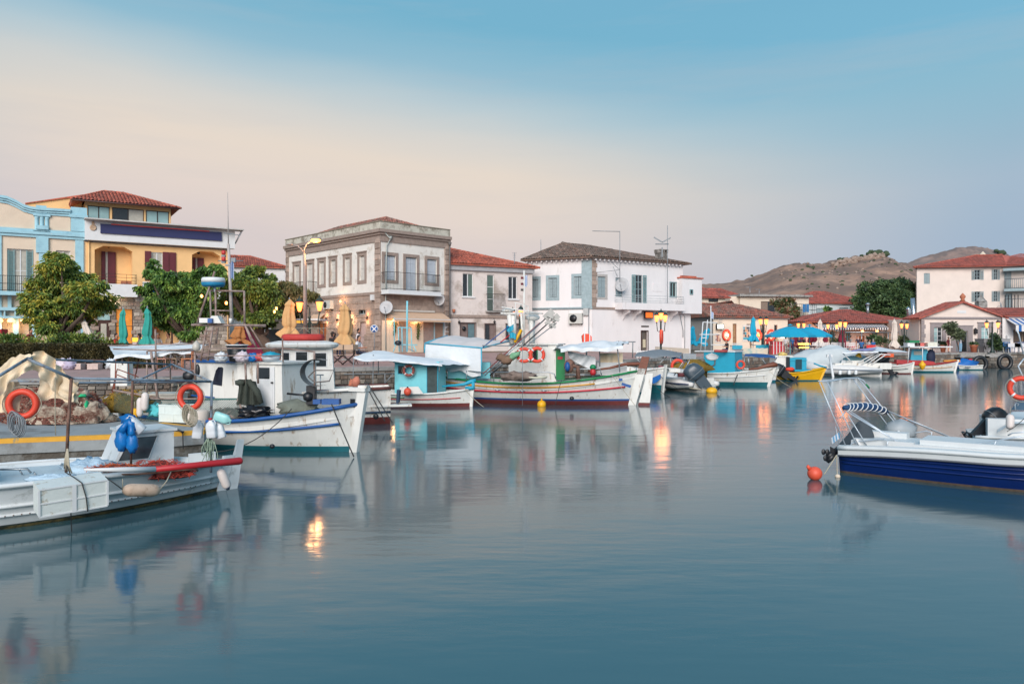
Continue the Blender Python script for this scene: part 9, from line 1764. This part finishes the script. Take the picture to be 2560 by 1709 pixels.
ob('lamp_head',MB().blob(w2(850,400),(.34,.16,.12),12,6).blob(w2(628,446),(.25,.13,.07),10,6),mat('galvanised_post',(150,138,132)),T_);ob('lit_bowl',MB().blob(w2(850,405)-V((0,.02,.05)),(.30,.17,.14),12,7),mat('sodium_bowl',(255,140,50),.4,.02,emit=9),T_);point(w2(850,405)-V((0,.1,.5)),120,(1,.5,.2),.3)
# tables, chairs and small street things
def chair(loc,rz,s_,m,label,group,arms=False,back=True):
 key=('chair',m.name,arms)
 M=Matrix.Translation(loc)@Matrix.Rotation(rz,4,'Z')@Matrix.Scale(s_,4)
 if key in _WC:return dup(_WC[key],M,label,group)
 T_=thing('chair',label,'chair',M,group);_WC[key]=T_
 ob('seat',MB().bx(-.22,.22,-.2,.22,.43,.47),m,T_,M)
 for x in(-.2,.2):
  for y in(-.18,.2):ob('leg',MB().tube([(x,y,.0),(x,y,.43 if y<0 else .92)],.02,4),m,T_,M)
 b=MB()
 for z in(.58,.68,.78,.88):b.bx(-.2,.2,.19,.215,z,z+.055)
 ob('backrest',b,m,T_,M)
 if arms:ob('armrest',MB().bx(-.25,-.2,-.18,.22,.64,.67).bx(.2,.25,-.18,.22,.64,.67),m,T_,M)
 return T_
def table(loc,w,h,m,label,cloth_m=None,group=None):
 M=Matrix.Translation(loc);T_=thing('table',label,'table',M,group);ob('table_top',MB().bx(-w/2,w/2,-w/2,w/2,h-.04,h),m,T_,M)
 for x in(-1,1):
  for y in(-1,1):ob('leg',MB().bx(x*w*.42-.025,x*w*.42+.025,y*w*.42-.025,y*w*.42+.025,0,h-.041),m,T_,M)
 if cloth_m:ob('cloth',MB().bx(-w/2-.03,w/2+.03,-w/2-.03,w/2+.03,h+.002,h+.02).bx(-w/2-.035,w/2+.035,-w/2-.035,-w/2-.03,h-.35,h),cloth_m,T_,M)
 return T_
ORD='first second third fourth fifth sixth seventh eighth ninth tenth eleventh twelfth thirteenth fourteenth fifteenth sixteenth last'.split()
wchair=mat('white_chair_paint',(208,206,204),.6,.05);rr=random.Random(12)
for i in range(17):chair(g0(px(Z4,872+i*20+rr.uniform(-4,4)),77.5+rr.uniform(-.2,1.2)+(i%3)*1.1,1.6),rr.choice((0,pi,pi/2,-pi/2))+rr.uniform(-.3,.3),1.15,wchair,'white wooden cafe chair on the far terrace, '+ORD[i]+' counted from the left','white chairs on the cafe terrace')
for i,x in enumerate((900,985,1060,1150,1290)):table(g0(px(Z4,x),80.5,1.6),.9,.78,wchair,ORD[i]+' small white table from the left among the cafe terrace chairs',red_ if i>2 else None,'white tables on the cafe terrace')
for i,x in enumerate((376,398,412)):chair(g0(px(Z4,x),73.5+i*.4,1.6),1.2*i,1.1,wchair,ORD[i]+' white chair from the left in front of the cream building','white chairs before the cream building')
table(g0(px(Z4,382),73,1.6),.9,.8,wchair,'white table before the cream building',turq);table(g0(px(Z4,550),73,1.6),1.3,.85,wchair,'turquoise covered table under the tall closed parasol',turq)
och=mat('orange_wood_chair',(178,112,72),.6,.1);pch=mat('pinkish_wood_chair',(176,128,110),.6,.1);tch=mat('taupe_chair',(140,120,100),.6,.1)
chair(g0(412,34.5,1.62),1.35,1.12,pch,'pinkish slatted chair on the promenade at the left of the table','slatted chairs on the promenade',True);chair(g0(438,34.8,1.62),-.3,1.12,tch,'taupe chair behind the promenade table','slatted chairs on the promenade');chair(g0(468,34.4,1.62),-1.3,1.12,och,'orange wood chair on the promenade right of the table','slatted chairs on the promenade',True)
table(g0(452,35,1.62),.75,.78,mat('steel_table',(110,112,114),.4,.05),'small square steel table on the promenade')
cvs=mat('beige_canvas_seat',(186,160,136),.85,.05)
for i,(x,lb,f_)in enumerate(((1035,'folding dark wood chair, leftmost of three on the quay',.3),(1125,'folding canvas backed chair in the middle of three on the quay',.1),(1235,'folding dark wood chair under the seated person on the quay',1.4))):
 M=Matrix.Translation(g0(px(Z2,x),40.2+.2*i,1.66))@Matrix.Rotation(f_,4,'Z')@Matrix.Scale(1.15,4);T_=thing('folding_chair',lb,'chair',M,'folding chairs on the quay');b=MB()
 for y in(-.24,.24):b.tube([(-.27,y,0),(.27,y,.45)],.018,4).tube([(.27,y,0),(-.27,y,.45)],.018,4)
 for xx in(-.27,.27):b.tube([(xx,-.24,.45),(xx,-.24,.64),(xx,.26,.64)],.018,4).tube([(xx,.24,.45),(xx,.26,.92)],.018,4)
 ob('frame',b,dark_brown,T_,M);ob('seat',MB().bx(-.26,.26,-.22,.22,.44,.455),cvs,T_,M);ob('backrest',MB().bx(-.26,.26,.235,.25,.68,.92),cvs,T_,M)
for x,y in((95,1232),(205,1228),(-5,1230)):
 u,z=fA.uz(*Z1(x,y));c=fA.at(u,-.3,z);T_=thing('pendant_lamp','glowing wicker pendant lamp in the cafe front, '+{95:'middle of three',205:'right of three',-5:'leftmost of three'}[x],'lamp',Matrix.Translation(c));ob('shade',MB().lathe([(.05,.22),(.22,.08),(.26,-.05),(.18,-.12)],12,c),mat('glowing_shade',(255,200,130),.6,.1,8,emit=1.6),T_);point(c-V((0,.2,.4)),14,(1,.6,.3))
for k,uu in enumerate((fB.u(Z1(1400,0)[0]),fB.u(Z1(1550,0)[0]))):point(fB.at(uu,1.2,4.6),70,(1,.55,.3),.2)
b=MB();rr=random.Random(7)
for i in range(26):u=rr.uniform(hA[2][0],hA[3][1]);b.box(fA.at(u,.55,G+rr.uniform(.6,2.4)),(.12,.1,rr.uniform(.12,.3)),0,rr.randrange(3))
T_=thing('bar_shelves','rows of bottles and jars glowing inside the far left cafe','shelf',fA.T(2,.6,G));ob('bottles',b,[brown_door,mat('amber_bottle',(196,132,70),.3),mat('white_jar',(190,180,170))],T_,kind='stuff');ob('counter',MB().bx(hA[2][0],hA[3][1],.3,.8,G,G+.9),brown_door,T_,fA.M)
rd=thing('drinks_cooler','red drinks cooler cut by the left edge of the view','cooler',TR(X(2,45),45,1.9));ob('cabinet',MB().box((X(0,45),45,2.75),(.55,.6,1.7)),red_paint,rd);ob('door_frame',MB().box((X(0,45),44.68,2.85),(.42,.03,1.3)),mat('dark_red_glass',(120,24,30),.2),rd)
for i,x in enumerate((20,60,88)):table(g0(x,43.2,1.85),.8,.78,brown_door,ORD[i]+' brown cafe table from the left behind the hedge',None,'brown tables behind the hedge')
for x,m,lb in((157,mat('pinkish_white_plastic',(206,196,204)),'pinkish white rubbish bag at the hedge foot, left'),(174,mat('lilac_bag',(176,168,190)),'lilac rubbish bag at the hedge foot'),(278,wj,'white and blue rubbish bag at the right end of the hedge')):sack(g0(x,34.8,1.63),(.26,.22,.26),lb,m,x,'rubbish_bag')
for x,lb in((194,'white wooden box by the hedge, left of two'),(237,'white wooden box by the hedge, right of two')):crate(Matrix.Translation(g0(x,35,1.63)),.50,.4,.26,lb,mat('pinkish_box',(196,176,168)))
bn=thing('bench','long low dark bench in front of the clipped hedge','bench',TR(X(215,35.6),35.6,1.62));ob('seat',MB().bx(X(170,35.6),X(262,35.6),35.5,35.9,2.0,2.06),brown_door,bn)
for x in(180,215,250):ob('leg',MB().bx(X(x,35.6)-.04,X(x,35.6)+.04,35.55,35.85,1.62,1.999),brown_door,bn)
p=g0(px(Z2,340),52,1.9);T_=thing('stall','magenta panelled stall with pale roof behind the trees','stall',Matrix.Translation(p));ob('panel',MB().bx(p.x-1.2,p.x+.5,52,52.2,1.9,3.9),mat('magenta_panel',(166,50,92),.7,.06),T_);ob('side',MB().bx(p.x+.5,p.x+2.6,52.4,54,1.9,3.7),mat('grey_blue_side',(92,108,112)),T_);ob('roof',MB().bx(p.x-1.3,p.x+4.4,51.8,54.5,4.3,4.42),white_paint,T_)
p=g0(px(Z2,708),49,1.9);T_=thing('menu_board','yellow framed black menu board under the left lantern','board',Matrix.Translation(p));ob('frame',MB().bx(p.x-.5,p.x+.5,49,49.06,2.2,4.2),yellow_paint,T_);ob('board',MB().bx(p.x-.37,p.x+.37,48.98,48.999,2.35,4.05),black_pl,T_);ob('stand',MB().bx(p.x-.45,p.x-.38,49,49.5,1.9,2.2).bx(p.x+.38,p.x+.45,49,49.5,1.9,2.2),yellow_paint,T_)
p=g0(px(Z1,1178),44,1.9);T_=thing('menu_board','pale menu board with yellow header between the teal parasols','board',Matrix.Translation(p));ob('board',MB().bx(p.x-.33,p.x+.33,44,44.05,1.95,3.1),mat('pale_menu',(206,190,190)),T_);ob('header',MB().bx(p.x-.33,p.x+.33,43.97,43.998,2.85,3.1),mat('lit_header',(236,196,60),.5,.05,emit=.5),T_)
for x,w,lb in((1796,.34,'terracotta pot beside the woman in the dark dress'),(2006,.42,'terracotta pot with small bush right of the grey door')):
 p=g0(px(Z4,x),81.5,1.6);T_=thing('plant_pot',lb,'pot',Matrix.Translation(p));ob('pot',MB().lathe([(w*.6,0),(w*.85,.65),(w,.68),(w*.98,.8),(w*.8,.78),(0,.76)],14,p),terracotta,T_);ob('plant',leaves([(tuple(p+V((0,0,.95))),(.35,.35,.22))],300,.1,x,.1),lf_d,T_,kind='stuff')
p=g0(px(Z4,2145),81.5,1.6);T_=thing('planter','large grey box planter by the wide double lantern post','planter',Matrix.Translation(p));ob('box',MB().bx(p.x-1.4,p.x+1.4,81,82.6,1.6,3.0).bx(p.x-1.45,p.x+1.45,80.95,82.65,3.0,3.08),mat('grey_planter',(142,144,146)),T_)
p=g0(px(Z4,2087),80.3,1.6);T_=thing('bicycle','bicycle parked end on beside the grey planter','bicycle',Matrix.Translation(p));yw=1.25
for k in(-.52,.52):c=p+V((k*cos(yw),k*sin(yw),.36));ob('wheel',MB().tube([c+V((.34*cos(a)*cos(yw),.34*cos(a)*sin(yw),.34*sin(a)))for a in[2*pi*j/18 for j in range(18)]],.022,5,closed=True),black_pl,T_)
e=V((cos(yw),sin(yw),0));ob('frame',MB().tube([p+e*-.52+V((0,0,.36)),p+V((0,0,.38)),p+e*.38+V((0,0,.8)),p+e*-.15+V((0,0,.8)),p+V((0,0,.38))],.025,5).tube([p+e*.52+V((0,0,.36)),p+e*.36+V((0,0,1.05))],.025,5),iron,T_);ob('handlebar',MB().tube([p+e*.36+V((.25,-.1,1.08)),p+e*.36+V((-.25,.1,1.08))],.02,5),iron,T_);ob('saddle',MB().blob(p+e*-.18+V((0,0,.95)),(.08,.14,.05),8,5),iron,T_)
for i,x in enumerate((2255,2300)):table(g0(px(Z4,x),80.6,1.6),1.3,.95,wchair,('left' if i==0 else 'right')+' white table with blue chairs under the blue striped awning',wht)
for i,x in enumerate((2232,2268,2312,2335)):chair(g0(px(Z4,x),80+.3*i,1.6),.8*i,1.2,mat('blue_chair_paint',(34,92,146),.6,.08),ORD[i]+' blue chair from the left under the striped awning','blue taverna chairs')
w_4=lambda x,y,d:W(*Z4(x,y),d)
T_=thing('cloth_screen','pale patterned cloth screen tied along the far quay railing','screen',Matrix.Translation(we(1260,650,71)));b=MB();b.grid(lambda u,v:we(1095+335*u,562+82*v+3*sin(u*30),71),40,4);ob('cloth',b,mat('pale_patterned_cloth',(196,190,172),.85,.1,1.2,stain=(150,176,170),amt=.25,sscale=1.4),T_)
T_=thing('cloth_screen','long beige cloth screen on the quay in front of the large white house','screen',Matrix.Translation(we(100,580,61)));b=MB();b.grid(lambda u,v:wd_(1105+480*u,255+30*u+(60+10*sin(u*9))*v,60+u*3),30,4);ob('cloth',b,mat('beige_screen',(204,190,172),.85,.05,2),T_)
b=MB()
for k,(a,c)in enumerate(((we(1430,580,72),we(1900,585,75)),(we(990,585,68),we(1110,580,70)))):
 b.tube([a,c],.035,5);b.tube([a-V((0,0,.45)),c-V((0,0,.45))],.025,5)
 for j in range(9):q=a.lerp(c,j/8);b.tube([q,V((q.x,q.y,QZ))],.03,5)
T_=thing('quay_railing','thin grey railing along the far quay edge behind the boats','railing',Matrix.Translation(we(1600,620,73)));ob('rails',b,grey_pipe,T_)
T_=thing('balustrade','row of small white posts on the quay behind the grey bimini','balustrade',Matrix.Translation(wd_(1100,410,56)));b=MB()
for k in range(16):q=wd_(860+42*k,398,57+k*.4);ob('post',MB().bx(q.x-.09,q.x+.09,q.y,q.y+.15,QZ,QZ+.55),white_paint,T_)
ob('rail',MB().tube([wd_(850,380,56.9),wd_(1500,378,63.2)],.07,4),white_paint,T_)
T_=thing('crate_stack','bright red crate stack with white straps on the far quay','crate',Matrix.Translation(we(1540,620,71)));c=we(1540,650,70.5);ob('crates',MB().box(c+V((0,0,.45)),(1.15,.8,.9)).box(c+V((0,0,1.1)),(1.0,.8,.35)),red_paint,T_);b=MB()
for k in range(4):b.box(c+V((-.42+.28*k,-.42,.62)),(.06,.04,1.25))
ob('straps',b,white_paint,T_)
T_=thing('lit_post','short post with yellow lit top beside the white chairs','lamp',Matrix.Translation(w_4(848,880,76)));c=w_4(848,825,76);ob('post',MB().tube([V((c.x,76,1.6)),c],.09,6),iron,T_);ob('lit_top',MB().box(c+V((0,0,.1)),(1.1,.3,.14)).box(c+V((0,0,-.25)),(.9,.3,.12)),mat('yellow_lit_strip',(250,180,70),.5,.05,emit=4),T_)
for x,y,w,h,lb in((700,757,.4,.35,'white floodlight glowing under the left open parasol'),):c=w_4(x,y,80);T_=thing('floodlight',lb,'lamp',Matrix.Translation(c));ob('lens',MB().blob(c,(w,.15,h)),lit_white,T_);ob('bracket',MB().tube([c,c+V((0,1,.5))],.04),iron,T_)
